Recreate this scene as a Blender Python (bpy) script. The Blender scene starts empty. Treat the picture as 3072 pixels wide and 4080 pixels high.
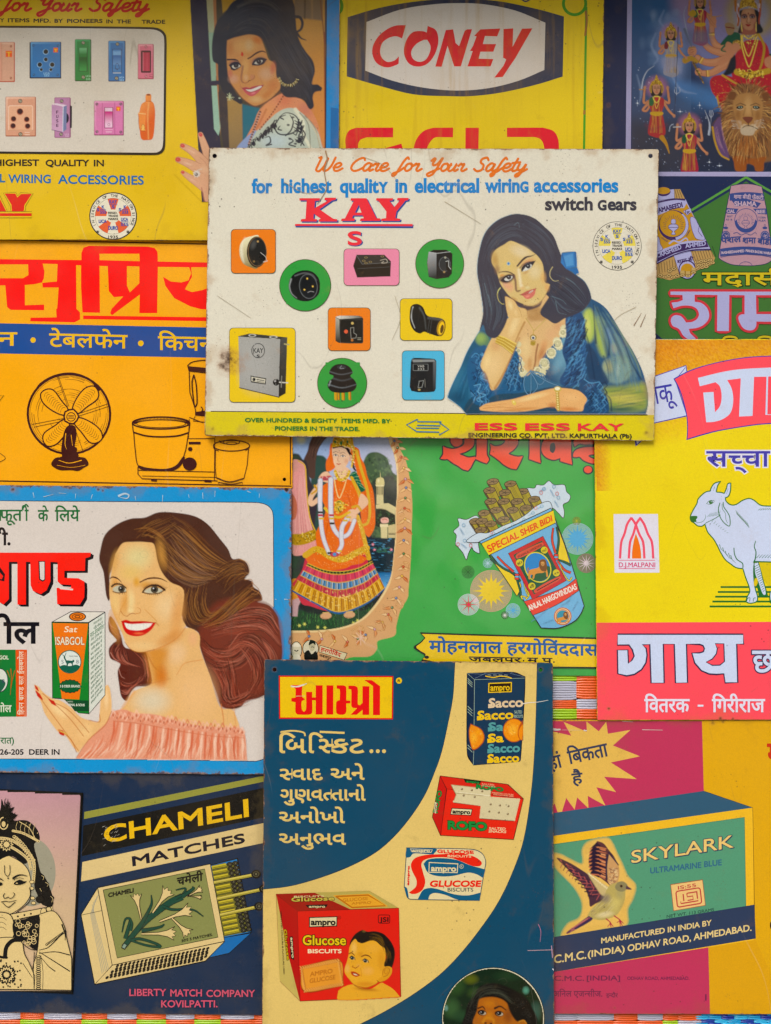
import bpy, math, random
import numpy as np
from mathutils import Vector
from mathutils.geometry import tessellate_polygon
sc = bpy.context.scene
R = math.radians
D = 1.3                      # camera to wall, metres
S = 0.80 / 3072              # metres of wall per photo pixel
# ---------------------------------------------------------------- camera, world, sun, exposure
cam = bpy.data.cameras.new('camera'); cob = bpy.data.objects.new('camera', cam); sc.collection.objects.link(cob)
cob.location = (0, -D, 0); cob.rotation_euler = (R(90), 0, 0)
cam.sensor_fit = 'HORIZONTAL'; cam.sensor_width = 36; cam.lens = 36 * D / 0.80
cam.clip_start = .01; cam.clip_end = 500
sc.camera = cob
w = bpy.data.worlds.new('World'); sc.world = w; w.use_nodes = True
nt = w.node_tree; bg = nt.nodes['Background']; sky = nt.nodes.new('ShaderNodeTexSky')
sky.sky_type = 'NISHITA'; sky.sun_disc = False; sky.sun_elevation = R(52); sky.sun_rotation = R(200); sky.air_density = 1.3; sky.dust_density = 3
nt.links.new(sky.outputs[0], bg.inputs[0]); bg.inputs[1].default_value = 0.15
sun = bpy.data.lights.new('sun', 'SUN'); so = bpy.data.objects.new('sun', sun); sc.collection.objects.link(so)
sun.energy = 1.5; sun.angle = R(24); sun.color = (1, .93, .82)
so.rotation_euler = Vector((.22, .80, -.62)).to_track_quat('-Z', 'Y').to_euler()
sc.view_settings.view_transform = 'Standard'; sc.view_settings.look = 'None'; sc.view_settings.gamma = 1
sc.view_settings.exposure = 0.40
# ---------------------------------------------------------------- helpers
def lin(h):
    c = np.array([int(h[i:i+2], 16) for i in (0, 2, 4)], float) / 255
    c = np.where(c <= .04045, c / 12.92, ((c + .055) / 1.055) ** 2.4); L = c @ (.3, .6, .1)
    return np.clip((L + (c - L)*1.1)*1.02 - .009, .002, 1)
ALB = .80
class G: pass
g = G(); g.vx, g.vy, g.vk = 0., 0., 1.
def V(x0, y0, w, ret=1666.):            # following coordinates are read on an enlargement of the photo
    g.vx, g.vy, g.vk = float(x0), float(y0), w / float(ret)
def px(p):
    p = np.asarray(p, float); return np.stack([g.vx + p[..., 0] * g.vk, g.vy + p[..., 1] * g.vk], -1)
def pts(s, closed=True, n=5):           # "x,y x,y ..." smoothed; "=" first: straight; a point with * is a corner
    if not isinstance(s, str): return np.asarray(s, float)
    straight = s[0] == '='; q = s.lstrip('=').split()
    P = np.array([[float(a) for a in t.rstrip('*').split(',')[:2]] for t in q]); C = [t.endswith('*') for t in q]
    if straight or len(P) < 3: return P
    m = len(P); out = []
    def tan(i):
        if C[i] or (not closed and i in (0, m-1)): return None
        return (P[(i+1) % m] - P[i-1]) * .5
    for i in range(m if closed else m-1):
        a, b = P[i], P[(i+1) % m]; d = b - a; L = math.hypot(*d) + 1e-9
        ta, tb = tan(i), tan((i+1) % m)
        ta = d if ta is None else ta * min(1, 1.2*L/(math.hypot(*ta)+1e-9)); tb = d if tb is None else tb * min(1, 1.2*L/(math.hypot(*tb)+1e-9))
        for k in range(n):
            t = k / n
            out.append((2*t**3-3*t*t+1)*a + (t**3-2*t*t+t)*ta + (-2*t**3+3*t*t)*b + (t**3-t*t)*tb)
    if not closed: out.append(P[-1])
    return np.array(out)
def ell(cx, cy, rx, ry=None, rot=0, n=40):
    ry = rx if ry is None else ry; t = np.linspace(0, 2*math.pi, n, endpoint=False); c, s = math.cos(R(rot)), math.sin(R(rot))
    x, y = rx*np.cos(t), ry*np.sin(t); return np.stack([cx + c*x - s*y, cy + s*x + c*y], -1)
def rrect(x0, y0, x1, y1, r, n=5):
    o = []
    for cx, cy, a in ((x1-r, y0+r, -90), (x1-r, y1-r, 0), (x0+r, y1-r, 90), (x0+r, y0+r, 180)):
        for k in range(n+1):
            t = R(a + 90*k/n); o.append((cx + r*math.cos(t), cy + r*math.sin(t)))
    return np.array(o)
def star(cx, cy, r0, r1, n, rot=0):
    o = []
    for k in range(2*n):
        a = R(rot) + math.pi*k/n; r = r0 if k % 2 == 0 else r1; o.append((cx + r*math.cos(a), cy + r*math.sin(a)))
    return np.array(o)
def quadmap(q):                         # unit square -> quadrilateral (perspective)
    q = np.array([[float(v) for v in t.split(',')] for t in q.split()]) if isinstance(q, str) else np.asarray(q, float)
    (x0, y0), (x1, y1), (x2, y2), (x3, y3) = q
    dx1, dx2, dx3 = x1-x2, x3-x2, x0-x1+x2-x3; dy1, dy2, dy3 = y1-y2, y3-y2, y0-y1+y2-y3
    den = dx1*dy2-dx2*dy1; a13 = (dx3*dy2-dx2*dy3)/den; a23 = (dx1*dy3-dx3*dy1)/den
    a, b, c = x1-x0+a13*x1, x3-x0+a23*x3, x0; d, e, f = y1-y0+a13*y1, y3-y0+a23*y3, y0
    def F(p):
        u, v = p[..., 0], p[..., 1]; w_ = a13*u + a23*v + 1
        return np.stack([(a*u+b*v+c)/w_, (d*u+e*v+f)/w_], -1)
    return F
rng = np.random.RandomState(7)
# ---------------------------------------------------------------- lettering outlines
_fc = bpy.data.curves.new('lettering_source', 'FONT'); _fo = bpy.data.objects.new('lettering_source', _fc); _fc.resolution_u = 4
_gc = {}
def glyphs(s):
    if s in _gc: return _gc[s]
    _fc.body = s; sc.collection.objects.link(_fo); dg = bpy.context.evaluated_depsgraph_get()
    me = bpy.data.meshes.new_from_object(_fo.evaluated_get(dg)); sc.collection.objects.unlink(_fo)
    co = np.zeros(len(me.vertices)*3); me.vertices.foreach_get('co', co); co = co.reshape(-1, 3)[:, :2]
    me.calc_loop_triangles(); tr = np.zeros(len(me.loop_triangles)*3, int); me.loop_triangles.foreach_get('vertices', tr); tr = tr.reshape(-1, 3)
    bpy.data.meshes.remove(me)
    key = {}; idx = np.array([key.setdefault((round(a*2e4), round(b*2e4)), len(key)) for a, b in co]) if 0 else np.arange(len(co))
    a = co[tr]; ar = (a[:, 1, 0]-a[:, 0, 0])*(a[:, 2, 1]-a[:, 0, 1])-(a[:, 2, 0]-a[:, 0, 0])*(a[:, 1, 1]-a[:, 0, 1])
    tr[ar < 0] = tr[ar < 0][:, ::-1]; tr = tr[np.abs(ar) > 1e-9]
    _gc[s] = (co, tr); return _gc[s]
def advance(ch):
    if ch == ' ': return .28
    a = glyphs(ch + 'l')[0]; b = glyphs('l')[0]; return a[:, 0].max() - b[:, 0].max()
def clip_tris(co, tr, xc):              # keep x < xc
    nv, nt_ = [], []
    for t in tr:
        P = co[t]; out = []
        for i in range(3):
            A, B = P[i], P[(i+1) % 3]
            if A[0] <= xc: out.append(A)
            if (A[0] < xc) != (B[0] < xc): out.append(A + (B-A)*(xc-A[0])/(B[0]-A[0]))
        if len(out) >= 3:
            k = len(nv); nv += out; nt_ += [(k, k+i, k+i+1) for i in range(1, len(out)-1)]
    if not nv: return np.zeros((0, 2)), np.zeros((0, 3), int)
    nv = np.array(nv); key = {}; m = np.array([key.setdefault((round(a*1e5), round(b*1e5)), len(key)) for a, b in nv]); u = np.zeros((len(key), 2)); u[m] = nv
    T = m[np.array(nt_)]; T = T[(T[:, 0] != T[:, 1]) & (T[:, 1] != T[:, 2]) & (T[:, 0] != T[:, 2])]
    return u, T
def compose(s):                         # ~X: half form of X (stem cut off); ^: conjunct-ra slash under the last letter
    if '~' not in s and '^' not in s: return glyphs(s)
    x = 0; VV, TT = [], []; k = 0; run = ''
    def put(co, tr, dx):
        if len(co): TT.append(tr + sum(len(v) for v in VV)); VV.append(co + [dx, 0])
    i = 0
    while i < len(s):
        c = s[i]
        if c == '~':
            ch = s[i+1]; adv = advance(ch); co, tr = glyphs(ch); cut = adv - .2 if ord(ch) < 0xA80 else adv - .17
            co, tr = clip_tris(co, tr, cut); put(co, tr, x); x += cut; i += 2; continue
        if c == '^':
            put(np.array([(-.36, .06), (-.31, .0), (-.06, .17), (-.06, .24)]), np.array([(0, 1, 2), (0, 2, 3)]), x); i += 1; continue
        j = i
        while j < len(s) and s[j] not in '~^': j += 1
        run = s[i:j]
        co, tr = glyphs(run)
        if len(co): put(co, tr, x)
        a = glyphs(run + 'l')[0]; x += a[:, 0].max() - glyphs('l')[0][:, 0].max(); i = j
    return np.concatenate(VV), np.concatenate(TT)
def boundary(tr):
    E = {}
    for t in tr:
        for i in range(3): E[(t[i], t[(i+1) % 3])] = 1
    nx = {a: b for (a, b) in E if (b, a) not in E}; loops = []
    while nx:
        a = next(iter(nx)); L = []
        while a in nx: L.append(a); a = nx.pop(a)
        if len(L) > 2: loops.append(L)
    return loops
# ---------------------------------------------------------------- a part of a sign: printed layers, each a film of ink above the last
LAYER = 2.6e-6
class Part:
    def __init__(s, sign, name, label=None, parent=None):
        s.sign, s.name, s.label, s.parent = sign, name, label, parent; s.v, s.c, s.t, s.q, s.n = [], [], [], [], 0; sign.parts.append(s)
    def add(s, xy, tris, col, quads=None, zj=None, raw=False):
        if not len(xy): return
        if not raw:     # ink stays on its sheet
            xy = px(xy); q = s.sign.quad; c0 = q.mean(0); H = []
            for a, b in zip(q, np.roll(q, -1, 0)):
                t = (b-a)/np.hypot(*(b-a)); n_ = np.array([t[1], -t[0]]); n_ = n_ if n_@(c0-a) > 0 else -n_; H.append((n_, n_@a + 1.5))
            ins = np.all([xy@n_ >= d for n_, d in H], 0)
            if not ins.all():
                if quads is not None:
                    quads = np.asarray(quads)
                    if isinstance(col, str): tris = np.concatenate([quads[:, [0, 1, 2]], quads[:, [0, 2, 3]]]); quads = None
                    else: quads = quads[ins[quads].all(1)]
                if tris is not None and len(tris):
                    tris = np.asarray(tris); k = ins[tris]; keep = tris[k.all(1)]; V2, T2 = [], []; z2 = []; base = len(xy)
                    for t in tris[~k.all(1)]:
                        P_ = [xy[i] for i in t]
                        for n_, d in H:
                            o = []
                            for i in range(len(P_)):
                                A, B = P_[i], P_[(i+1) % len(P_)]; da, db = n_@A-d, n_@B-d
                                if da >= 0: o.append(A)
                                if (da < 0) != (db < 0): o.append(A+(B-A)*da/(da-db))
                            P_ = o
                            if len(P_) < 3: break
                        if len(P_) < 3: continue
                        j = base+len(V2); V2 += P_; z2 += [zj[t[0]] if zj is not None else 0]*len(P_); T2 += [(j, j+i, j+i+1) for i in range(1, len(P_)-1)]
                    if V2: xy = np.concatenate([xy, V2]); zj = np.concatenate([zj if zj is not None else np.zeros(base), z2])
                    tris = np.concatenate([keep, np.array(T2, int).reshape(-1, 3)])
            raw = True
        s.sign.z += LAYER
        p = xy if raw else px(xy); d = s.sign.face + s.sign.z; f = (D - d) / D
        V3 = np.zeros((len(p), 3)); V3[:, 0] = (p[:, 0]-1536)*S*f; V3[:, 2] = (2040-p[:, 1])*S*f; V3[:, 1] = -d
        if zj is not None: V3[:, 1] -= zj
        s.v.append(V3); c = np.asarray(lin(col) if isinstance(col, str) else col); s.c.append(np.broadcast_to(c, (len(p), 3)))
        if tris is not None and len(tris): s.t.append(np.asarray(tris) + s.n)
        if quads is not None and len(quads): s.q.append(np.asarray(quads) + s.n)
        s.n += len(p)
    def poly(s, o, col, holes=()):
        L = [pts(o)] + [pts(h) for h in holes]; flat = np.concatenate(L)
        try: tr = tessellate_polygon([[Vector((a, b, 0)) for a, b in l] for l in L])
        except Exception: return s
        s.add(flat, [t for t in tr], col); return s
    def line(s, o, col, w=3, w2=None, closed=False, n=5, jit=True):
        P = pts(o, closed, n); keep = np.r_[True, np.hypot(*(np.diff(P, axis=0)).T) > 1e-6]; P = P[keep]; m = len(P)
        if m < 2: return s
        t = (np.roll(P, -1, 0) - np.roll(P, 1, 0)) if closed else np.gradient(P, axis=0)
        t /= np.hypot(*t.T)[:, None] + 1e-9; nn = np.stack([-t[:, 1], t[:, 0]], -1)
        ww = np.linspace(w, w if w2 is None else w2, m)[:, None] / 2
        xy = np.concatenate([P + nn*ww, P - nn*ww]); i = np.arange(m if closed else m-1); j = (i+1) % m
        s.add(xy, None, col, quads=np.stack([i, j, j+m, i+m], -1), zj=np.tile((np.arange(m) % 7)*3e-7 if jit else np.zeros(m), 2)); return s
    def ring(s, xy, tr, w_, col):
        VV, QQ, Z, k = [], [], [], 0
        for li, L in enumerate(boundary(tr)):
            P = xy[L]; m = len(P); d = np.roll(P, -1, 0) - P; d /= np.hypot(*d.T)[:, None] + 1e-9; dp = np.roll(d, 1, 0)
            n1 = np.stack([d[:, 1], -d[:, 0]], -1); n0 = np.stack([dp[:, 1], -dp[:, 0]], -1); n_ = n0 + n1; n_ /= np.hypot(*n_.T)[:, None] + 1e-9
            c = np.clip((n_*n1).sum(1), .55, 1)[:, None]
            VV += [P + n_*w_/c*s._or, P]; i = np.arange(m); j = (i+1) % m; QQ.append(np.stack([i, j, j+m, i+m], -1) + k); k += 2*m; Z.append(np.full(2*m, (li % 7)*3e-7))
        if VV: s.add(np.concatenate(VV), None, col, quads=np.concatenate(QQ), zj=np.concatenate(Z))
    def text(s, t, x0, yb, x1, h, col, bold=0, rot=0, shear=0, out=None, ref='H', sh=None, F=None, slant_y=0):
        """x0..x1 width, yb baseline, h cap height; bold ring; out=[(w,col),..] outlines below; sh=(dx,dy,col) drop shadow"""
        co, tr = compose(t); 
        if not len(co): return s
        bold *= .55
        H = {'H': .73, 'x': .5, 'd': .63, 'n': .73}.get(ref, ref if not isinstance(ref, str) else .7)
        a, b = co[:, 0].min(), co[:, 0].max(); kx = (x1-x0)/(b-a) if x1 is not None else h/H*1.0
        X = (co[:, 0]-a)*kx; Y = -co[:, 1]*h/H; X = X - Y*shear; c_, s_ = math.cos(R(rot)), math.sin(R(rot))
        xy = np.stack([x0 + X*c_ - Y*s_, yb + X*s_ + Y*c_ + X*slant_y], -1)
        if F is not None: xy = F(xy)
        s._or = 1.; A = xy[tr]; ar = ((A[:, 1, 0]-A[:, 0, 0])*(A[:, 2, 1]-A[:, 0, 1])-(A[:, 2, 0]-A[:, 0, 0])*(A[:, 1, 1]-A[:, 0, 1])).sum()
        s._or = -1. if ar < 0 else 1.
        if tr is None: return s
        # island jitter
        par = list(range(len(xy)))
        def fd(i):
            while par[i] != i: par[i] = par[par[i]]; i = par[i]
            return i
        for q in tr:
            r0 = fd(q[0]); par[fd(q[1])] = r0; par[fd(q[2])] = r0
        ids = {}; zj = np.array([ids.setdefault(fd(i), len(ids)) % 5 for i in range(len(xy))])*4e-7
        if sh:
            q = xy + [sh[0], sh[1]]
            if bold or len(sh) > 3: s.ring(q, tr, bold + (sh[3] if len(sh) > 3 else 0), sh[2])
            s.add(q, tr, sh[2], zj=zj)
        for ow, oc in (out or []): s.ring(xy, tr, ow + bold, oc)
        if out: s.add(xy, tr, out[-1][1], zj=zj)
        if bold: s.ring(xy, tr, bold, col)
        s.add(xy, tr, col, zj=zj); return s
    def canvas(s, C):
        s.add(C.xy().reshape(-1, 2), None, np.clip(C.rgb.reshape(-1, 3), 0, 1), quads=C.quads()); return s
    def build(s, off, mat, parent):
        if not s.v: return None
        v = np.concatenate(s.v) - off; c = np.concatenate(s.c)
        return mesh(s.name, v, np.concatenate(s.t) if s.t else None, np.concatenate(s.q) if s.q else None, c*ALB, mat, parent)
def mesh(name, v, tr, qd, col, mat, parent=None):
    me = bpy.data.meshes.new(name); L = []; st = []; tot = []; k = 0
    for arr, m in ((tr, 3), (qd, 4)):
        if arr is not None and len(arr):
            L.append(np.asarray(arr).reshape(-1)); st.append(k + np.arange(len(arr))*m); tot.append(np.full(len(arr), m)); k += len(arr)*m
    L = np.concatenate(L); st = np.concatenate(st); tot = np.concatenate(tot)
    me.vertices.add(len(v)); me.vertices.foreach_set('co', np.asarray(v, np.float32).reshape(-1)); me.loops.add(len(L)); me.loops.foreach_set('vertex_index', L.astype(np.int32))
    me.polygons.add(len(st)); me.polygons.foreach_set('loop_start', st.astype(np.int32)); me.polygons.foreach_set('loop_total', tot.astype(np.int32))
    if col is not None:
        a = me.color_attributes.new('ink', 'FLOAT_COLOR', 'POINT'); a.data.foreach_set('color', np.concatenate([np.broadcast_to(col, (len(v), 3)), np.ones((len(v), 1))], 1).astype(np.float32).reshape(-1))
    me.update(calc_edges=True); me.validate(); me.shade_flat(); me.materials.append(mat)
    o = bpy.data.objects.new(name, me); sc.collection.objects.link(o)
    if parent: o.parent = parent
    return o
# ---------------------------------------------------------------- airbrushed pictures: colour computed on a fine grid
class Canvas:
    def __init__(s, x0, y0, x1, y1, bg, step=2.7, outline=None):
        """view coords; step in photo pixels"""
        st = step / g.vk; nx, ny = int((x1-x0)/st)+2, int((y1-y0)/st)+2
        s.X, s.Y = np.meshgrid(np.linspace(x0, x1, nx), np.linspace(y0, y1, ny)); s.st = st; s.sx = (x1-x0)/(nx-1); s.sy = (y1-y0)/(ny-1); s.x0, s.y0 = x0, y0
        s.rgb = np.empty(s.X.shape+(3,)); s.rgb[:] = lin(bg); s.cov = np.ones(s.X.shape, bool) if outline is None else None
        s.m = None; s.pa = None
        if isinstance(outline, str) and outline == 'auto': s.pa = np.zeros(s.X.shape)
        elif outline is not None: s.cov = s.alpha(outline, .01)[0] > .5 if 0 else s._full(outline)
    def view(s, x0, y0, w, ret=1666.):      # go on drawing in the coordinates of another enlargement
        k = w / float(ret); f = lambda A, o0, o1, : (A*g.vk + o0 - o1) / k
        s.X = f(s.X, g.vx, x0); s.Y = f(s.Y, g.vy, y0); r = g.vk / k; s.sx *= r; s.sy *= r; s.st *= r; s.x0, s.y0 = s.X[0, 0], s.Y[0, 0]; V(x0, y0, w, ret)
    def _full(s, o):
        a, sl = s.alpha(o, s.st*.5); r = np.zeros(s.X.shape); r[sl] = a; return r > .02
    def xy(s): return np.stack([s.X, s.Y], -1)
    def quads(s):
        if s.pa is not None: s.cov = s.pa > .3
        ny, nx = s.X.shape; i = (np.arange(ny-1)[:, None]*nx + np.arange(nx-1)[None]); c = s.cov[:-1, :-1] | s.cov[1:, 1:]
        i = i[c]; return np.stack([i, i+1, i+nx+1, i+nx], -1)
    def box(s, P, m):
        ny, nx = s.X.shape; a, b = P.min(0)-m, P.max(0)+m
        i0 = max(0, int((a[0]-s.x0)/s.sx)); i1 = min(nx, int((b[0]-s.x0)/s.sx)+2); j0 = max(0, int((a[1]-s.y0)/s.sy)); j1 = min(ny, int((b[1]-s.y0)/s.sy)+2)
        return (slice(j0, max(j0, j1)), slice(i0, max(i0, i1)))
    def alpha(s, o, blur, closed=True):
        P = pts(o, closed); sl = s.box(P, blur); X, Y = s.X[sl], s.Y[sl]
        if X.size == 0: return np.zeros(X.shape), sl
        d = np.full(X.shape, 1e18); ins = np.zeros(X.shape, bool)
        for a, b in zip(P, np.roll(P, -1, 0)):
            ex, ey = b-a; L = ex*ex+ey*ey+1e-12; t = np.clip(((X-a[0])*ex+(Y-a[1])*ey)/L, 0, 1)
            np.minimum(d, (X-a[0]-t*ex)**2+(Y-a[1]-t*ey)**2, out=d)
            if ey: ins ^= ((a[1] > Y) != (b[1] > Y)) & (X < ex*(Y-a[1])/ey+a[0])
        d = np.sqrt(d); d[ins] *= -1; t = np.clip(.5 - d/(2*blur), 0, 1); return t*t*(3-2*t), sl
    def _mix(s, al, sl, col, a, m):
        al = al*a
        if s.m is not None: al = al*s.m[sl]
        if m is not None: al = al*m[sl]
        c = lin(col) if isinstance(col, str) else col
        s.rgb[sl] = s.rgb[sl]*(1-al[..., None]) + c*al[..., None]
        if s.pa is not None: s.pa[sl] = np.maximum(s.pa[sl], al)
    def fill(s, o, col, blur=None, a=1, m=None):
        b = max(blur or 0, s.st*.5); al, sl = s.alpha(o, b); s._mix(al, sl, col, a, m)
        f = np.zeros(s.X.shape); f[sl] = al; return f
    def grad(s, o, col, col2, p, q, blur=None, a=1, m=None):   # linear gradient from p to q
        al, sl = s.alpha(o, max(blur or 0, s.st*.5)); p, q = np.array(p, float), np.array(q, float); d = q-p
        t = np.clip(((s.X[sl]-p[0])*d[0]+(s.Y[sl]-p[1])*d[1])/(d@d), 0, 1)[..., None]; s._mix(al, sl, lin(col)*(1-t)+lin(col2)*t, a, m)
        f = np.zeros(s.X.shape); f[sl] = al; return f
    def line(s, o, col, w, w2=None, blur=None, a=1, m=None, closed=False, n=4, wm=None):
        P = pts(o, closed, n); k = len(P)
        if closed: P = np.concatenate([P, P[:1]])
        k = len(P); W = np.linspace(w, w if w2 is None else w2, k)/2
        if wm is not None: W = np.interp(np.linspace(0, 1, k), [0, .5, 1], [w/2, wm/2, (w if w2 is None else w2)/2])
        b = max(blur or 0, s.st*.5); sl = s.box(P, W.max()+b); X, Y = s.X[sl], s.Y[sl]
        if X.size == 0: return
        d = np.full(X.shape, 1e9)
        for i in range(k-1):
            a_, b_ = P[i], P[i+1]; e = b_-a_; L = e@e+1e-12; t = np.clip(((X-a_[0])*e[0]+(Y-a_[1])*e[1])/L, 0, 1)
            np.minimum(d, np.sqrt((X-a_[0]-t*e[0])**2+(Y-a_[1]-t*e[1])**2) - (W[i]+t*(W[i+1]-W[i])), out=d)
        t = np.clip(.5-d/(2*b), 0, 1); s._mix(t*t*(3-2*t), sl, col, a, m)
    def blob(s, cx, cy, rx, ry, col, a=1, rot=0, m=None, p=1.):
        P = np.array([[cx-max(rx, ry), cy-max(rx, ry)], [cx+max(rx, ry), cy+max(rx, ry)]]); sl = s.box(P, 1); x, y = s.X[sl]-cx, s.Y[sl]-cy
        c, n = math.cos(R(rot)), math.sin(R(rot)); u, v = (x*c+y*n)/rx, (-x*n+y*c)/ry; t = np.clip(1-(u*u+v*v), 0, 1); s._mix(t**(1.5*p), sl, col, a, m)
    def strands(s, A, B, n, cols, w=2, a=.5, jit=6, m=None, blur=None, n2=5):
        A, B = pts(A, False, n2), pts(B, False, n2); k = 12
        f = lambda P: np.stack([np.interp(np.linspace(0, 1, k), np.linspace(0, 1, len(P)), P[:, i]) for i in (0, 1)], -1)
        A, B = f(A), f(B)
        for i in range(n):
            t = rng.rand(); P = A*(1-t)+B*t + np.interp(np.linspace(0, 1, k), np.linspace(0, 1, 4), rng.randn(4)*jit)[:, None]*.7
            u0 = rng.rand()*.5; u1 = u0+.3+rng.rand()*.5; i0, i1 = int(u0*k), min(k, int(u1*k)+1)
            if i1-i0 < 2: continue
            s.line(P[i0:i1], cols[rng.randint(len(cols))], w*.4, w*.3, blur, a*(.4+.6*rng.rand()), m, wm=w)
    def dots(s, o, n, cols, r=(2, 5), a=.9, m=None):
        P = pts(o); lo, hi = P.min(0), P.max(0); al = s._full(o)
        for i in range(n*3):
            x, y = lo + rng.rand(2)*(hi-lo); j, k = int((y-s.y0)/s.sy), int((x-s.x0)/s.sx)
            if 0 <= j < al.shape[0] and 0 <= k < al.shape[1] and al[j, k]:
                rr = r[0]+rng.rand()*(r[1]-r[0]); s.blob(x, y, rr, rr, cols[rng.randint(len(cols))], a, p=.5, m=m); n -= 1
                if n <= 0: return
    def grain(s, o, amt=.08, scale=3):
        al = s._full(o)*1.; k = max(1, int(scale)); ny, nx = s.X.shape; r = rng.randn(ny//k+2, nx//k+2)
        r = np.kron(r, np.ones((k, k)))[:ny, :nx]; s.rgb *= (1 + amt*r*al)[..., None]
# ---------------------------------------------------------------- materials
def N(nt, t, **kw):
    n = nt.nodes.new(t)
    for k, v in kw.items(): setattr(n, k, v)
    return n
def enamel(name, quad, wear):
    """printed tin: ink attribute, with stains, scratches, specks and rust creeping in from the edges (wall coordinates)"""
    m = bpy.data.materials.new(name); m.use_nodes = True; nt = m.node_tree; B = nt.nodes['Principled BSDF']; Lk = nt.links.new
    geo = N(nt, 'ShaderNodeNewGeometry'); at = N(nt, 'ShaderNodeAttribute', attribute_name='ink')
    pos = N(nt, 'ShaderNodeVectorMath', operation='ADD'); Lk(geo.outputs['Position'], pos.inputs[0]); pos.inputs[1].default_value = wear.get('seed', (0, 0, 0))
    def noise(scale, detail=4, vec=None, rough=.6, dist=0):
        n = N(nt, 'ShaderNodeTexNoise'); n.inputs['Scale'].default_value = scale; n.inputs['Detail'].default_value = detail; n.inputs['Roughness'].default_value = rough; n.inputs['Distortion'].default_value = dist
        Lk(vec or pos.outputs[0], n.inputs['Vector']); return n.outputs[0]
    def ramp(v, a, b, c0=0, c1=1):
        n = N(nt, 'ShaderNodeMapRange'); n.interpolation_type = 'SMOOTHSTEP'; Lk(v, n.inputs[0])
        for i, x in ((1, a), (2, b), (3, c0), (4, c1)): n.inputs[i].default_value = x
        return n.outputs[0]
    def mth(op, a, b=None):
        n = N(nt, 'ShaderNodeMath', operation=op)
        for i, x in enumerate((a, b)):
            if x is None: continue
            if isinstance(x, (int, float)): n.inputs[i].default_value = x
            else: Lk(x, n.inputs[i])
        return n.outputs[0]
    def mix(f, a, b, bt='MIX'):
        n = N(nt, 'ShaderNodeMix', data_type='RGBA', blend_type=bt)
        if isinstance(f, (int, float)): n.inputs[0].default_value = f
        else: Lk(f, n.inputs[0])
        for i, x in ((6, a), (7, b)):
            if isinstance(x, tuple): n.inputs[i].default_value = x + (1,)
            else: Lk(x, n.inputs[i])
        return n.outputs[2]
    col = at.outputs['Color']
    # broad uneven fading and dirt
    dirt = tuple(lin(wear.get('dirt', '6b5a38')))
    col = mix(mth('MULTIPLY', ramp(noise(5, 6), .42, .72), 1.3*wear.get('stain', .18)), col, dirt)
    col = mix(mth('MULTIPLY', ramp(noise(38, 8, rough=.75), .55, .75), 1.5*wear.get('blotch', .16)), col, dirt)
    # fine print grain
    col = mix(mth('MULTIPLY', ramp(noise(900, 2), .3, .7), wear.get('grain', .10)), col, (.03, .03, .03))
    st = wear.get('streak', 0)
    if st:
        mp = N(nt, 'ShaderNodeMapping'); mp.inputs['Scale'].default_value = (1, 1, .05); mp.inputs['Rotation'].default_value = (0, R(5), 0); Lk(pos.outputs[0], mp.inputs[0])
        col = mix(mth('MULTIPLY', ramp(noise(160, 4, mp.outputs[0]), .5, .75), st), col, dirt)
    # hairline scratches
    sc_ = wear.get('scratch', .5)
    for k, (rot, scl, tw) in enumerate(((35, 9, .0022), (-50, 7, .002), (80, 12, .0022))):
        mp = N(nt, 'ShaderNodeMapping'); mp.inputs['Scale'].default_value = (1, 1, .22); mp.inputs['Rotation'].default_value = (0, R(rot), 0); mp.inputs['Location'].default_value = (k*3, 0, k); Lk(pos.outputs[0], mp.inputs[0])
        v = mth('ABSOLUTE', mth('SUBTRACT', noise(scl, 1.5, mp.outputs[0]), .5)); l = mth('SUBTRACT', 1, ramp(v, 0, tw))
        msk = ramp(noise(16, 3, mp.outputs[0]), .54, .6); l = mth('MULTIPLY', mth('MULTIPLY', l, msk), sc_*(.55 if k != 1 else .22))
        col = mix(l, col, (.10, .075, .05) if k != 1 else (.62, .58, .5))
    # specks
    vo = N(nt, 'ShaderNodeTexVoronoi'); vo.inputs['Scale'].default_value = 120; Lk(pos.outputs[0], vo.inputs['Vector'])
    sp = mth('MULTIPLY', mth('SUBTRACT', 1, ramp(vo.outputs['Distance'], .05, .13)), ramp(noise(11, 4), .53, .6)); col = mix(mth('MULTIPLY', sp, wear.get('speck', .7)), col, (.035, .025, .02))
    vo = N(nt, 'ShaderNodeTexVoronoi'); vo.inputs['Scale'].default_value = 330; Lk(pos.outputs[0], vo.inputs['Vector'])
    sp = mth('MULTIPLY', mth('SUBTRACT', 1, ramp(vo.outputs['Distance'], .08, .2)), ramp(noise(23, 4), .56, .64)); col = mix(mth('MULTIPLY', sp, wear.get('speck', .7)*.8), col, (.10, .06, .035))
    # rust at the edges
    q = np.array(quad); e = None
    for a, b in zip(q, np.roll(q, -1, 0)):
        t = b-a; t = t/np.hypot(*t); n_ = np.array([t[1], -t[0]]); c = q.mean(0)
        if n_@(c-a) < 0: n_ = -n_
        dt = N(nt, 'ShaderNodeVectorMath', operation='DOT_PRODUCT'); Lk(geo.outputs['Position'], dt.inputs[0]); dt.inputs[1].default_value = (n_[0], 0, n_[1])
        v = mth('SUBTRACT', dt.outputs['Value'], float(n_@a)); e = v if e is None else mth('MINIMUM', e, v)
    rn = noise(70, 7, rough=.8); w_ = wear.get('rust', 1.)
    thr = mth('MULTIPLY', ramp(rn, .38, .72, 0, 1), .0052*w_)
    ed = ramp(mth('SUBTRACT', e, thr), -.0007, .0002, 1, 0)
    ed2 = ramp(mth('SUBTRACT', e, mth('MULTIPLY', ramp(noise(30, 6), .4, .7), .02)), -.012, .004, 1, 0)
    col = mix(mth('MULTIPLY', ed2, wear.get('grime', .2)), col, dirt)
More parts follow.
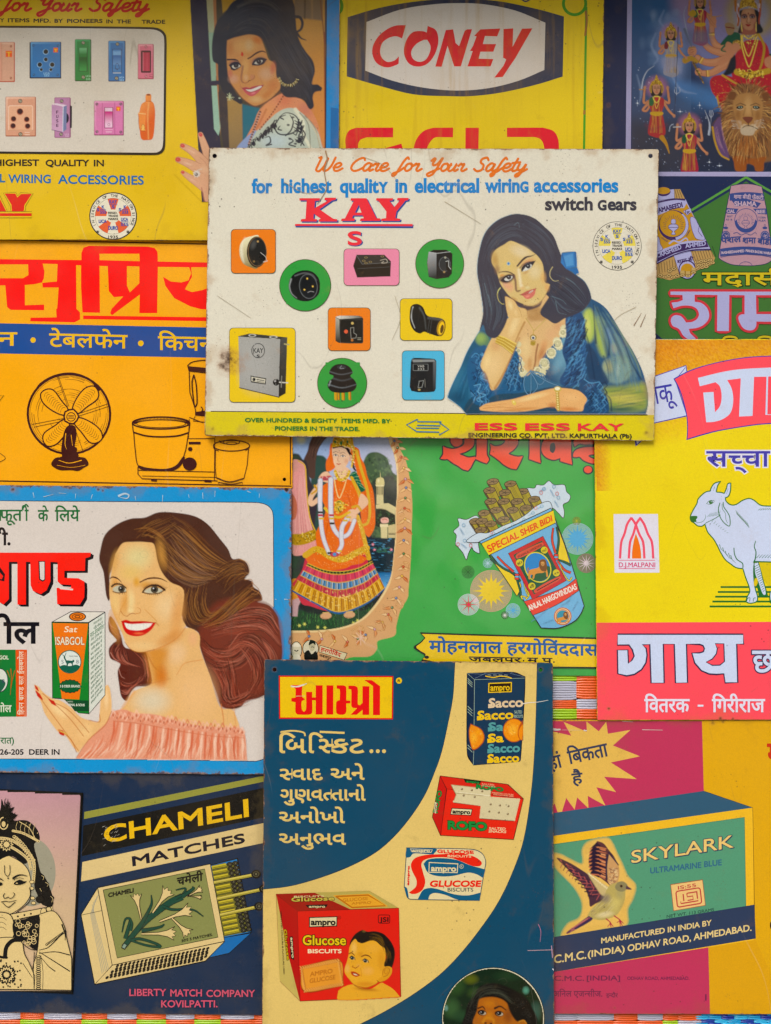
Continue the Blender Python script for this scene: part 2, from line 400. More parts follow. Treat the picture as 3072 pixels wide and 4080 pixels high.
    rust = mix(ramp(noise(240, 5), .4, .65), (.09, .035, .015), (.28, .16, .09))
    col = mix(mth('MULTIPLY', ed, .85), col, rust)
    for (sx, sy, r_, amt) in tuple(wear.get('spots', ())) + tuple((a, b, r*2.0, .35) for a, b, r in wear.get('holes', ())):     # rust stains where the photo shows them (photo pixels)
        p = ((sx-1536)*S, 0, (2040-sy)*S); ds = N(nt, 'ShaderNodeVectorMath', operation='DISTANCE'); Lk(geo.outputs['Position'], ds.inputs[0]); f_ = (D-wear['face'])/D; ds.inputs[1].default_value = (p[0]*f_, -wear['face'], p[2]*f_)
        v = mth('ADD', ds.outputs['Value'], mth('MULTIPLY', mth('SUBTRACT', noise(60, 6, rough=.7), .5), r_*S*2.2))
        col = mix(mth('MULTIPLY', ramp(v, r_*S*.2, r_*S, 1, 0), amt*.55), col, (.30, .13, .04)); col = mix(mth('MULTIPLY', ramp(v, 0, r_*S*.55, 1, 0), amt), col, (.03, .012, .008))
    Lk(col, B.inputs['Base Color'])
    Lk(ramp(noise(14, 5), .3, .7, wear.get('rough', .36)-.1, wear.get('rough', .36)+.1), B.inputs['Roughness'])
    B.inputs['Specular IOR Level'].default_value = wear.get('spec', .14)
    bp = N(nt, 'ShaderNodeBump'); bp.inputs['Strength'].default_value = 1; bp.inputs['Distance'].default_value = wear.get('wave', .0016); Lk(noise(9, 2), bp.inputs['Height'])
    bp2 = N(nt, 'ShaderNodeBump'); bp2.inputs['Strength'].default_value = .25; bp2.inputs['Distance'].default_value = .0001; Lk(noise(400, 4), bp2.inputs['Height']); Lk(bp.outputs[0], bp2.inputs['Normal'])
    Lk(bp2.outputs[0], B.inputs['Normal']); return m
# ---------------------------------------------------------------- a sign
class Sign:
    def __init__(s, quad, depth, colour, label, wear=None, name='enamel_sign', holes=(), thick=.0011, cat='sign'):
        """quad in photo pixels TL TR BR BL"""
        s.quad = np.array([[float(v) for v in t.split(',')] for t in quad.split()]); depth *= 1.45; s.depth = depth; s.face = depth + thick; s.z = 0; s.parts = []
        s.colour, s.label, s.wear, s.name, s.holes, s.thick, s.cat = colour, label, wear or {}, name, holes, thick, cat
    def P(s, name, label=None): return Part(s, name, label)
    def finish(s):
        f = (D - s.face)/D; W = lambda p, k=f: np.stack([(p[:, 0]-1536)*S*k, (2040-p[:, 1])*S*k], -1)
        q = W(s.quad); c = q.mean(0); mat = enamel('printed_tin', q, dict(s.wear, seed=tuple(rng.rand(3)*5), holes=s.holes, face=s.face))
        e = bpy.data.objects.new(s.name, None); sc.collection.objects.link(e); e.location = (c[0], -s.depth, c[1]); e.empty_display_size = .05
        e['label'] = s.label; e['category'] = s.cat
        e['group'] = 'old tin advertising signs overlapping on the wall'
        off = np.array([c[0], -s.depth, c[1]])
        # sheet: rounded outline, chamfered rim, drilled holes
        o = []; m = 5
        for i in range(4):
            a, b, d = q[i-1], q[i], q[(i+1) % 4]; u, v = (a-b)/np.hypot(*(a-b)), (d-b)/np.hypot(*(d-b)); r = .003
            for k in range(m+1):
                t = k/m; o.append((1-t)**2*(b+u*r) + 2*t*(1-t)*b + t*t*(b+v*r))
        # slightly uneven cut edge
        oo = []
        for i, (a, b) in enumerate(zip(o, o[1:]+o[:1])):
            oo.append(a); L = np.hypot(*(b-a))
            if L > .03:
                nn = np.array([-(b-a)[1], (b-a)[0]])/L; k = int(L/.012)
                for j in range(1, k): oo.append(a+(b-a)*j/k + nn*rng.randn()*.00012)
        o = np.array(oo); cen = o.mean(0)
        holes = [W(ell(hx, hy, hr, n=16)) for hx, hy, hr in s.holes]
        ch = .00045; d = np.roll(o, -1, 0)-np.roll(o, 1, 0); d /= np.hypot(*d.T)[:, None]; n_ = np.stack([-d[:, 1], d[:, 0]], -1)
        n_ *= np.sign((n_*(cen-o)).sum(1))[:, None]; inn = o + n_*ch
        y0, y1 = -s.face, -s.depth
        loops = [inn] + holes; fl = np.concatenate(loops); tr = np.array(tessellate_polygon([[Vector((a, b, 0)) for a, b in l] for l in loops])); nf = len(fl)
        to3 = lambda p, y: np.stack([p[:, 0], np.full(len(p), y), p[:, 1]], -1)
        VV = [to3(fl, y0), to3(o, y0+ch), to3(o, y1), to3(np.concatenate([o]+holes), y1)]; n = len(o); Q = []
        def band(A, B_, k): i = np.arange(k); j = (i+1) % k; Q.append(np.stack([A+i, A+j, B_+j, B_+i], -1))
        band(0, nf, n); band(nf, nf+n, n); k0 = n; kb = nf+2*n+n
        for h in holes: band(k0, kb, len(h)); k0 += len(h); kb += len(h)
        T = np.concatenate([tr, tr + nf+2*n])
        v = np.concatenate(VV) - off
        mesh('panel', v, T, np.concatenate(Q), lin(s.colour)*ALB, mat, e)
        for p in s.parts:
            ob = p.build(off, mat, e)
            if ob and p.label: ob['label'] = p.label
        return e
SIGNS = []
# ================================================================ the place: ground in front, wall behind
def plain(name, c, rough=.8, bump=0, c2=None, scale=20):
    m = bpy.data.materials.new(name); m.use_nodes = True; nt = m.node_tree; B = nt.nodes['Principled BSDF']; B.inputs['Roughness'].default_value = rough
    n = N(nt, 'ShaderNodeTexNoise'); n.inputs['Scale'].default_value = scale; n.inputs['Detail'].default_value = 8; tc = N(nt, 'ShaderNodeNewGeometry'); nt.links.new(tc.outputs['Position'], n.inputs['Vector'])
    mx = N(nt, 'ShaderNodeMix', data_type='RGBA'); mx.inputs[6].default_value = tuple(lin(c)) + (1,); mx.inputs[7].default_value = tuple(lin(c2 or c)) + (1,); nt.links.new(n.outputs[0], mx.inputs[0]); nt.links.new(mx.outputs[2], B.inputs['Base Color'])
    if bump: b = N(nt, 'ShaderNodeBump'); b.inputs['Distance'].default_value = bump; nt.links.new(n.outputs[0], b.inputs['Height']); nt.links.new(b.outputs[0], B.inputs['Normal'])
    return m
def boxes(name, L, mat, parent=None):   # L: (x0,x1,y0,y1,z0,z1)
    vv, qq = [], []
    for x0, x1, y0, y1, z0, z1 in L:
        k = len(vv); vv += [(x, y, z) for z in (z0, z1) for x, y in ((x0, y0), (x1, y0), (x1, y1), (x0, y1))]
        qq += [[k+i for i in f] for f in ((0, 3, 2, 1), (4, 5, 6, 7), (0, 1, 5, 4), (1, 2, 6, 5), (2, 3, 7, 6), (3, 0, 4, 7))]
    return mesh(name, np.array(vv, float), None, np.array(qq), None, mat, parent)
gnd = boxes('ground', [(-60, 60, -60, .3, -1.5, -1.3)], plain('dusty_ground', 'b8ac98', .9, .004, 'a09684', 8)); gnd['kind'] = 'structure'
wal = boxes('wall', [(-3, 3, .03, .2, -1.3, 1.6)], plain('grey_render', '8c8a86', .9, .002, '7a7874', 30)); wal['kind'] = 'structure'
eave = boxes('shade_eave', [(-3, 3, -.16, .03, .60, .64)], plain('grey_shade_sheet', '77787c', .7)); eave['kind'] = 'structure'  # unseen overhang, added to shade the top edge of the signs
# unseen dark house, added so the glossy signs pick up sheen
hs = bpy.data.objects.new('unseen_house', None); sc.collection.objects.link(hs); hs.location = (-3.4, -9, -1.3); hs['label'] = 'plain dark plastered house, unseen, added behind the viewer for sheen'; hs['category'] = 'house'
hm = plain('dark_plaster', '6a5c4c', .9, .003, '54483c', 3); dm = plain('dark_window', '20242a', .3)
boxes('wall', [(-4, 3.7, -3, 0, 0, 4.4)], hm, hs); boxes('roof', [(-4.3, 4.0, -3.3, .4, 4.4, 4.6)], plain('roof_sheet', '4c4a48', .8), hs)
for x in (-2.8, -.6, 1.6): boxes('window', [(x, x+.9, .003, .05, 1.2, 2.4)], dm, hs)
# ================================================================ woven plastic straps seen in the gaps behind the signs
def strap_mat(name, cols):
    m = bpy.data.materials.new(name); m.use_nodes = True; nt = m.node_tree; B = nt.nodes['Principled BSDF']; at = N(nt, 'ShaderNodeAttribute', attribute_name='ink'); nt.links.new(at.outputs['Color'], B.inputs['Base Color']); B.inputs['Roughness'].default_value = .28; B.inputs['Specular IOR Level'].default_value = .6; return m
SM = strap_mat('glossy_plastic_strap', 0)
def cord_bundle(x0, x1, y0, n, dy, col, lift, parent, name='strap'):
    """n flat plastic cords side by side running left-right, bulging over the crossing"""
    vv, qq = [], []; K = 10
    for i in range(n):
        yc = y0 + (i+.5)*dy; k0 = len(vv)
        for k in range(K+1):
            t = k/K; x = x0+(x1-x0)*t; z = lift*math.sin(math.pi*t)**.6; yy = yc + (2*rng.rand()-1)*.6 + (n/2-i)*.9*(abs(t-.5)*2)**4
            for a in (-90, -45, 0, 45, 90): vv.append(((x-1536)*S, -(z + .0012*math.cos(R(a))), (2040-(yy+dy*.52*math.sin(R(a))))*S))
        for k in range(K):
            for j in range(4): a = k0+k*5+j; qq.append((a, a+1, a+6, a+5))
    o = mesh(name, np.array(vv)-np.array(parent.location), None, np.array(qq), lin(col)*ALB, SM, parent); o.data.shade_smooth(); return o
def webbing(loc, label, cells):
    e = bpy.data.objects.new('woven_webbing', None); sc.collection.objects.link(e); e.location = ((loc[0]-1536)*S, 0, (2040-loc[1])*S); e['label'] = label; e['category'] = 'woven mat'
    for c_ in cells: cord_bundle(*c_, e)
O_, W_, G_, B_, D_ = 'e0641c', 'b4b4c4', 'a4c818', '2c9cd0', '1c3c9c'
L_ = .0016
cs = [(2176, 2298, 2686, 3, 9, G_, L_), (2176, 2296, 2713, 8, 9.5, W_, L_), (2176, 2298, 2789, 4, 8.5, O_, L_), (2176, 2298, 2823, 4, 10.5, G_, L_), (2296, 2420, 2690, 9, 10.5, O_, L_), (2296, 2420, 2785, 4, 10, W_, L_), (2296, 2420, 2823, 4, 10.5, O_, L_)]
webbing((2290, 2780), 'orange, white and lime woven cords in the gap above the crimson sign', cs)
cs = []; x = -60; seq = [(O_, 130), (W_, 105), (G_, 20), (W_, 0)]
for i, (x0, x1, c_, c2) in enumerate(((-80, 82, O_, O_), (82, 176, O_, G_), (176, 326, W_, O_), (326, 428, O_, G_), (428, 545, W_, O_), (545, 662, O_, G_), (662, 775, W_, O_), (775, 880, O_, G_), (880, 1012, W_, O_), (1012, 1110, O_, O_), (2080, 2190, O_, W_), (2190, 2300, W_, O_), (2300, 2445, W_, O_), (2445, 2540, O_, O_), (2540, 2640, W_, O_), (2640, 2700, O_, G_), (2700, 2800, O_, W_))):
    base = 4026 if x0 < 2000 else 4030
    cs.append((x0, x1, base, 4, 8.5, c_ if i != 0 else W_, L_)); cs.append((x0-2, x1+2, base+34, 8, 8.5, c2, L_*.7))
webbing((1500, 4080), 'strip of woven orange, white and lime cords along the bottom edge', cs)
cs = [(2790+i*52-(j % 2)*26, 2850+i*52-(j % 2)*26, 4028+j*15, 2, 8, [B_, D_, '48b4e0'][(i+2*j) % 3], L_*(1+.3*(j % 2))) for i in range(7) for j in range(5)]
webbing((2950, 4070), 'woven bright blue cords at the bottom right corner', cs)
boards = boxes('backing_board', [(-.46, .46, .004, .028, -.62, .62)], plain('dark_board', '3a322c', .9)); boards['label'] = 'dark board behind the woven cords and signs'; boards['category'] = 'board'
# ================================================================ cream electrical accessories sign, on top of all
def wide(txt, F, col, bold=.0, pp=None): (pp or p).text(txt, 0, .96, 1, .92, col, bold=bold, F=F, ref=.73)
V(0, 0, 1)
V(0, 0, 3072, 3072)
s = Sign('832,588 2626,594 2606,1756 815,1736', .0105, 'e0dccb', 'cream sign with long-haired woman in blue and nine electrical fittings, lying over its neighbours',
    dict(rust=.55, scratch=.4, stain=.05, blotch=.16, grime=.4, dirt='9a7a55', spots=((912, 1438, 78, .95), (2580, 1725, 14, .3), (840, 720, 30, .3)), speck=.8), holes=((855, 621, 9), (2592, 621, 9), (2575, 1725, 9), (846, 1709, 9)))
SIGNS.append(s)
V(800, 560, 1840)
p = s.P('footer_band'); p.poly('=16,977 1636,990 1634,1082 14,1062', 'd9c92a'); p.line('=36,977 1612,990', '3a3a28', 3)
def script_letters(p, words, F, col, w):
    L = {'W': ['4,8 14,4 8,58 6,90 22,96 38,60 46,6 38,62 40,92 56,90 70,60 78,6'], 'e': ['2,72 22,70 34,54 26,42 12,48 4,70 10,92 26,94 44,78'], 'C': ['58,22 50,8 30,16 10,44 6,76 20,94 40,90 60,72'],
         'a': ['34,48 20,42 6,60 4,84 14,94 28,80 38,46 32,80 36,94 50,84'], 'r': ['2,60 12,44 16,52 26,46 24,62 20,84 28,94 44,80'], 'f': ['44,14 36,4 24,30 12,80 2,120 -8,128 -10,112 14,96 34,72'], 'o': ['26,44 10,50 4,76 14,94 30,82 34,58 26,44 32,56 46,54'],
         'Y': ['2,26 12,10 18,14 12,44 18,56 34,46 50,6 40,60 26,112 8,128 0,114 20,96 48,78'], 'u': ['6,46 0,82 8,94 22,82 32,46 26,82 32,94 44,82'], 'S': ['56,20 46,4 26,14 24,36 40,54 38,84 18,94 2,80'],
         't': ['22,10 10,70 12,92 24,90 36,78', '2,40 36,34'], 'y': ['6,46 2,76 12,88 26,76 36,46 28,90 14,126 2,128 4,114 28,96 46,80']}
    adv = {'W': 80, 'e': 38, 'C': 58, 'a': 42, 'r': 36, 'f': 34, 'o': 38, 'Y': 52, 'u': 40, 'S': 54, 't': 30, 'y': 42, ' ': 40}
    x = 0; out = []
    for ch in words:
        for st in L.get(ch, []): out.append(pts(st, False, 6) + [x, 0])
        x += adv[ch]
    for q in out:
        q = F(q / [x, 100.]); p.line(q, col, w)
        for e_ in (q[0], q[-1]): p.poly(ell(e_[0], e_[1], w*.5, n=10), col)
p = s.P('lettering', 'orange script lettering')
script_letters(p, 'We Care for Your Safety', lambda q: np.stack([418 + q[:, 0]*760 - (q[:, 1]-.5)*16, 58 + q[:, 1]*54 + 2*q[:, 0]], -1), 'e0783a', 8.5)
p = s.P('lettering', 'blue lettering')
for t, a, b in (('for', 186, 256), ('hi', 292, 328), ('G', 336, 358), ('hest', 366, 470), ('qualit', 504, 640), ('Y', 644, 672), ('in', 704, 742), ('electrical', 774, 1002), ('wirin', 1028, 1148), ('G', 1154, 1180), ('accessories', 1204, 1504)):
    p.text(t, a, 188-4*(a-186)/1300, b, 38 if t in 'GY' else 52, '2484c8', bold=4.5)
p = s.P('lettering', 'dark grey lettering'); p.text('switch', 1244, 250, 1412, 48, '3c3c46', bold=4); p.text('G', 1434, 250, 1462, 36, '3c3c46', bold=4); p.text('ears', 1470, 250, 1570, 46, '3c3c46', bold=4)
p = s.P('lettering', 'large red lettering with blue shadow')
K = ['=356,208 430,208 428,216 412,218 410,244 456,218 456,216 446,214 448,206 488,206 486,214 474,216 428,248 478,282 492,284 492,292 426,292 426,284 434,282 408,264 406,282 420,284 418,292 360,292 362,284 378,282 382,216 356,216']
A_ = '=506,290 508,282 520,281 552,218 540,216 542,208 598,208 634,280 648,281 646,290 574,290 576,282 588,280 584,270 550,270 546,280 556,282 554,290'
Y_ = '=634,208 694,208 692,216 680,217 698,240 718,216 708,215 710,207 750,207 748,215 738,217 706,256 702,280 720,282 718,290 650,290 652,282 668,280 670,256 640,217 632,216'
for dx, dy, c_ in ((5, 4, '2c4f96'), (0, 0, 'e8404a')):
    for q in (K[0], Y_): p.poly(pts(q) + [dx, dy], c_)
    p.poly(pts(A_) + [dx, dy], c_, holes=[pts('=556,260 580,260 570,232') + [dx, dy]])
p.poly('=342,304 768,304 766,316 342,313', '2c4f96'); p.poly('=340,301 764,301 764,309 340,308', 'e8404a')
p.text('S', 532, 376, 579, 50, 'e8404a', bold=4, sh=(4, 3, '2c4f96'))
# emblem
def emblem(s, cx, cy, r, k, seg, white, blue):
    p = s.P('round_emblem'); p.poly(ell(cx, cy, r, n=64), '3a3a3a'); p.poly(ell(cx, cy, r*(.98 if k else .955), n=64), white); p.poly(ell(cx, cy, r*.76, n=64), '8a8468' if k else '3a3a3a'); p.poly(ell(cx, cy, r*.75, n=64), white)
    for i in range(0, 10, 2):
        a0, a1 = R(-108+i*36), R(-72+i*36); o = [(cx, cy)] + [(cx+r*.75*math.cos(a0+(a1-a0)*j/6), cy+r*.75*math.sin(a0+(a1-a0)*j/6)) for j in range(7)]
        p.poly(np.array(o), seg)
    p.poly(ell(cx, cy, r*.28, n=32), white)
    t = 'IN SERVICE OF THE NATION SINCE'; a0, a1 = -204, 24
    for i, ch in enumerate(t):
        if ch == ' ': continue
        a = R(a0 + (a1-a0)*i/(len(t)-1)); rr = r*.81; p.text(ch, cx+rr*math.cos(a)-r*.04*math.cos(a+math.pi/2), cy+rr*math.sin(a)-r*.04*math.sin(a+math.pi/2), None, r*.115, '3a3a3a', rot=math.degrees(a)+90, bold=r*.006)
    p.text('1935', cx-r*.2, cy+r*.93, cx+r*.2, r*.12, '3a3a3a', bold=r*.008)
    for a in (-.65, .62):
        for q in range(4): u = R(q*45); p.line('=%f,%f %f,%f' % (cx+a*r-r*.07*math.cos(u), cy+.66*r-r*.07*math.sin(u), cx+a*r+r*.07*math.cos(u), cy+.66*r+r*.07*math.sin(u)), '3a3a3a', r*.02)
    for j, t in enumerate(('REGD.', 'TRADE', 'MARKS')): p.text(t, cx-r*.2, cy-r*.1+j*r*.13, cx+r*(.2 if j else .17), r*.085, '3a3a3a', bold=r*.008)
    def fr(a, b, x, y, pre=None, w_=.3):
        p.text(a, cx+(x-.5*w_*(.9 if len(a) > 1 else .4))*r, cy+(y-.02)*r, cx+(x+.5*w_*(.9 if len(a) > 1 else .4))*r, r*.14, blue, bold=r*.01)
        p.line('=%f,%f %f,%f' % (cx+(x-w_/2)*r, cy+(y+.02)*r, cx+(x+w_/2)*r, cy+(y+.02)*r), blue, r*.02)
        p.text(b, cx+(x-.5*w_*(.95 if len(b) > 1 else .35))*r, cy+(y+.19)*r, cx+(x+.5*w_*(.95 if len(b) > 1 else .35))*r, r*.13, blue, bold=r*.01)
        if pre: p.text(pre, cx+(x-w_/2-.13)*r, cy+(y+.09)*r, cx+(x-w_/2-.03)*r, r*.13, blue, bold=r*.01)
    fr('KAY', 'S', 0, -.52, w_=.34); fr('K', '555', -.42, -.3, 'S', .26); fr('K', '333', .5, -.3, 'S', .26); fr('LICA', '555', .48, .22, w_=.32)
    p.text('LICA', cx-.6*r, cy+.28*r, cx-.28*r, r*.14, blue, bold=r*.01); p.text('DURO', cx-.2*r, cy+.57*r, cx+.2*r, r*.16, blue, bold=r*.01)
emblem(s, 1502, 380, 88, 1, 'e4d468', 'e0dccb', '2c5fae')
p = s.P('lettering', 'small green lettering')
p.text('OVER HUNDRED & EIGHTY  ITEMS MFD. BY', 160, 1015, 684, 15, '2a7a3c', bold=1.3, slant_y=.008); p.text('PIONEERS IN THE TRADE.', 268, 1045, 572, 15, '2a7a3c', bold=1.3, slant_y=.008)
p = s.P('double_arrow'); p.line('=895,1044 864,1022 868,1032 752,1027 742,1028', '2c6ea8', 3.5) if 0 else None
p.line('=782,1005 742,1025 776,1048 776,1037 860,1038', '3a78a0', 4); p.line('=782,1005 782,1014 868,1015', '3a78a0', 4); p.line('=775,1028 860,1030', '3a78a0', 4) if 0 else None
p.line('=862,1018 895,1042 860,1062 860,1052 776,1050', '3a78a0', 4); p.line('=862,1018 864,1029 780,1027', '3a78a0', 4)
p = s.P('lettering', 'red and black lettering')
for t, a, b in (('ESS', 990, 1140), ('ESS', 1172, 1330), ('KAY', 1362, 1524)): p.text(t, a, 1044+(a-990)*.004, b, 25, 'e0464a', bold=3.2)
p.text('ENGINEERING CO. PVT. LTD. KAPURTHALA (Pb)', 966, 1069, 1554, 15, '30302a', bold=1.4, slant_y=.007)
# tiles with fittings
def screw(c, x, y, r, dark='3a3a3a', light='b8b8b0'): c.fill(ell(x, y, r, n=14), dark); c.fill(ell(x, y, r*.7, n=12), light); c.line('=%f,%f %f,%f' % (x-r*.6, y+r*.6, x+r*.6, y-r*.6), dark, r*.35)
def tile(s, x0, y0, x1, y1, col, round_=False, r=14):
    o = ell((x0+x1)/2, (y0+y1)/2, (x1-x0)/2, (y1-y0)/2, n=64) if round_ else rrect(x0, y0, x1, y1, r)
    p = s.P('product_picture'); cx, cy = o.mean(0); p.poly(cx_scale(o, 2), '4a4a30'); p.poly(o, col); return p
def cx_scale(o, d): c = o.mean(0); e = o-c; L = np.hypot(*e.T)[:, None]; return c + e*(L+d)/L
p = tile(s, 110, 321, 269, 478, 'e8843c'); c = Canvas(136, 338, 250, 466, 'e8843c', 2)
c.grad('180,346 158,354 142,376 140,410 152,442 176,456 206,458 210,346', 'ece6c0', '8a7c50', (145, 360), (185, 455)); c.fill('160,350 146,376 144,412 156,440 152,410 152,372', 'f4f0d8', 6, .7); c.fill(ell(202, 402, 36, 56, 0), '141414'); c.fill(ell(204, 401, 33, 52), '242422')
c.line(ell(204, 401, 33, 52), 'a08058', 1.6, closed=True, a=.8); c.blob(190, 375, 14, 26, '5a5a58', .7, 20); c.fill('=214,400 234,418 238,434 226,430 212,412', '0a0a0a'); c.line('216,404 234,420 236,432', 'c8c8c0', 1.8); c.line('226,438 240,434', 'd0d0c8', 2.5); c.fill(ell(206, 364, 4), 'b09060'); c.fill(ell(192, 436, 4), '806840'); p.canvas(c)
p = tile(s, 285, 430, 468, 614, '3f9a48', True); c = Canvas(308, 460, 440, 590, '3f9a48', 2)
c.grad('322,500 340,478 372,468 404,474 426,498 430,530 424,556 400,576 372,580 344,572 324,552 317,526', '1a1c1c', '0c0c0c', (320, 480), (420, 580)); c.line('326,500 320,526 328,552 346,568', '9aa0a0', 5, 1, 3); c.line('340,488 372,478 402,484 418,504', '6a6e70', 4, 1, 3); c.fill(ell(388, 526, 32, 44, -8), '262828'); c.fill(ell(390, 527, 28, 39, -8), '1c1e20')
c.line(ell(388, 526, 32, 44, -8), '7c8284', 2, closed=True, a=.7)
for x, y in ((384, 498), (404, 526), (374, 538)): c.fill(ell(x, y, 5), '4a3c20'); c.fill(ell(x, y, 3), 'e8c468')
c.line('386,548 396,544 408,546', 'a0a0a0', 2); p.canvas(c)
p = tile(s, 517, 391, 715, 522, 'e890ac'); c = Canvas(548, 404, 694, 502, 'e890ac', 2)
c.fill('=562,412 662,412 686,436 684,490 564,494 550,452', '101212'); c.fill('=564,414 660,414 684,440 582,446', '2e3030'); c.fill('=556,456 578,448 684,442 682,486 566,490', '0a0c0c'); c.line('=562,414 582,446 684,440', '787c7c', 1.6, a=.8); c.line('=566,462 680,456', '505454', 1.5)
for x, y in ((596, 422), (588, 434), (612, 438), (596, 442), (655, 418)): c.fill(ell(x, y, 6, 3.5), '90805a'); c.fill(ell(x, y, 3.5, 2), '181818')
c.line('648,432 668,428 672,440 652,442 660,436', 'c0b8a8', 2); p.canvas(c)
p = tile(s, 776, 357, 948, 531, '3f9a48', True); c = Canvas(812, 386, 912, 504, '3f9a48', 2)
c.fill('=822,402 840,394 886,394 908,408 906,480 894,494 850,500 822,492 816,440', '16181a'); c.grad('=822,402 850,406 850,498 822,490 817,440', 'a8acae', '303434', (820, 400), (846, 490)); c.fill('=852,408 896,402 908,412 904,478 892,490 854,496', '1e2022'); c.line('=824,402 852,407 900,401', 'b8bcbc', 2); c.fill(ell(880, 446, 20, 26, 0), '303436'); c.line(ell(880, 446, 20, 26), '787c80', 1.2, closed=True)
c.fill('=884,436 894,434 894,454 902,462 900,470 886,470', '101010'); c.line('=884,436 894,434 894,454 902,464', 'c8ccc8', 2); c.fill(ell(882, 422, 4), 'a0a090'); c.fill(ell(878, 474, 4), 'a08860'); p.canvas(c)
p = tile(s, 460, 604, 611, 757, 'e8843c'); c = Canvas(478, 622, 594, 740, 'e8843c', 2)
c.fill('486,636* 500,632 568,632 584,640 586,650* 586,726 580,732 500,730 486,722*', '141414'); c.grad('=486,636 500,632 570,632 584,640 500,644', 'e0dcd0', '505048', (490, 632), (585, 645)); c.grad('=486,638 500,646 500,730 486,722', 'b0ac9c', '3a3a34', (486, 640), (496, 720)); c.fill(rrect(502, 646, 585, 730, 6), '20211f'); c.line(rrect(502, 646, 585, 730, 6), '4c4c48', 1.5, closed=True)
c.fill(ell(547, 659, 5), 'c8b070'); c.fill(ell(546, 720, 5), 'b07040'); c.fill(ell(524, 689, 7), 'd8664a'); c.fill('=540,676 552,674 552,694 560,700 560,712 540,714', '0a0a0a'); c.line('=540,676 552,674 552,694 562,700 560,712 542,714 540,676', '9c9c94', 1.8)
c.text = None; c.line('566,712 578,712', 'a0a090', 2); c.line('566,718 578,718', 'a0a090', 2); p.canvas(c)
p = tile(s, 720, 571, 906, 720, 'e8c832'); c = Canvas(746, 582, 890, 714, 'e8c832', 2)
c.fill('756,604 766,592 784,590 802,602 818,632 860,640 880,652 882,680 872,702 856,706 830,698 806,690 790,696 768,684 754,652', '121414'); c.line('766,602 760,640 772,676', 'd0d4d0', 5, 1, 3); c.fill(ell(784, 642, 20, 46, -14), '1c1e1e', 3); c.line('790,604 806,634 812,680', '505656', 6, 2, 4); c.line('=822,640 868,646', '5c6060', 8, 8, 5, .7)
c.fill(ell(866, 676, 14, 28, 10), 'b08a28'); c.fill(ell(868, 677, 10, 23, 10), 'f0c848'); c.fill(ell(870, 680, 6, 16, 10), '5a4410'); c.line('=826,642 818,694', '383c3c', 3); c.line('=834,642 826,698', '383c3c', 3); p.canvas(c)
p = tile(s, 104, 677, 340, 943, 'e8c832'); c = Canvas(126, 690, 324, 934, 'e8c832', 2)
c.grad('=136,706 288,714 282,926 140,892', 'a8a8a2', '9c9c98', (140, 700), (280, 920)); c.blob(200, 820, 90, 120, 'b4b4b0', .5); c.grad('=288,714 312,710 306,912 282,926', '50504c', '1c1c1c', (300, 712), (296, 920)); c.fill('=136,706 176,696 312,710 288,715', '3c3c38'); c.line('=136,706 288,715', '1a1a1a', 2); c.line('=288,714 282,926', '101010', 2.5); c.line('=140,892 282,926', '202020', 3)
c.fill(ell(186, 703, 14, 5), 'c4c4bc'); c.fill(ell(186, 703, 9, 3), '404040'); c.fill(ell(262, 709, 15, 5), 'c4c4bc'); c.fill(ell(262, 709, 10, 3), '404040'); c.line(ell(207, 758, 23, 26), '2a2a2a', 2.5, closed=True)
c.fill('=180,848 236,858 234,880 180,872', '141414'); c.fill('=183,852 233,861 231,876 183,868', 'd8d4c0'); c.fill(ell(192, 862, 6), '1a1a1a'); c.line('=202,862 228,866', '1a1a1a', 3); c.line('=202,868 228,872', '1a1a1a', 2)
c.fill(ell(272, 872, 12), '0c0c0c'); c.blob(268, 868, 5, 5, 'd0d0d0', .9); c.line('=284,872 314,874', 'd0d0c8', 4); c.line('=292,850 290,890', '8a8a80', 3); c.line('=302,734 318,736', 'b0a878', 5); c.dots('=140,712 282,720 280,920 142,888', 160, ['8a8a86', 'bcbcb8'], (1, 2.5), .6)
p.canvas(c); p.text('KAY', 190, 766, 225, 18, '2a2a2a', bold=.6); p.text('S', 202, 782, 212, 10, '2a2a2a', bold=1)
p = tile(s, 422, 786, 598, 964, '3f9a48', True); c = Canvas(450, 800, 574, 944, '3f9a48', 2)
for x, w_ in ((486, 10), (496, 6), (512, 10), (536, 8)): c.line('=%d,896 %d,932' % (x, x+1), 'c8a030', w_); c.line('=%d,896 %d,936' % (x+w_*.5, x+w_*.5+1), 'b04028', 2.5)
c.fill('466,828 480,812 500,806 522,808 540,820 548,838 540,850 556,866 562,886 548,904 512,910 474,906 458,888 462,868 476,858 478,848 464,842', '1a1c1e'); c.line('466,834 506,844 548,836', '60666a', 3, 2, 3); c.line('478,858 510,866 544,858', '4a5054', 5, 2, 4); c.line('460,880 510,892 560,880', '6a7276', 4, 2, 3); c.fill(ell(508, 818, 16, 7), '30363a'); c.line('468,868 462,886', 'a0a8a8', 4, 1, 3); c.line('508,812 502,822 516,822', '8a9094', 2); p.canvas(c)
p = tile(s, 727, 759, 878, 935, '5ab4d8'); c = Canvas(748, 776, 856, 918, '5ab4d8', 2)
c.fill('758,800* 762,788 776,784 842,788 850,796* 848,894* 840,906 786,908 762,902 754,890*', '16181a'); c.fill('=762,790 842,790 846,798 766,800', '888c8c', 2); c.fill(rrect(758, 802, 838, 904, 5), '202224'); c.grad('=838,800 849,796 848,896 838,903', '606466', '303234', (840, 800), (845, 900)); c.line(rrect(766, 806, 820, 830, 3), '8a8e8c', 1.2, closed=True)
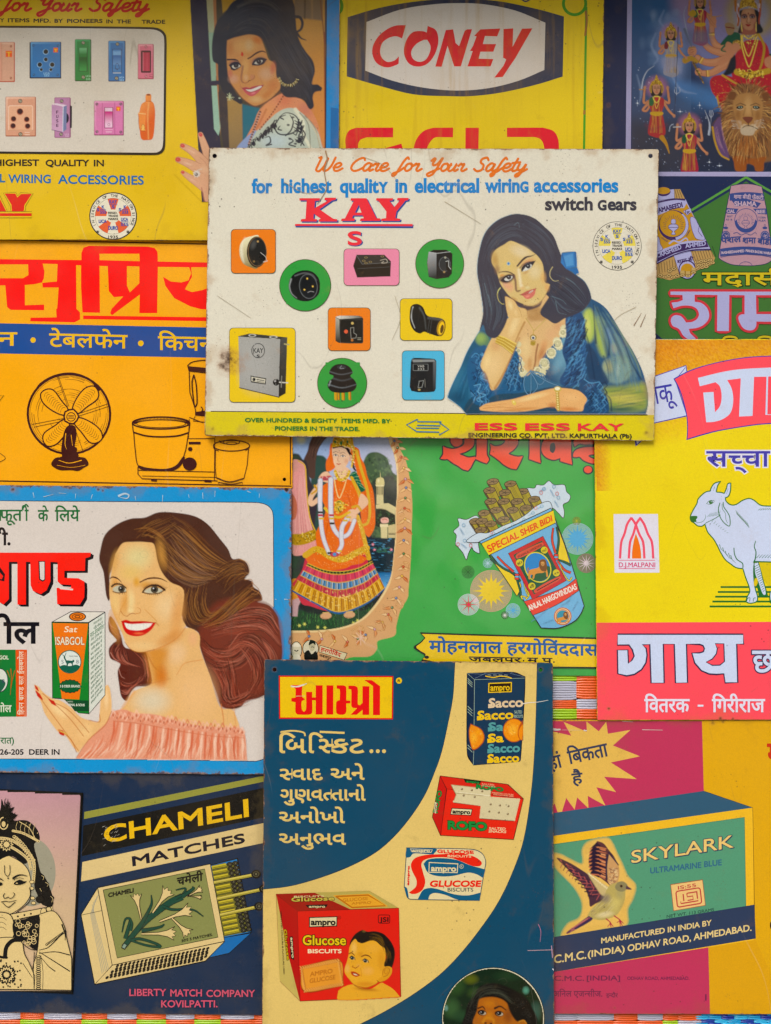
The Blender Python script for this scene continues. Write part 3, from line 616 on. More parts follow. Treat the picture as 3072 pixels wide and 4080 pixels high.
c.fill('=788,866 804,864 800,884 790,890 782,890', '0c0c0c'); c.line('=788,868 804,866 798,890 784,892 788,868', '9a9e9a', 1.8); c.line('808,860 810,890', '8a8a80', 1.5); c.fill(ell(795, 795, 5, 3), '909488'); c.fill(ell(788, 899, 5, 4), 'a89868'); p.canvas(c); p.text('VAB', 782, 818, 806, 9, 'c0c0b8'); p.text('333', 782, 828, 806, 8, 'c0c0b8')

V(800, 560, 1840)
for q, col, a, b in (('450,36 456,70 446,110 454,170 440,200 420,230', 'a08468', 5, 2), ('1586,775 1560,800 1546,850 1556,870 1584,900', 'f0ece0', 3, 1.5), ('1562,668 1590,622', '8c6c50', 3, 1), ('1586,672 1606,626', '8c6c50', 3, 1), ('1570,600 1500,640 1470,700', 'a89878', 1.5, 1), ('700,560 720,640 690,720', 'b0a48c', 1.5, 1), ('300,150 380,190 440,170', 'a8987c', 2, 1), ('60,560 120,600 180,640', 'b4a890', 1.5, 1), ('880,220 1010,300', 'a89878', 1.5, 1), ('590,60 660,90 720,160', 'b0a080', 1.5, 1), ('1420,690 1500,740', 'e8e8e0', 2, 1), ('1130,880 1160,870', 'e4e0d4', 4, 2)):
    p = s.P('scratch_mark'); p.line(q, col, a, b)
p = s.P('portrait', 'young woman with long black hair, blue ruffled gown and gold hoop earrings')
V(1760, 840, 860)
body = '190,1568* 150,1520 100,1480 46,1440* 60,1390 100,1300 150,1200 200,1080 290,930* 320,780 300,620 275,480 285,340 330,180 420,80 540,28 640,30 720,60 780,110 860,190 900,290 925,350* 930,322 1030,314 1040,330 1046,440* 1058,478 1040,492 1100,540 1140,610 1158,680* 1230,720 1290,780 1400,960 1480,1090 1550,1240 1590,1400 1590,1500 1575,1568*'
c = Canvas(30, 10, 1610, 1580, 'e0dccb', 2.6, 'auto'); m = c.fill(body, '3f6a88', 3); c.m = m; c.fill('330,100 700,60 960,400 960,700 700,760 560,720 380,900 300,700 280,300', '3c3e4c', 6); c.m = None
c.line('190,1568 150,1520 100,1480 46,1440 60,1390 100,1300 150,1200 200,1080 290,930', '5cb0dc', 5, a=.7, blur=3); c.line('318,780 300,620 273,480 283,340 328,180 418,80 540,26', '78b8dc', 4, a=.6, blur=3)
c.m = m
# robe
c.fill('46,1440 100,1300 200,1080 300,930 380,960 350,1040 240,1130 200,1250 230,1400 260,1500 190,1568 100,1480', '2a5a78', 8)
c.fill('190,1568 230,1440 420,1400 620,1380 860,1360 1100,1360 1250,1400 1575,1400 1590,1570', '2c4a5e', 8)
c.fill('280,950 350,960 370,1010 330,1050 270,1020', '6a8e60', 12, .8); c.blob(300, 980, 60, 60, '98b468', .9); c.blob(130, 1300, 50, 160, '3e7896', .7, 25); c.blob(130, 1440, 70, 60, '1e4a66', .8)
c.fill('1158,680 1230,720 1290,780 1400,960 1480,1090 1550,1240 1590,1400 1590,1560 1300,1560 1200,1380 1110,1300 1080,900', '2e5578', 6)
c.fill('1100,780 1150,760 1190,860 1170,980 1130,1010 1080,900', 'b0c468', 22, .95); c.fill('1200,820 1250,860 1260,980 1270,1120 1230,1110 1190,980', 'a4b860', 24, .95); c.blob(1130, 880, 30, 120, 'd0d480', .9, -8)
c.fill('1280,900 1380,980 1440,1080 1400,1120 1330,1100 1290,1010', '6a86a8', 16, .8); c.blob(1330, 1060, 36, 60, 'c8b888', .85, -10); c.blob(1290, 960, 40, 70, '7890b8', .6)
c.fill('1250,1170 1300,1130 1400,1120 1460,1180 1460,1270 1380,1330 1290,1320 1240,1250', '7c9894', 16, .95); c.blob(1290, 1200, 60, 70, 'b0b078', .9); c.blob(1360, 1220, 24, 90, 'a8bcb0', .8, 6); c.blob(1420, 1200, 40, 70, '88a8b0', .7); c.line('1340,1140 1330,1230 1350,1310', '4a6a78', 8, 3, 6, .7); c.line('1250,1120 1280,1210 1290,1320', '1e3850', 10, 4, 8, .8)
c.fill('1110,1040 1180,1080 1230,1200 1290,1320 1200,1340 1130,1280', '26405e', 12, .9); c.fill('1440,1100 1540,1240 1560,1340 1460,1340 1460,1220', '345a80', 12, .8)
c.fill('1240,1370 1400,1350 1560,1330 1588,1420 1560,1540 1300,1540 1280,1440', '8c9c50', 30, .95); c.blob(1400, 1440, 170, 60, 'ccc068', .9, 3); c.blob(1400, 1390, 150, 14, '4a6a50', .7, -3); c.blob(1460, 1490, 120, 16, '4c6848', .8, 4); c.blob(1380, 1530, 180, 30, '3a5a52', .9)
c.strands('1170,740 1210,900 1260,1100 1290,1330', '1240,740 1400,960 1520,1200 1570,1400', 110, ['4c7ca0', '1c3c5c', '7ca0a0', '9cb070', '24486c'], 16, .3, 10, blur=9); c.strands('1280,1400 1400,1370 1560,1340', '1290,1530 1420,1520 1580,1500', 50, ['b8b45c', '5c7850', '3c5c60', 'd0c470'], 14, .35, 6, blur=8); c.strands('100,1420 180,1240 260,1040', '220,1480 230,1300 300,1100', 40, ['4c88ac', '1c4460', '2c6488'], 14, .35, 6, blur=8)
for q in ('1190,740 1240,860 1290,1000 1290,1110', '1090,900 1130,1000 1160,1160 1180,1300', '1300,820 1400,1000 1470,1180 1540,1300', '1170,720 1180,900 1190,1020', '1240,1400 1300,1450 1310,1540'): c.line(q, '1a3450', 4, 14, 8, .8)
# skin: chest, neck, arms
sk, sh_, hi = 'd9b684', 'b07c50', 'e6d2a2'
c.fill('640,700 800,640 900,820 960,830 960,900 880,1010 780,1120 730,1240 700,1240 640,1270 590,1110 580,980 620,860', sk, 5)
c.fill('640,790 700,800 800,780 820,830 770,850 690,850', 'b08858', 20, .8); c.blob(720, 770, 110, 50, 'a07848', .7); c.blob(730, 905, 90, 70, 'e0c494', .6); c.blob(900, 900, 60, 90, 'd29a70', .6, 20); c.blob(860, 960, 70, 60, 'dcae84', .6); c.blob(650, 1090, 50, 130, 'e4cc98', .8); c.blob(780, 1080, 50, 90, 'c08858', .8, 25)
c.line('745,1010 725,1100 722,1170 705,1240', '9a6848', 12, 10, 8, .9); c.blob(690, 1180, 30, 80, 'b88458', .7); c.blob(610, 960, 26, 110, 'b89058', .5)
# blouse centre
c.fill('590,1050 600,1200 640,1280 740,1260 780,1180 950,940 980,1080 960,1280 880,1340 640,1400 500,1380 500,1200', '3a6888', 6, 1); 
c.fill('590,1110 640,1270 700,1240 730,1240 780,1120 880,1010 930,930 945,830* 900,830 760,900 620,900 585,1000', sk, 4)
c.fill('745,860 900,820 950,830 940,910 870,1010 780,1115 725,1230 700,1245 640,1260 590,1100 585,1000 620,860', sk, 4); c.blob(650, 1060, 60, 120, 'e4cc98', .8); c.blob(850, 950, 80, 70, 'dcae84', .6, -40); c.blob(900, 890, 60, 50, 'd09c74', .6); c.line('742,1030 728,1100 722,1170 706,1236', '8c5a3c', 12, 12, 7, .9); c.blob(770, 1100, 36, 100, 'b87e54', .85, 22); c.blob(680, 1180, 26, 70, 'bc8a58', .6); c.blob(790, 1030, 40, 60, 'd49c6c', .6, 30)
c.grad('780,1260 960,950 990,1060 970,1280 900,1330 800,1290', '2e5274', '6c9cb4', (800, 1260), (960, 1120), 10); c.blob(900, 1180, 50, 110, '7aa8bc', .7, 25)
# lace
for i, (x, y) in enumerate(((945, 910), (935, 950), (890, 1005), (905, 1045), (850, 1090), (845, 1110), (790, 1170), (800, 1200), (740, 1230), (775, 1245))): c.fill(star(x, y, 34, 28, 9, i*13), 'd8d4ac', 5)
for i, (x, y) in enumerate(((592, 1030), (590, 1090), (596, 1150), (606, 1210), (622, 1260), (618, 1180), (640, 1250))): c.fill(star(x, y, 26, 20, 9, i*17), 'd4d0a8', 5)
for x, y, r in ((893, 1025, 36), (845, 1095, 38), (792, 1175, 38), (740, 1232, 24), (935, 940, 26), (600, 1160, 24), (620, 1230, 22), (592, 1080, 18)):
    c.line(ell(x, y, r*.6), '8a8a68', 4, closed=True, a=.7); c.line(ell(x, y, r*.95), 'eeeac8', 5, closed=True, a=.8)
    for k in range(8): c.blob(x+r*.35*math.cos(k*.785), y+r*.35*math.sin(k*.785), 4, 4, '707058', .8)
# ruffles right column
c.fill('960,820 1060,780 1100,840 1110,960 1110,1100 1100,1240 1080,1320 960,1360 910,1310 960,1200 930,1080 960,960', '2a4e78', 6)
cols = ['4a80ac', '1c3450', '5c94bc', '243c64', '3c6c9c', '16283e']
for i in range(150):
    x = 960 + rng.rand()*130; y = 830 + rng.rand()*480; a = rng.randn()*.5; L = 30+rng.rand()*50
    c.line([(x, y), (x+L*.5, y-L*.35*math.cos(a)), (x+L*.2, y+L*.5), (x-L*.3, y+L*.9)], cols[rng.randint(6)], 3, 7, 2.5, .75, wm=8)
# left sleeve ruffles
c.fill('240,1080 290,1050 340,1040 330,1120 300,1190 350,1280 380,1340 360,1380 440,1380 520,1210 570,1080 600,1150 590,1250 640,1330 620,1400 420,1420 280,1500 230,1430 200,1300 200,1180', '2c5c84', 6)
for i in range(150):
    t = rng.rand(); x, y = ((220+rng.rand()*130, 1090+rng.rand()*390) if t < .62 else (470+rng.rand()*120, 1130+rng.rand()*220))
    c.line([(x, y), (x+18+rng.randn()*14, y-14), (x+34, y+16+rng.randn()*10), (x+20, y+44)], cols[rng.randint(6)], 3, 6, 2.5, .75, wm=8)
c.line('300,1110 330,1130 290,1180 340,1240 300,1290 370,1320 330,1380', '62a4cc', 7, 4, 3, .9); c.line('250,1350 300,1340 280,1400 340,1420 300,1440 270,1450 280,1470 320,1470', '6caad0', 7, 5, 3, .9); c.line('230,1130 260,1100 290,1120 270,1160', '5a9cc8', 6, 4, 3, .9)
# cuff at right
c.fill('1060,1370 1100,1300 1220,1320 1200,1400 1270,1430 1280,1560 1090,1560 1110,1470', '2a4c70', 6)
for i in range(60):
    x, y = 1090+rng.rand()*150, 1320+rng.rand()*220; c.line([(x, y), (x+22, y-12), (x+40, y+16), (x+16, y+40)], cols[rng.randint(6)], 3, 6, 2.5, .7, wm=8)
c.line('1100,1300 1150,1330 1220,1322 1200,1360', '5a94bc', 8, 5, 3)
# bow laces
for q in ('690,1230 640,1290 640,1380 680,1420 690,1330 690,1240', '690,1240 750,1250 790,1310 750,1340 700,1260', '680,1240 720,1300 740,1360 700,1410', '700,1240 780,1260 800,1300', '700,1250 820,1320 900,1350'): c.line(q, '101c2c', 10, 10, 3, .7); c.line(q, '6c98b8', 6, 5, 2)
# forearm on table and hand
c.fill('290,1520* 340,1490 440,1470 560,1450 700,1410 860,1370 960,1370 1060,1390 1120,1450 1100,1500 1080,1546 900,1540 860,1510 700,1540 560,1556 440,1552 300,1540', 'e0b078', 4)
c.blob(700, 1440, 170, 26, 'eed49c', .8, -14); c.blob(1000, 1440, 100, 50, 'e8bc84', .8, 6); c.blob(980, 1530, 110, 24, 'c47c48', .8, 3); c.blob(620, 1530, 180, 18, 'c88c54', .8, -4); c.blob(860, 1500, 60, 30, 'c07a48', .7); c.line('320,1525 440,1515 540,1520 620,1500', 'b0703c', 4, 2, 3, .8); c.line('330,1505 400,1500 500,1488', 'b87c48', 3, 2, 3, .7); c.line('420,1548 520,1540 640,1548', 'a86838', 4, 3, 3, .8); c.line('300,1560 700,1552 1080,1552', '5a6a78', 8, 5, 5, .8)
c.fill(ell(558, 1480, 14, 22, -30), 'dcc468'); c.blob(556, 1474, 8, 10, 'f8eeb0', 1)
for y in range(1370, 1520, 18): c.fill(ell(892+(y-1370)*.06, y+20, 14, 13), 'b89848'); c.blob(890+(y-1370)*.06, y+16, 10, 8, 'f4e8ac', 1)
c.fill(ell(895, 1376, 30, 22), 'c8b060'); c.fill(ell(893, 1372, 20, 13), 'f0eccc'); c.line('892,1510 884,1525', 'c8b060', 5)
# raised forearm
c.fill('500,840* 620,740 660,800 640,880 590,990 560,1070 490,1240 430,1360 380,1380 350,1270 300,1200 330,1100 400,960', 'dcbb84', 5)
c.blob(400, 1200, 90, 150, 'e6c894', .9, 20); c.blob(350, 1160, 40, 100, 'f0d8a0', .7, 15); c.line('600,980 540,1120 470,1270 410,1370', 'a87444', 6, 16, 9, .8); c.line('330,1240 360,1320 390,1376', 'a06a40', 8, 5, 6, .7); c.blob(560, 880, 40, 130, 'ecd4a0', .9, 22); c.line('640,860 600,940 570,1010', 'a87a48', 14, 8, 7, .8); c.blob(420, 1040, 50, 60, 'cfa070', .6)
for i in range(7):
    o = i*13; c.line([(418+o*.0+i*2+0, 1000-o*0+ -i*9+14), (470+i*3, 1040-i*10), (545+i*5, 1100-i*12)], 'c8a63c' if i % 2 else 'e8d070', 9, 8, 2, .95); c.line([(416+i*2, 1007-i*9+14), (468+i*3, 1047-i*10), (543+i*5, 1107-i*12)], '6a4c14', 3, 3, 1.5, .7)
# hair
hr = '3c3e4c'
c.fill('320,880 290,930 310,800 300,620 272,480 282,340 330,180 420,80 540,28 640,30 720,60 780,110 860,190 905,290 925,370 960,440 1040,500 1110,560 1150,650 1150,690 1100,760 1030,800 950,830 880,870 820,840 760,780 840,640 820,560 790,470 700,330 560,240 440,260 390,340 400,480 440,560 490,660 510,800 480,900 420,980 350,960', hr, 4)
c.fill('500,640 560,700 640,730 700,740 650,760 570,720 520,700', hr, 8, .8)
c.strands('300,380 330,250 400,150 520,80 640,80', '380,480 400,320 460,240 560,200 660,260', 90, ['2c2e3a', '4a5262', '5a6674', '343644'], 6, .4, 8, m=m)
c.strands('290,480 310,620 330,780 330,900', '420,520 470,660 490,800 430,930', 110, ['2a2c38', '4a5464', '60707c', '30323e'], 6, .4, 8, m=m)
c.strands('640,60 760,130 850,230 900,340', '600,180 700,250 780,330 830,480', 80, ['2c2e3a', '4a5262', '566272', '343644'], 6, .4, 8)
c.strands('880,480 1000,520 1100,620 1130,700', '820,640 880,740 960,800 1040,790', 130, ['2c2e3a', '485060', '5a6a78', '30323e', '262834'], 6, .45, 14)
for q in ('560,110 590,90 600,130', '330,560 350,640 370,740', '360,650 380,740 385,800', '960,520 1010,550 1030,570', '880,700 900,780 960,800', '850,660 930,690 960,720'): c.line(q, '74909c', 5, 2, 3, .55)
# bow in the hair
c.fill('=924,330 1030,314 1038,330 1044,430 960,448 920,400', '3478b8'); c.fill('=940,350 1010,330 1020,420 960,432', '5a9cd0', 10, .8); c.line('1030,320 1030,430', '1c4a7c', 6, 3, 3); c.fill('960,450* 1050,440 1058,478 1030,490 1010,470', '2a6aa8', 3); c.line('930,340 960,440', '1c4a80', 8, 4, 4, .7)
# face (closer enlargement)
c.view(1940, 960, 300)
c.fill('540,0 380,80 200,190 120,320 110,480 200,640 250,800 300,950 400,1100 520,1240 700,1350 860,1410 1000,1430 1150,1360 1280,1230 1380,1000 1390,960 1300,930 1260,850 1260,700 1230,500 1120,330 950,200 800,110', 'd8bf84', 12)
c.blob(750, 230, 330, 180, 'e2d2ac', .9, 20); c.blob(1060, 680, 200, 230, 'e0cfa4', .9); c.blob(480, 560, 220, 180, 'dcc47c', .7); c.blob(180, 420, 110, 260, 'b89458', .8, -8); c.blob(230, 640, 90, 140, '8c6a50', .7); c.blob(1250, 820, 90, 200, 'dcae70', .7); c.blob(1330, 1030, 80, 130, 'dcaa70', .8); c.blob(500, 1010, 130, 170, 'e2a888', .8, -20); c.blob(400, 960, 80, 120, 'dca090', .6, -20); c.blob(1000, 1340, 200, 70, 'e0cc94', .8); c.blob(1180, 1240, 130, 130, 'dcc080', .6); c.blob(600, 1290, 120, 60, 'b88c58', .7, 30)
c.line('700,640 720,760 740,900 760,1000', 'ece0bc', 50, 70, 34, .9); c.line('600,760 630,880 640,1000 650,1090 690,1120 740,1096', '7a5a4c', 46, 14, 18, .9, wm=46); c.line('690,1100 745,1092', '4a3a3c', 20, 12, 9, .8); c.blob(790, 1040, 60, 50, 'e0bc84', .9); c.line('850,1000 890,980 910,930', 'a87c50', 10, 6, 8, .8); c.blob(900, 1030, 70, 50, 'e0d4a4', .8); c.line('770,930 830,960', 'd4b078', 20, 10, 12, .6)
# brows
c.line('672,556 720,500 800,410 880,356 980,335 1070,295', '3c3236', 34, 6, 9, 1, wm=46); c.line('270,700 350,680 440,680 520,700 600,750', '4c3e3e', 14, 26, 10, .95, wm=28)
# eye, right
c.blob(900, 470, 210, 90, 'd49870', .8, -25); c.line('730,600 800,520 900,470 1010,450 1076,436', '5c4244', 20, 10, 9, .9); c.fill('762,680* 760,610 800,545 870,490 960,462 1076,445* 1040,500 1000,560 940,620 860,660', '2c2a34', 6); c.fill('784,676* 840,600 900,540 980,520 985,560 950,610 880,650', 'dcdcd4', 5); c.fill(ell(915, 562, 52, 50), '2a2c36'); c.line('850,520 900,492 980,490', '6a6c74', 14, 8, 8, .7); c.fill('960,520 990,530 980,580 940,615 970,560', 'dcdcd4', 4); c.fill(ell(905, 546, 12), 'c8d0d4'); c.blob(860, 700, 110, 30, 'b88860', .6, -25)
# eye, left
c.fill('260,860 300,800 400,760 500,730 600,750 620,800 560,880 480,930 360,930', '584046', 22, .8); c.blob(330, 760, 80, 34, 'd89858', .8, -20); c.fill('300,880* 360,810 430,765 500,750 570,770 590,790 550,850 500,890 440,915 370,910', '2e2a34', 8); c.fill('385,850 420,815 560,775 565,810 520,860 460,885 410,878', 'd8d8d0', 5); c.fill(ell(487, 808, 50, 44), '2c2c36'); c.fill(ell(480, 790, 14, 10), 'b8c0c8'); c.line('380,820 430,770 500,752 590,780', '1c1a22', 14, 10, 5)
c.fill(ell(478, 502, 42), 'a8c8cc', 14, .8); c.fill(ell(478, 500, 23, 27), '3a7cc0', 4)
# mouth
c.fill('730,1190* 800,1160 880,1110 960,1085 1100,1040* 1080,1090 1060,1180 1000,1250 920,1285 850,1270 800,1220', 'd0786c', 7); c.fill('730,1192* 860,1120 940,1090 1090,1045* 1000,1110 900,1160 800,1195', 'b8645c', 6); c.fill('910,1160* 960,1120 1020,1088 1028,1100 990,1130 940,1160', 'eae4d4', 4); c.line('735,1192 820,1188 910,1160 1030,1100 1095,1045', '5c3838', 10, 5, 5, .9); c.blob(900, 1225, 70, 34, 'e89888', .9, -20); c.blob(880, 1330, 110, 26, 'c89c60', .5)
# chin line, neck shadow
c.line('420,1150 520,1250 700,1360 860,1425 1000,1440 1140,1380 1260,1260 1380,1040', '6c5044', 10, 10, 12, .8); c.fill('640,1340 860,1440 1010,1450 1150,1390 1220,1330 1160,1450 900,1540 840,1500 700,1440', '4c4048', 22, .9)
# hand at the cheek
c.fill('400,1240 440,1230 560,1290 620,1340 680,1440 760,1480 850,1500 890,1570 880,1680 500,1700 450,1600 420,1450', 'dcbc84', 10); c.line('400,1240 440,1232 560,1290 620,1340 690,1450 740,1560 770,1680', '9c7048', 9, 7, 8, .8); c.line('740,1480 840,1500 890,1560 885,1640', '96684a', 9, 7, 8, .8); c.blob(520, 1420, 70, 150, 'ecd8a4', .9, -15); c.blob(640, 1580, 50, 110, 'e8cc98', .8, -15); c.line('400,1260 420,1450 460,1640', '7c5c48', 8, 6, 8, .7)
c.line('298,1035 250,1100 232,1200 262,1320 330,1390 378,1398', 'c4b870', 16, 12, 4); c.line('296,1040 252,1104 240,1150', 'e8ec9c', 12, 8, 4); c.line('1455,575 1405,660 1390,760 1430,840 1490,885 1580,880', 'd0c490', 16, 10, 4)
c.view(1760, 840, 860)
for q in ('650,830 690,890 710,925', '800,840 750,890 712,925'): c.line(q, '8a6c30', 6, 5, 2); c.line(q, 'e0cc80', 3, 3, 1.5)
c.fill(ell(706, 978, 26, 24), 'a08848'); c.fill(ell(706, 980, 16), 'e8e4cc'); c.fill(ell(706, 981, 10), '20305c'); c.fill('=686,1006 726,1006 722,1034 704,1042 684,1032', 'b09848'); c.line('=694,1012 718,1014', '6a5420', 3); c.line('=694,1024 716,1026', '6a5420', 3); c.line('708,925 706,955', 'b89c50', 5)
c.m = None; c.grain('=0,0 1700,0 1700,1600 0,1600', .03, 1)
p.canvas(c); p.line('=190,1571 1588,1574', '2a2a28', 5)
# ================================================================ yellow and red sign with the white cow
s = Sign('2365,1354 3130,1350 3134,2868 2379,2870', .0062, 'ecd848', 'glossy yellow sign with a white cow above a red lettered band', dict(rust=.25, scratch=.3, stain=.06, blotch=.08, speck=.6, spots=((2425, 2823, 12, .9), (2870, 2862, 14, .7), (2920, 2864, 10, .5)), dirt='a0702c', rough=.38), holes=((2426, 2824, 6),)); SIGNS.append(s)
V(2360, 1340, 712)
p = s.P('printed_background')
o_ = [(16, 36), (1800, 30), (1800, 1400), (30, 1400)]; c = Canvas(14, 34, 1800, 1440, 'ecd848', 5.6); Y_, X_ = c.Y, c.X
t = np.clip(1 - (Y_-40)/900 + .12*np.sin(X_/300), 0, 1); t = np.maximum(t, np.clip(1-(X_-20)/160, 0, 1)*.8)[..., None]**.8
c.rgb = lin('ecd848')*(1-t) + lin('e09838')*t; r = rng.rand(*X_.shape)[..., None]; amp = np.clip(t*1.5+.12, 0, 1)
c.rgb = c.rgb*(1-amp*.55*np.maximum(0, r-.45)/.55) + lin('c87038')*amp*.5*np.maximum(0, r-.45)/.55; r = rng.rand(*X_.shape)[..., None]; c.rgb = c.rgb*(1-amp*.3*(r > .8)) + lin('f0b860')*amp*.3*(r > .8)
c.cov = (X_ > 18+ (Y_/1900*14)) ; p.canvas(c)
p = s.P('red_band'); V(2360, 2080, 712); p.poly('=39,938 1800,930 1800,1846 46,1848', 'fa5c68')
p = s.P('ribbon', 'white ribbon end with blue lettering'); V(2360, 1340, 712)
p.poly('=560,376 876,268 886,330 772,392 890,745 570,815', '3c3fa4'); p.poly('=560,384 870,277 878,330 764,390 878,737 570,806', 'ccd6f0'); p.line('=800,376 868,290', '3c3fa4', 6)
p.text('ाकू', 590, 632, 788, 158, '3c3fa4', bold=3, rot=-10, ref=.62); p.poly('=396,975 404,1026 462,978', '3c3fa4'); p.poly('=412,976 416,1006 444,978', 'ccd6f0')
p = s.P('ribbon', 'large red curved ribbon with white lettering')
R1 = '756,396* 900,320 1080,262 1300,214 1500,188 1800,176* 1800,820* 1660,818 1500,832 1200,880 1040,920 878,968* 884,860 876,740 840,590 800,480'
p.poly(R1, '3c3fa4'); R2 = '770,400* 900,330 1080,270 1300,222 1500,196 1800,184* 1800,810* 1660,808 1500,822 1200,870 1040,908 888,954* 893,860 885,740 850,590 812,480'; p.poly(R2, 'fa5c68')
p.poly('984,388* 1200,335 1400,305 1800,285* 1800,375* 1640,374* 1632,728* 1800,724* 1800,735 1614,732* 1624,376* 1508,378* 1494,742* 1368,748* 1384,392* 1258,408* 1300,490 1314,600 1290,710 1220,770 1140,796 1062,802* 1034,524* 1130,518* 1144,708* 1190,650 1206,560 1190,470 1150,428* 1002,466*', 'ccd8f2')
p = s.P('lettering', 'blue lettering with white edge'); p.text('स~च्चा', 1066, 1212, 1656, 138, '4442a8', bold=7, out=[(12, 'e0e0f0')], ref=.62)
# emblem card
p = s.P('emblem_card'); p.poly('=198,1657 612,1656 626,2203 208,2204', 'e2e2f0')
def arch(x0, x1, xt, yt, yb, w_): p.line('%d,%d %d,%d %d,%d %d,%d %d,%d' % (x0, yb, x0+12, yb-150, (x0+xt)/2-12, (yb+yt)/2-40, xt-40, yt+60, xt, yt), 'ee5a74', w_, n=6) if x0 < xt else p.line('%d,%d %d,%d %d,%d %d,%d %d,%d' % (x0, yb, x0-12, yb-150, (x0+xt)/2+12, (yb+yt)/2-40, xt+40, yt+60, xt, yt), 'ee5a74', w_, n=6)
yb = 2072
arch(258, 0, 366, 1690, yb, 22); arch(340, 0, 450, 1690, yb, 22); arch(486, 0, 362, 1690, yb, 22); arch(568, 0, 442, 1690, yb, 22)
p.poly('406,1836* 436,1920 452,2000 456,2072* 370,2072* 372,2000 386,1910', 'ee7c3c'); p.line('=244,2088 586,2088', 'd84a78', 6); p.line('=246,2166 586,2166', 'd84a78', 6); p.text('D.J.MALPANI', 248, 2152, 586, 46, 'd0487a', bold=2.4)
# cow
p = s.P('cow_picture', 'white cow outlined in green'); Gn = '2f7038'; Wt = 'ccd8f2'
V(2360, 2080, 712)
for i, (x, y) in enumerate(((1196, 606), (1170, 652), (1146, 696), (1120, 741), (1094, 787))): p.line('=%d,%d 1800,%d' % (x, y, y), Gn, 17)
cow = '936,-2 960,20 1010,40 1050,20 1062,60 1080,100 1130,160 1165,220 1195,280 1240,350 1290,390 1340,425 1404,436 1420,520 1460,600 1470,650 1440,700 1434,740 1480,758 1530,740 1540,680 1530,640 1520,580 1510,500 1512,440 1512,370 1660,374 1800,380* 1800,-300* 1560,-300* 1060,-200*'
V(2360, 1340, 712)
top = '914,1680 940,1620 975,1560 985,1520 1020,1480 1060,1450 1100,1442* 1110,1410 1140,1370 1198,1352* 1170,1390 1155,1452* 1200,1455 1230,1464* 1250,1420 1262,1376 1292,1366* 1288,1440 1270,1490 1240,1506* 1250,1540 1290,1570 1340,1568 1400,1530 1460,1512 1510,1530 1560,1570 1620,1582 1800,1580* 1800,2110* 1660,2105 1512,2101* 1504,2180 1510,2300 1524,2370 1540,2420 1534,2470 1480,2489 1436,2474 1444,2430 1468,2380 1460,2330 1430,2250 1404,2167* 1340,2156 1290,2122 1240,2082 1195,2012 1165,1950 1130,1890 1080,1832 1062,1790 1050,1752* 1020,1770 980,1766 950,1740 920,1720'
P_ = pts(top); p.poly(cx_scale2(P_, 0) if 0 else P_, Wt); p.line(top, Gn, 10, closed=True)
p.poly('914,1682 940,1674 975,1676 980,1690 966,1712 975,1722 950,1732 920,1718', Gn); p.line('950,1716 980,1738 1030,1726 1056,1690 1052,1662', Gn, 5, 3); p.line('1064,1560 1090,1534 1130,1530 1134,1544 1100,1566 1064,1560', Gn, 4); p.poly(ell(1105, 1547, 18, 16), Gn); p.poly(ell(1108, 1542, 4), Wt)
p.line('1190,1552 1176,1610 1190,1680 1230,1740 1280,1768 1282,1690 1260,1640 1226,1590 1220,1544', Gn, 8); p.line('1210,1560 1214,1610 1240,1650 1246,1710 1262,1740', Gn, 5, 3); p.line('1196,1664 1140,1700 1060,1740 1048,1756', Gn, 7, 5); p.line('1140,1400 1130,1440', Gn, 4, 2); p.line('1268,1420 1250,1470', Gn, 4, 2)
for i in range(8): p.line('=%d,%d %d,%d' % (1074+i*14, 1684-i*2, 1100+i*14, 1650-i*4), Gn, 3.5, 1.5); p.line('=%d,%d %d,%d' % (1112+i*20, 1734+i*14, 1132+i*20, 1704+i*18), Gn, 3.5, 1.5)
for i in range(11): p.line('=%d,%d %d,%d' % (1352+i*11, 1664+i*12, 1336+i*11, 1618+i*12), Gn, 5, 2)
for i in range(9): p.line('=%d,%d %d,%d' % (1546+i*22, 1622-i, 1576+i*22, 1604-i*2), Gn, 4, 2)
for i, (a, b) in enumerate(((1186, 1940), (1215, 1968), (1240, 2000), (1270, 2020), (1290, 2040))): p.line('%d,%d %d,%d %d,%d' % (a, b, a+14, b+40, a+48, b+74), Gn, 6, 2)
p.line('1320,1972 1326,2030 1350,2080 1400,2116 1404,2160', Gn, 8, 9); p.line('1524,1906 1510,1960 1526,2010 1520,2070 1504,2110', Gn, 6, 12)
for i in range(9): p.line('=%d,2066 %d,2034' % (1530+i*26, 1562+i*26), Gn, 5, 2)
V(2360, 2080, 712)
p.poly('1504,380* 1552,370* 1570,430 1590,520 1620,620 1640,690* 1560,700 1546,640 1520,560 1508,480', Gn); p.poly('1512,385* 1544,378* 1562,430 1584,530 1610,620 1616,670 1600,680 1580,650 1550,560 1520,480', Wt)
for i in range(13): p.line('=%d,%d %d,%d' % (1506+i*7, 420+i*19, 1552+i*4.5, 396+i*20), Gn, 5)
p.poly(ell(1524, 560, 18, 40, 10), 'd8c020'); p.line('1440,736 1450,710 1470,708 1466,740', Gn, 5); p.line('1500,742 1504,712 1524,706', Gn, 5)
p.line('=1512,368 1800,376', Gn, 10); p.poly('=1552,376 1800,382 1800,592 1640,592 1600,540 1570,440', 'd8c41c'); p.poly(ell(1664, 700, 14, 60), Gn); p.poly(ell(1670, 690, 10, 46), Wt)
p = s.P('lettering', 'large white lettering with dark edge')
p.text('-', 980, 1736, 1036, 40, 'e4e0f0', bold=6) if 0 else p.line('=982,1712 1036,1712', 'e4e0f0', 18)
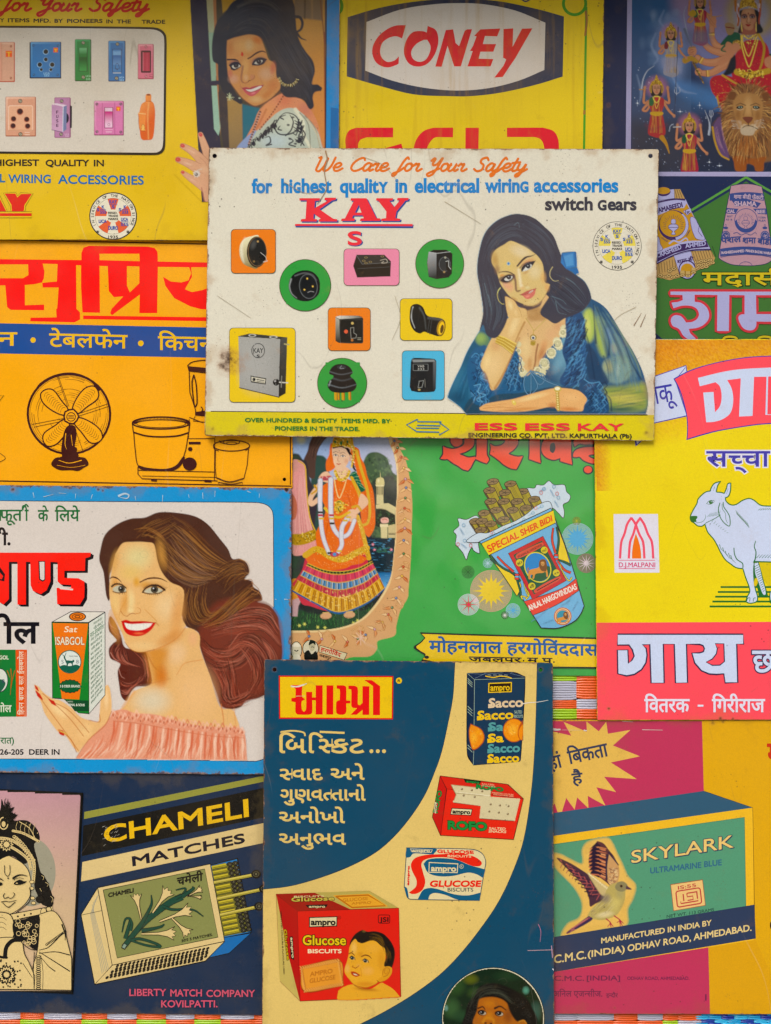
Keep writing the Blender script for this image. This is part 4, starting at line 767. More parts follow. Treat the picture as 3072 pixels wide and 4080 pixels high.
GA = '=238,1052 1406,1052 1406,1134 1340,1136 1350,1494 1242,1494 1230,1410 1160,1414 1090,1410 1020,1380 960,1310 934,1224 1000,1226 1040,1214 1052,1180 1036,1146 1000,1134 872,1136 882,1496 782,1498 770,1136 656,1136 664,1498 554,1498 542,1138 462,1140 496,1180 504,1240 494,1310 454,1372 390,1414 320,1428 244,1412 240,1196 326,1196 332,1322 376,1290 396,1250 380,1190 344,1140 238,1142'
P_ = pts(GA); h_ = pts('=1146,1134 1226,1134 1232,1300 1190,1334 1120,1336 1062,1306 1120,1276 1156,1230 1166,1180'); 
p.poly(P_, '30304e'); p.line(P_, '30304e', 26, closed=True); p.poly(P_, 'ccd8f2', holes=[h_]) if 0 else (p.poly(P_, 'ccd8f2'), p.poly(h_, 'fa5c68'), p.line(h_, '30304e', 11, closed=True))
p.text('छ', 1494, 1400, 1700, 196, 'ccd8f2', bold=8, out=[(10, '4a3858')], ref=.62)
p.text('वितरक'.replace('वि', 'िव'), 488, 1770, 904, 116, 'e4e0f0', bold=7, ref=.62); p.text('िगरीराज', 1118, 1770, 1608, 116, 'e4e0f0', bold=7, ref=.62)
# ================================================================ yellow sign with red brush lettering
s = Sign('1350,-60 2408,-60 2396,1100 1348,1100', .0042, 'e2c63c', 'weathered yellow sign with red brush lettering on a white oval, top middle', dict(rust=.45, scratch=.5, stain=.22, blotch=.2, streak=.3, dirt='a07c34', speck=.7, spots=((1415, 425, 12, .35), (1448, 437, 7, .3), (2010, 520, 5, .6))), holes=()); SIGNS.append(s)
V(1300, 0, 1160)
p = s.P('oval_frame')
p.poly('122,98* 300,46 500,10 740,-8 980,6 1200,50 1360,94* 1353,438* 1200,485 1000,530 830,550 700,550 500,540 300,490 117,437*', '363c50'); p.poly('230,126* 420,56 600,26 750,18 900,24 1080,60 1254,130* 1248,400* 1100,462 930,504 750,518 560,502 380,462 223,404*', 'd6cec4')
p = s.P('lettering', 'red brush lettering on the oval'); r_ = 'd42c38'
p.poly('455,144* 400,146 350,166 300,206 268,260 264,310 284,356 320,380 360,385 400,372 414,364* 416,322* 390,346 350,354 318,330 308,290 322,244 360,216 400,208 434,220*', r_)
p.poly('580,148* 625,170 641,215 636,270 610,330 570,370 520,381 475,365 448,320 446,270 466,215 500,182 550,178 575,186*', r_, holes=['558,228* 520,248 492,280 486,310 500,340 535,354 570,340 592,300 596,262 578,228*'])
p.poly('=684,172 726,168 740,246 760,264 792,176 806,168 834,167 770,380 732,380 694,262 660,382 624,381', r_)
p.poly('=870,180 882,168 996,163 978,208 908,206 896,252 972,252 956,296 882,296 872,336 956,338 940,380 808,380 838,292 822,292 840,262 860,208 846,206', r_)
p.poly('=1014,166 1070,162 1066,268 1120,164 1180,162 1080,336 1056,370 1010,440 962,444 1014,376 1030,340 1012,330', r_)
p = s.P('lettering', 'cut-off red lettering at the lower edge'); r2 = 'd8303c'
p.poly('383,730* 170,731* 130,748 110,790 112,850 120,980* 200,980* 190,900 182,830 196,800 230,786* 382,786*', r2); p.poly('=430,822 330,850 330,900 440,860', r2)
p.poly('726,730* 610,731* 560,748 520,790 500,850 495,980* 570,980* 572,870 590,820 620,788 660,785* 725,786*', r2); p.poly('=797,731 873,731 868,980 795,980', r2); p.poly('1034,731* 1240,730* 1300,750 1328,800 1332,880* 1332,980* 1262,980* 1250,860 1234,806 1200,786 1150,784* 1034,784*', r2)
p.poly('1060,900* 1200,890 1230,980* 1040,980*', r2)
p = s.P('green_line'); p.line('=1488,40 1473,980', '4a9a34', 13); p = s.P('green_ring'); p.line(ell(1421, 20, 64), '4a9a34', 17, closed=True); p = s.P('green_ring'); p.line(ell(60, 34, 30, 44), '4a9a34', 17, closed=True); p = s.P('lettering', 'cut-off dark stroke at the top edge'); p.line('1110,-10 1140,8 1170,-6', '3c3c58', 9); p = s.P('green_line')
for q in ('1484,60 1490,120 1482,205', '1478,630 1476,655'): p.line(q, '9a7040', 13)
# ================================================================ orange-yellow sign with table fan and mixer
s = Sign('-60,950 1168,962 1166,1948 -60,1940', .0030, 'f6b000', 'orange-yellow sign with a line-drawn table fan and kitchen mixer under red lettering', dict(rust=.35, scratch=.25, stain=.05, blotch=.06, speck=.4, dirt='a06c1c', rough=.36), holes=((1133, 1910, 7),)); SIGNS.append(s)
V(0, 940, 1180)
p = s.P('border_line'); p.line('=-60,20 1160,46 1640,54', '4a2418', 7); p = s.P('border_line'); p.line('=-60,1378 1640,1408', '3c2018', 8)
p = s.P('border_line'); p.line('=1634,1120 1634,1400', '4a2418', 7)
p = s.P('lettering', 'large red lettering'); r_ = 'fa2a1e'; yl = 'f6b000'
p.poly('=-60,130 458,136 458,96 470,66 500,56 830,60 870,68 886,90 888,144 1200,150 1200,176 1075,176 1080,230 1040,300 1080,316 1140,304 1200,280 1200,414 1130,412 1070,396 980,350 930,280 918,230 960,256 1020,262 1060,250 1076,210 1064,176 888,174 884,434 784,434 786,330 630,446 620,434 628,410 694,340 640,344 612,310 606,170 560,168 562,432 464,430 456,290 456,166 428,164 430,410 450,430 450,470 420,486 170,480 172,460 318,458 316,410 322,408 330,290 240,290 238,264 320,256 324,158 240,156 250,200 246,240 236,262 190,272 140,276 140,390 248,386 248,418 60,416 40,400 30,278 -60,280 -60,238 130,238 160,220 158,160 -60,160', r_)
p.poly('=560,100 784,100 786,142 560,136', yl); p.poly('=714,170 784,172 784,266 730,318 714,280', yl); p.poly('=468,448 1200,458 1200,480 468,468', r_)
p = s.P('blue_band', 'blue band with yellow lettering'); p.poly('=-60,490 1200,516 1200,686 -60,660', '1a4f94'); y2 = 'eec030'
p.text('न', -22, 616, 96, 72, y2, bold=3.5, ref=.62); p.poly(ell(186, 586, 15), y2); p.text('टेबलफेन', 278, 622, 716, 72, y2, bold=3.5, ref=.62, slant_y=.022); p.poly(ell(792, 604, 16), y2); p.text('िकचन', 890, 640, 1200, 74, y2, bold=3.5, ref=.62, slant_y=.02)
dk = '3c1c20'
p = s.P('line_drawing', 'table fan drawing'); p.line(ell(388, 1002, 232, 224, 8), dk, 13, closed=True); p.line(ell(388, 1002, 220, 213, 8), dk, 2, closed=True); p.line('200,870 230,830 300,790 380,774 450,784 520,820 560,870', dk, 10, 14, n=6)
for r0 in range(62, 212, 11):
    for k in range(5):
        a = rng.rand()*360; L = 14+rng.rand()*34; q = [(388+r0*1.02*math.cos(R(a+j*L/5)), 1000+r0*math.sin(R(a+j*L/5))) for j in range(6)]; p.line(np.array(q), dk, 1, 2.2)
for k, a in enumerate((222, 312, 40, 134)):
    ca, sa = math.cos(R(a)), math.sin(R(a)); o = [(400+ca*x-sa*y, 1016+sa*x+ca*y) for x, y in ((36, -22), (100, -46), (170, -48), (212, -20), (205, 22), (170, 44), (100, 30), (40, 18))]
    p.poly(np.array([(400+ca*x-sa*y, 1016+sa*x+ca*y) for x, y in pts('36,-22 100,-46 170,-48 212,-20 205,22 170,44 100,30 40,18')]), yl); p.line(np.array([(400+ca*x-sa*y, 1016+sa*x+ca*y) for x, y in pts('36,-22 100,-46 170,-48 212,-20 205,22 170,44 100,30 40,18')]), dk, 7, closed=True)
    for j in range(10):
        x = 60+j*14; w_ = 30 if x < 160 else 22; p.line(np.array([(400+ca*u-sa*v, 1016+sa*u+ca*v) for u, v in ((x, -w_*.9), (x+8, -w_*.2), (x+8, w_*.2), (x, w_*.55))]), dk, 1.6, 2.4)
for q in ('=320,786 380,960', '=326,784 388,960', '=440,1000 606,944', '=446,1012 608,960', '=180,1060 360,1026', '=190,1076 358,1040', '=420,1080 470,1220'): p.line(q, dk, 2.5)
p.poly('350,1240 356,1120 380,1070 420,1070 430,1120 420,1190 440,1240', dk); p.poly(star(400, 1016, 48, 44, 5), dk); p.poly(star(400, 1016, 38, 35, 5), yl); p.line(ell(400, 1018, 24), dk, 5, closed=True)
for y in (1010, 1018, 1026): p.line('=384,%d 416,%d' % (y, y), dk, 4)
p.poly('288,1280 310,1250 350,1238 360,1190 430,1190 430,1236 480,1250 498,1285 470,1305 440,1322 400,1318 340,1318 300,1300', dk); p.line('330,1262 390,1278 460,1262', yl, 3, 5); p.line('370,1110 366,1170 374,1200', yl, 5, 2); p.line('400,1120 408,1180', yl, 4, 2); p.line('320,1290 400,1302 480,1290', yl, 2)
p.line('=-20,900 22,896 -20,950', dk, 3); p.line('-20,1210 30,1250 -20,1280', dk, 3)
p = s.P('line_drawing', 'kitchen mixer drawing')
L = lambda q, a=5, b=None, **k: p.line(q, dk, a, b, **k)
L(ell(906, 1052, 162, 34), 7, closed=True); L(ell(906, 1056, 138, 22), 3, closed=True)
for i in range(60): a = math.pi+math.pi*i/59; L('=%f,%f %f,%f' % (906+160*math.cos(a), 1052+32*math.sin(a), 906+144*math.cos(a), 1058+20*math.sin(a)), 2.4)
L('=744,1056 750,1104', 5); L('750,1104 820,1124 906,1130 1000,1124 1062,1106', 8); L('=1068,1056 1062,1106', 5); L('752,1108 760,1200 776,1290 830,1312 930,1318 1000,1300 1040,1220 1060,1110', 5); p.poly('776,1290 830,1304 930,1310 990,1290 1030,1240 1040,1250 1010,1300 960,1322 860,1322 790,1312', dk)
L('=776,1300 776,1340 800,1366 1224,1378', 5); L('=780,1318 1206,1328', 4); L('=800,1350 1220,1358', 3); L('=850,1372 882,1376', 14); L('=1150,1378 1190,1380', 14)
L('=1064,1030 1060,1140 1208,1140 1212,1126', 4); L('=1208,1140 1206,1380', 4); L('=1064,1020 1140,1050', 4); p.poly('=1062,1158 1128,1158 1128,1172 1062,1172', dk); p.poly(ell(1070, 1199, 12), dk); p.poly(ell(1067, 1283, 39, 37), dk)
L('1054,730 1080,710 1130,700 1180,698', 5); L('=1056,734 1062,760 1170,772', 4); p.poly('=1054,732 1180,744 1180,768 1062,758', dk); L('=1064,764 1068,880 1100,980 1100,1010', 5); L('1090,780 1080,830 1094,960 1108,940 1104,840 1090,780', 7); p.poly('=1100,990 1170,980 1170,1016 1098,1010', dk); L('=1098,1014 1086,1040 1170,1050', 4); L('1130,960 1140,975 1130,992', 5)
L(ell(1302, 1180, 102, 30), 5, closed=True); L(ell(1302, 1160, 46, 13), 4, closed=True); L(ell(1302, 1166, 28, 7), 3, closed=True); L('=1200,1186 1206,1200 1230,1210', 4); L('=1404,1186 1398,1198 1380,1206', 4); L('=1212,1200 1210,1300 1216,1360', 4); L('=1398,1200 1390,1290 1372,1364', 4); L('1216,1360 1290,1384 1372,1364', 7); L('1230,1386 1300,1396 1360,1386', 5); L('=1228,1384 1228,1400 1364,1402 1362,1384', 4); p.line('=1234,1150 1240,1162 1262,1168', dk, 4)
# ================================================================ yellow sign with switches and a smiling woman
s = Sign('-60,-60 1354,-60 1349,960 -60,955', .0064, 'e4c020', 'yellow sign with coloured switches in a white panel and a smiling woman beside it', dict(rust=.25, scratch=.5, stain=.16, blotch=.12, speck=.6, dirt='8c6c28', spots=((670, 780, 6, .5), (190, 765, 8, .3))), holes=()); SIGNS.append(s)
V(0, 0, 860)
p = s.P('lettering', 'red script lettering at the top'); script_letters(p, 'for Your Safety', lambda q: np.stack([30+q[:, 0]*1120-(q[:, 1]-.5)*30, -28+q[:, 1]*116+4*q[:, 0]], -1), 'cc3024', 20)
p = s.P('lettering', 'black lettering'); bk = '2c241c'
for t, a, b in (('Y', 2, 30), ('ITEMS', 62, 226), ('MFD.', 260, 390), ('BY', 422, 484), ('PIONEERS', 518, 790), ('IN', 822, 868), ('THE', 902, 1010), ('TRADE', 1094, 1274)): p.text(t, a, 170+(a/1274)*14, b, 30, bk, bold=2.6)
p.text('HIGHEST', -40, 1279, 300, 50, bk, bold=4); p.text('QUALITY', 354, 1281, 686, 50, bk, bold=4); p.text('IN', 726, 1282, 800, 50, bk, bold=4)
p = s.P('lettering', 'blue lettering'); b_ = '2a6fae'
p.text('L', 0, 1405, 38, 66, b_, bold=4); p.text('WIRING', 66, 1409, 390, 66, b_, bold=4, slant_y=.01); p.text('ACCESSORIES', 450, 1416, 1108, 70, b_, bold=4, slant_y=.012)
p = s.P('lettering', 'red lettering with dark outline')
def out_poly(p, q, fill, o1, w1, o2, w2): P_ = pts(q); p.line(P_, o1, w1, closed=True); p.line(P_, o2, w2, closed=True); p.poly(P_, fill)
out_poly(p, '=36,1494 118,1494 134,1524 162,1498 246,1496 188,1584 186,1616 182,1632 92,1632 88,1580', 'dc3c30', '4a4418', 26, 'e4c020', 20); out_poly(p, '=-60,1496 -20,1496 48,1632 -60,1632', 'dc3c30', '4a4418', 26, 'e4c020', 20); out_poly(p, '=-60,1646 244,1646 244,1668 -60,1668', 'dc3c30', '4a4418', 30, 'e4c020', 24)
emblem(s, 873, 1668, 184, 0, 'e06a48', 'e8e2cc', '3050a8')
p = s.P('white_panel')
P_ = pts('-60,198* 600,202 1170,210 1240,226 1280,270 1286,340* 1276,1080 1270,1150 1240,1186 1190,1196 900,1194 -60,1184*'); p.poly(P_, '2c261e')
P_ = pts('-60,214* 600,218 1160,226 1225,240 1262,276 1268,340* 1260,1070 1252,1140 1230,1168 1190,1178 900,1176 -60,1168*'); p.poly(P_, 'd8d0c2')
def plate(x0, y0, x1, y1, base, dk, lt, extra):
    p = s.P('product_picture'); c = Canvas(x0-8, y0-8, x1+10, y1+10, 'd8d0c2', 2.2); c.fill(rrect(x0, y0, x1, y1, 8), dk, 2); c.grad(rrect(x0+3, y0+2, x1-7, y1-8, 7), lt, base, (x0, y0), ((x0+x1)/2, (y0+y1)/2), 3); c.fill(rrect(x0+16, y0+16, x1-18, y1-20, 5), base, 4); extra(c); p.canvas(c); return p
def scr(c, x, y, r=12, d='30302c', l='b0a890'): c.fill(ell(x, y, r), d); c.fill(ell(x, y, r*.72), l); c.line('=%f,%f %f,%f' % (x-r*.4, y+r*.7, x+r*.4, y-r*.7), d, 3)
def hole(c, x, y, r, l='9cc4e4'): c.fill(ell(x, y, r), l); c.fill(ell(x+1, y-1, r*.82), '101418')
def tag_(c, x0, y0, x1, y1): c.fill('=%d,%d %d,%d %d,%d %d,%d' % (x0, y0, x1, y0, x1, y1, x0, y1), 'e86428'); c.line('=%d,%d %d,%d' % (x0+6, y0+12, x1-6, y0+12), 'f0c040', 5); c.line('=%d,%d %d,%d' % ((x0+x1)/2, y0+14, (x0+x1)/2, y1-6), 'f0c040', 8)
def f1(c): c.fill('=-60,330 12,330 12,626 -60,626', 'd8a088'); c.line('=14,334 14,620', 'b86a50', 3); scr(c, 84, 357, 9, '804838', 'c89078'); scr(c, 84, 602, 9, '804838', 'c89078'); tag_(c, 44, 392, 94, 440)
plate(-60, 325, 115, 634, 'd8a88e', 'b44a34', 'e8c0a8', f1)
def f2(c):
    for x, y, r in ((353, 400, 22), (353, 460, 18), (306, 500, 21), (402, 500, 21), (318, 538, 14), (392, 538, 14)): hole(c, x, y, r)
    for x, y in ((258, 350), (448, 352), (262, 578), (446, 578)): scr(c, x, y, 10, '1c3c60', '4a80b4')
    tag_(c, 412, 368, 448, 404)
    c.line('=232,330 232,600', '101c2c', 8); c.line('=236,602 470,602', '101c2c', 8)
q = plate(234, 323, 473, 605, '3878b4', '1a2c44', '6aa4d4', f2); q.text('LICA', 337, 572, 383, 14, '8cc0e8', bold=1.2); q.text('555', 342, 590, 380, 12, '8cc0e8', bold=1.2); q.line('=337,575 384,575', '8cc0e8', 2)
def f3(c): c.fill('=608,368 676,368 676,552 608,552', '14482a'); c.grad('=612,370 670,370 670,440 612,440', '6cb47c', '1e7838', (640, 380), (640, 420)); c.grad('=612,440 670,440 670,548 612,548', '145c28', '3c9850', (640, 460), (640, 540)); scr(c, 642, 330, 14); scr(c, 643, 596, 15)
q = plate(578, 303, 705, 628, '2c8444', '16482a', '4ca868', f3); q.text('LICA', 662, 594, 702, 15, '90c89c', bold=1.2); q.text('555', 664, 618, 698, 15, '90c89c', bold=1.2)
def f4(c): c.fill('=868,378 938,378 938,560 868,560', '183c64'); c.fill('=872,382 934,382 934,556 872,556', '4484c0'); c.fill('=872,395 934,395 934,426 872,426', '78acdc', 6); c.grad('=872,426 934,426 934,500 872,500', '2c68a8', '6a9cd0', (900, 430), (900, 500)); c.line('890,530 894,500 904,488 914,500 920,530 888,530', '283c60', 3.5); c.fill(ell(904, 536, 5), '283c60'); c.fill('=872,560 934,560 934,566 872,566', 'd0d8e0'); scr(c, 906, 340, 14); scr(c, 900, 604, 15)
q = plate(836, 315, 969, 630, '3474b0', '1c3c64', '5c9cd0', f4); q.text('LICA', 920, 604, 958, 14, '98c4e8', bold=1.2); q.text('555', 922, 626, 956, 14, '98c4e8', bold=1.2)
def f5(c): c.fill(rrect(1088, 390, 1166, 562, 8), '48202c'); c.fill('=1102,404 1156,404 1156,548 1102,548', 'b83c54'); c.line('=1104,404 1104,548', 'e08898', 4); c.line('=1136,408 1136,546', 'd06070', 3); scr(c, 1126, 362, 11, '904050', 'dc98a0'); scr(c, 1128, 590, 11, '904050', 'dc98a0'); c.line('=1150,574 1184,574', '803040', 3); c.line('=1150,586 1184,596', '803040', 4)
plate(1064, 340, 1187, 612, 'd8788c', '9c4458', 'eca8b0', f5)
def f6(c):
    c.fill(rrect(66, 816, 252, 1008, 12), 'e4b090', 3); c.line(rrect(66, 816, 252, 1008, 12), 'f4d4bc', 5, closed=True); c.line('=72,1006 250,1006', 'b87850', 6, 4, 4)
    for x, y, r in ((154, 862, 26), (104, 918, 22), (206, 922, 22), (100, 972, 22), (213, 974, 22)): c.fill(ell(x, y, r), 'b0644c'); c.fill(ell(x+1, y-2, r*.8), '3c1410')
    scr(c, 156, 780, 16); scr(c, 158, 1036, 16); c.line('=192,1022 228,1022', 'f0d8c8', 4); c.line('=192,1040 228,1040', 'f0d8c8', 5)
plate(43, 747, 278, 1054, 'd8a084', 'a05c44', 'f0c4ac', f6)
p = s.P('product_picture'); c = Canvas(388, 740, 566, 1072, 'd8d0c2', 2.2); c.fill(rrect(420, 752, 546, 1064, 8), '94587c', 2); c.fill(rrect(424, 756, 538, 1058, 6), 'b884a8', 3); c.fill('=540,812 556,820 554,986 540,990', '201824'); c.fill(ell(508, 912, 24, 40), '281c30'); c.grad('=398,806 486,826 484,1018 398,1002', 'b88cb0', 'd0a8c4', (400, 800), (480, 1010)); c.fill('=398,802 430,796 516,812 488,824', 'e4d0e0'); c.fill('=488,824 516,812 512,1000 484,1020', '7880a4'); c.line('=488,826 485,1018', 'd8dcec', 5); c.line('=398,1002 484,1020', '504868', 4); scr(c, 476, 780, 14); scr(c, 472, 1036, 14); p.canvas(c)
for i, ch in enumerate('FUSE'): p.text(ch, 434, 876+i*34, 450, 23, '543050', bold=1.6)
p.text('LICA', 500, 1040, 534, 10, 'e8d0e0'); p.text('555', 504, 1056, 532, 12, 'e8d0e0')
def f7(c):
    c.line('=790,794 790,1036', 'a84c80', 2.5); c.line('=886,794 886,1036', 'a84c80', 2.5); c.fill('=804,828 874,828 874,988 804,988', '8c3c64'); c.fill('=810,832 868,832 868,860 810,860', 'e8c8dc'); c.grad('=810,860 868,860 868,984 810,984', 'c83c84', 'ecc4dc', (840, 870), (840, 960)); c.line(ell(841, 962, 9), '805060', 2.5, closed=True)
    for x, y in ((747, 803), (933, 803), (749, 1016), (933, 1020)): scr(c, x, y, 11, '403038', 'a87890')
    tag_(c, 897, 822, 930, 856); c.line('=812,1000 868,1000', 'f0d0e0', 4); c.line('=820,1018 862,1018', 'f0d0e0', 6)
plate(726, 779, 956, 1046, 'd880b0', '8c3860', 'eca8cc', f7)
p = s.P('product_picture', 'orange inline switch'); c = Canvas(1058, 718, 1204, 1088, 'd8d0c2', 2.2); o_ = '1128,730 1164,730 1166,780* 1186,800 1196,860 1190,1000 1176,1070 1140,1080 1094,1074 1080,1010 1074,900 1090,810 1124,782*'
c.fill(o_, 'c86838', 2); m = c.grad(o_, 'e89858', 'd86838', (1080, 800), (1190, 900), 4); c.line('1148,790 1140,900 1146,1070', 'f0b878', 10, 8, 8, .7); c.fill('1066,872* 1088,862 1126,872* 1120,990 1124,1010 1080,1000', 'e89050', 3); c.line('=1066,874 1124,880', 'f4cc90', 5); c.line('1068,880 1078,1000 1120,1012', '984818', 3); c.fill('1090,1000 1098,962 1110,962 1118,1000', 'f0c070', 3); c.line('1090,1000 1098,962 1110,962 1118,1000', 'a05820', 2.5); c.fill(ell(1146, 732, 16, 6), '803c20'); c.line('=1126,780 1166,782', 'a85028', 3); p.canvas(c)
# woman picture
V(680, 0, 720)
p = s.P('portrait', 'photograph of a smiling woman with black hair and a red mark on her forehead')
fr = '=172,-130 1430,-130 1436,700 1424,1900 300,1980'
c = Canvas(30, -125, 1440, 1860, 'e4c020', 2.5, '=172,-125 1434,-125 1424,1360 1424,1860 290,1860 30,1600 30,1300 242,1215')
m = c.fill('=172,-130 1440,-130 1424,1900 290,1900 250,1300', '343040', 2)
c.fill('=330,-130 1130,-130 1130,1900 540,1900 360,600', '4c4436'); c.grad('=322,-130 390,-130 420,700 376,700', 'b0a880', '98b098', (350, 0), (380, 700)); c.fill('=376,790 430,790 440,960 470,1060 460,1180 440,1250 400,1190', '98b8a4', 4); c.fill('=350,300 412,300 418,750 376,752', '90ac94', 6); c.fill('=385,-130 415,-130 440,760 460,1250 420,700', 'b07850', 4, .9)
c.fill('=460,-130 600,-130 640,0 480,120', 'b08a3c', 8); c.fill('=376,745 600,735 600,770 376,785', '343040', 5); c.fill('=470,760 560,760 560,1380 500,1380 480,1200', '3c3438', 8); c.grad('=520,900 660,960 668,1380 540,1380', 'a48450', '8c7450', (560, 900), (660, 1300), 6); c.fill('=660,960 830,1000 760,1180 640,1360 668,1380', '2e6878', 12); c.fill('=440,850 470,820 520,900 540,1380 490,1380 450,1100', '40383a', 8)
c.grad('=1130,-130 1420,-130 1424,1360 1140,1360', 'b88848', 'cc8850', (1200, 300), (1300, 1200), 6); c.fill('=1135,-130 1410,-130 1400,190 1140,160', '786450', 14); c.line('=1240,-100 1236,170', '40342c', 14, 8, 14); c.line('=1300,-100 1306,170', '9c7c58', 16, 8, 12); c.line('=1380,-20 1400,200 1424,420', '7a4a30', 10, 10, 8); c.line('=1418,300 1424,1380', '7a3c2c', 12, 8, 7)
c.m = m
# shoulder, blouse
c.fill('830,1000 1030,860 1180,900 1280,1000 1350,1120 1390,1300 1400,1380 690,1380 660,1340 760,1150', 'd08c68', 5); c.blob(1050, 920, 100, 90, 'c87458', .7); c.blob(900, 1020, 90, 130, 'd49464', .8, 20); c.blob(1240, 1010, 100, 90, 'c07868', .7, 30); c.line('880,1010 800,1170 720,1290', 'a8603c', 16, 10, 10, .6)
bl = '640,1400 700,1280 800,1200 900,1110 980,1040 1060,1000 1140,1000 1220,1050 1300,1130 1360,1220 1390,1330 1400,1400'; c.fill(bl, 'b8c0b0', 5); c.blob(1100, 1120, 150, 120, 'd4d8c4', .7); c.blob(960, 1300, 200, 110, 'bcccd0', .8); c.fill('600,1380 680,1280 790,1200 720,1330 680,1390', '8c9cc0', 6)
c.line('1150,1010 1220,1120 1230,1250 1300,1380', 'dcdcc4', 34, 26, 9); c.line('1190,1040 1270,1150 1290,1380', '64584c', 8, 6, 8, .8); c.line('1240,1070 1330,1180 1380,1370', '8a7460', 12, 8, 8, .8); c.line('1260,1100 1350,1240 1380,1360', 'ccc4a8', 14, 10, 8, .8)
d_ = '2c2a34'
for q in ('1000,1080 1060,1040 1140,1060 1180,1120 1160,1200 1080,1240 990,1230 960,1160 1000,1090', '1060,1060 1010,1080 1040,1100', '1010,1160 990,1190 1020,1200', '1100,1060 1130,1120 1110,1200 1060,1250', '870,1270 910,1260 920,1310 880,1340 930,1330', '880,1200 920,1180 960,1110', '1090,1270 1130,1300 1090,1330 1150,1350', '1200,1180 1240,1240 1200,1340', '1190,1120 1210,1200 1180,1260 1230,1340'): c.line(q, d_, 6, 12, 3, .9, wm=14)
for i in range(70):
    t = rng.rand(); x, y = 700+t*260, 1370-t*230+rng.randn()*14; c.line([(x, y), (x+16, y-16), (x+20, y+6)], d_, 5, 12, 3, .85)
for i in range(26): x, y = 1180+rng.randn()*16, 1110+rng.rand()*200; c.line([(x-16, y), (x+12, y+18), (x+22, y-10)], d_, 8, 12, 3, .85)
for x, y in ((1126, 1082), (1084, 1152), (1100, 1280), (1150, 1325), (1180, 1290)): c.blob(x, y, 18, 12, d_, .9, p=.4)
for i in range(40):
    t = i/40; c.blob(1035-t*180-t*t*40, 890+t*310, 9, 9, ['6a3424', 'a0583c', 'c89070'][i % 3], .9, p=.4); c.blob(826-t*110, 1030+t*310, 13, 10, ['4c2c2c', '7c5044', 'c8a89c'][i % 3], .9, p=.4)
# hair
hr = '2f2f38'
c.fill('500,120 560,30 640,-20 760,-60 1020,-60 1130,20 1150,150 1165,300 1200,400 1250,480 1310,560 1330,660 1300,770 1360,780 1390,830 1330,850 1310,900 1320,980 1280,1005 1230,930 1160,900 1040,880 960,700 900,480 820,340 700,320 560,380 520,500 530,700 600,860 660,930 640,960 560,900 480,840 440,700 440,600 390,560 380,420 400,280 440,180', hr, 7)
c.line('1140,155 1190,160 1215,210 1200,270 1150,300', hr, 30, 20, 6); c.line('1160,300 1200,350 1250,370', hr, 26, 6, 6); c.line('1290,830 1340,800 1390,810 1380,840', hr, 22, 5, 5)
c.strands('560,100 700,10 900,0 1050,120', '560,360 680,280 820,300 900,420', 60, ['24242c', '4a4a52', '5c5852', '3a3a42'], 8, .35, 10); c.strands('1000,100 1100,260 1200,460 1290,660', '880,400 960,520 1040,640 1200,900', 80, ['24242c', '44444e', '4e4a4a', '3a3a42'], 8, .35, 14); c.line('620,60 760,10 900,30 980,90', '6a665c', 14, 6, 18, .5)
c.strands('1190,420 1260,520 1310,640 1300,780', '1100,700 1200,800 1260,900 1290,980', 40, ['1e1e24', '4a4a54'], 8, .4, 12)
# face
c.view(880, 130, 260)
c.fill('160,200* 330,130 500,90 700,50 880,70 1000,140 1080,280 1150,480 1220,680 1340,760 1400,900 1420,1120 1500,1230 1520,1380 1480,1480 1300,1660 1080,1800 900,1870 780,1840 600,1720 480,1600 360,1440 250,1280 200,1130 165,900 150,600', 'c08a58', 22)
B = c.blob
B(620, 330, 420, 260, 'c89c64', .9); B(720, 330, 150, 200, 'c4a478', .9); B(930, 190, 180, 130, 'bc6c38', .8, 30); B(240, 400, 120, 260, 'b47848', .8); B(620, 860, 130, 330, 'cca068', .8, 5); B(1160, 1050, 260, 230, 'c49c7c', .9); B(1330, 900, 110, 220, 'b86450', .8, 8); B(320, 1180, 180, 160, 'c4967c', .9); B(240, 1040, 90, 160, 'b8685c', .7); B(1330, 1350, 200, 250, 'b87448', .8, 30); B(900, 1700, 250, 120, 'c8a474', .9); B(1180, 1580, 220, 110, 'b47040', .7, -35); B(560, 1520, 90, 200, 'b87c58', .7, -32)
c.line('200,1130 250,1290 360,1450 480,1610 610,1730 780,1850 900,1880 1090,1810 1310,1670 1490,1490', '6c3c34', 16, 22, 22, .8)
c.line('560,860 540,1000 520,1140 530,1230 560,1265', '7c5048', 50, 26, 26, .75); B(640, 1150, 90, 120, 'c8a078', .9); B(800, 1130, 90, 90, 'b87c60', .8); c.line('560,1262 620,1290 690,1262 720,1230 760,1216 830,1180 865,1130 850,1080', '784038', 14, 8, 10, .85, wm=17); c.line('700,1245 735,1215 755,1225', '3c1c1c', 16, 8, 5, .9); c.line('1000,1150 1060,1300 1090,1340', 'a46c54', 10, 16, 20, .6); c.line('480,1250 500,1340 520,1400', 'a06450', 8, 14, 16, .6)
c.line('170,690 300,685 400,700 455,735', '3c2a2e', 40, 14, 8, 1, wm=44); c.line('690,665 780,615 880,540 980,490 1060,475 1140,500', '40282a', 30, 24, 8, 1, wm=44)
B(350, 800, 190, 130, '4c3a50', .95); B(970, 720, 250, 130, '54405a', .95, -12); B(300, 740, 110, 40, 'a8705c', .5)
c.fill('200,830* 280,770 360,740 450,750 500,800 520,850 440,920 380,950 320,965 260,930 240,880', '2c2634', 14); c.fill('280,860 310,830 400,810 460,820 500,850 440,890 360,918 320,910 290,885', 'c4c0b4', 6); c.fill(ell(388, 840, 66, 60), '282430', 5); c.blob(392, 826, 14, 12, 'a8b0b8', 1)
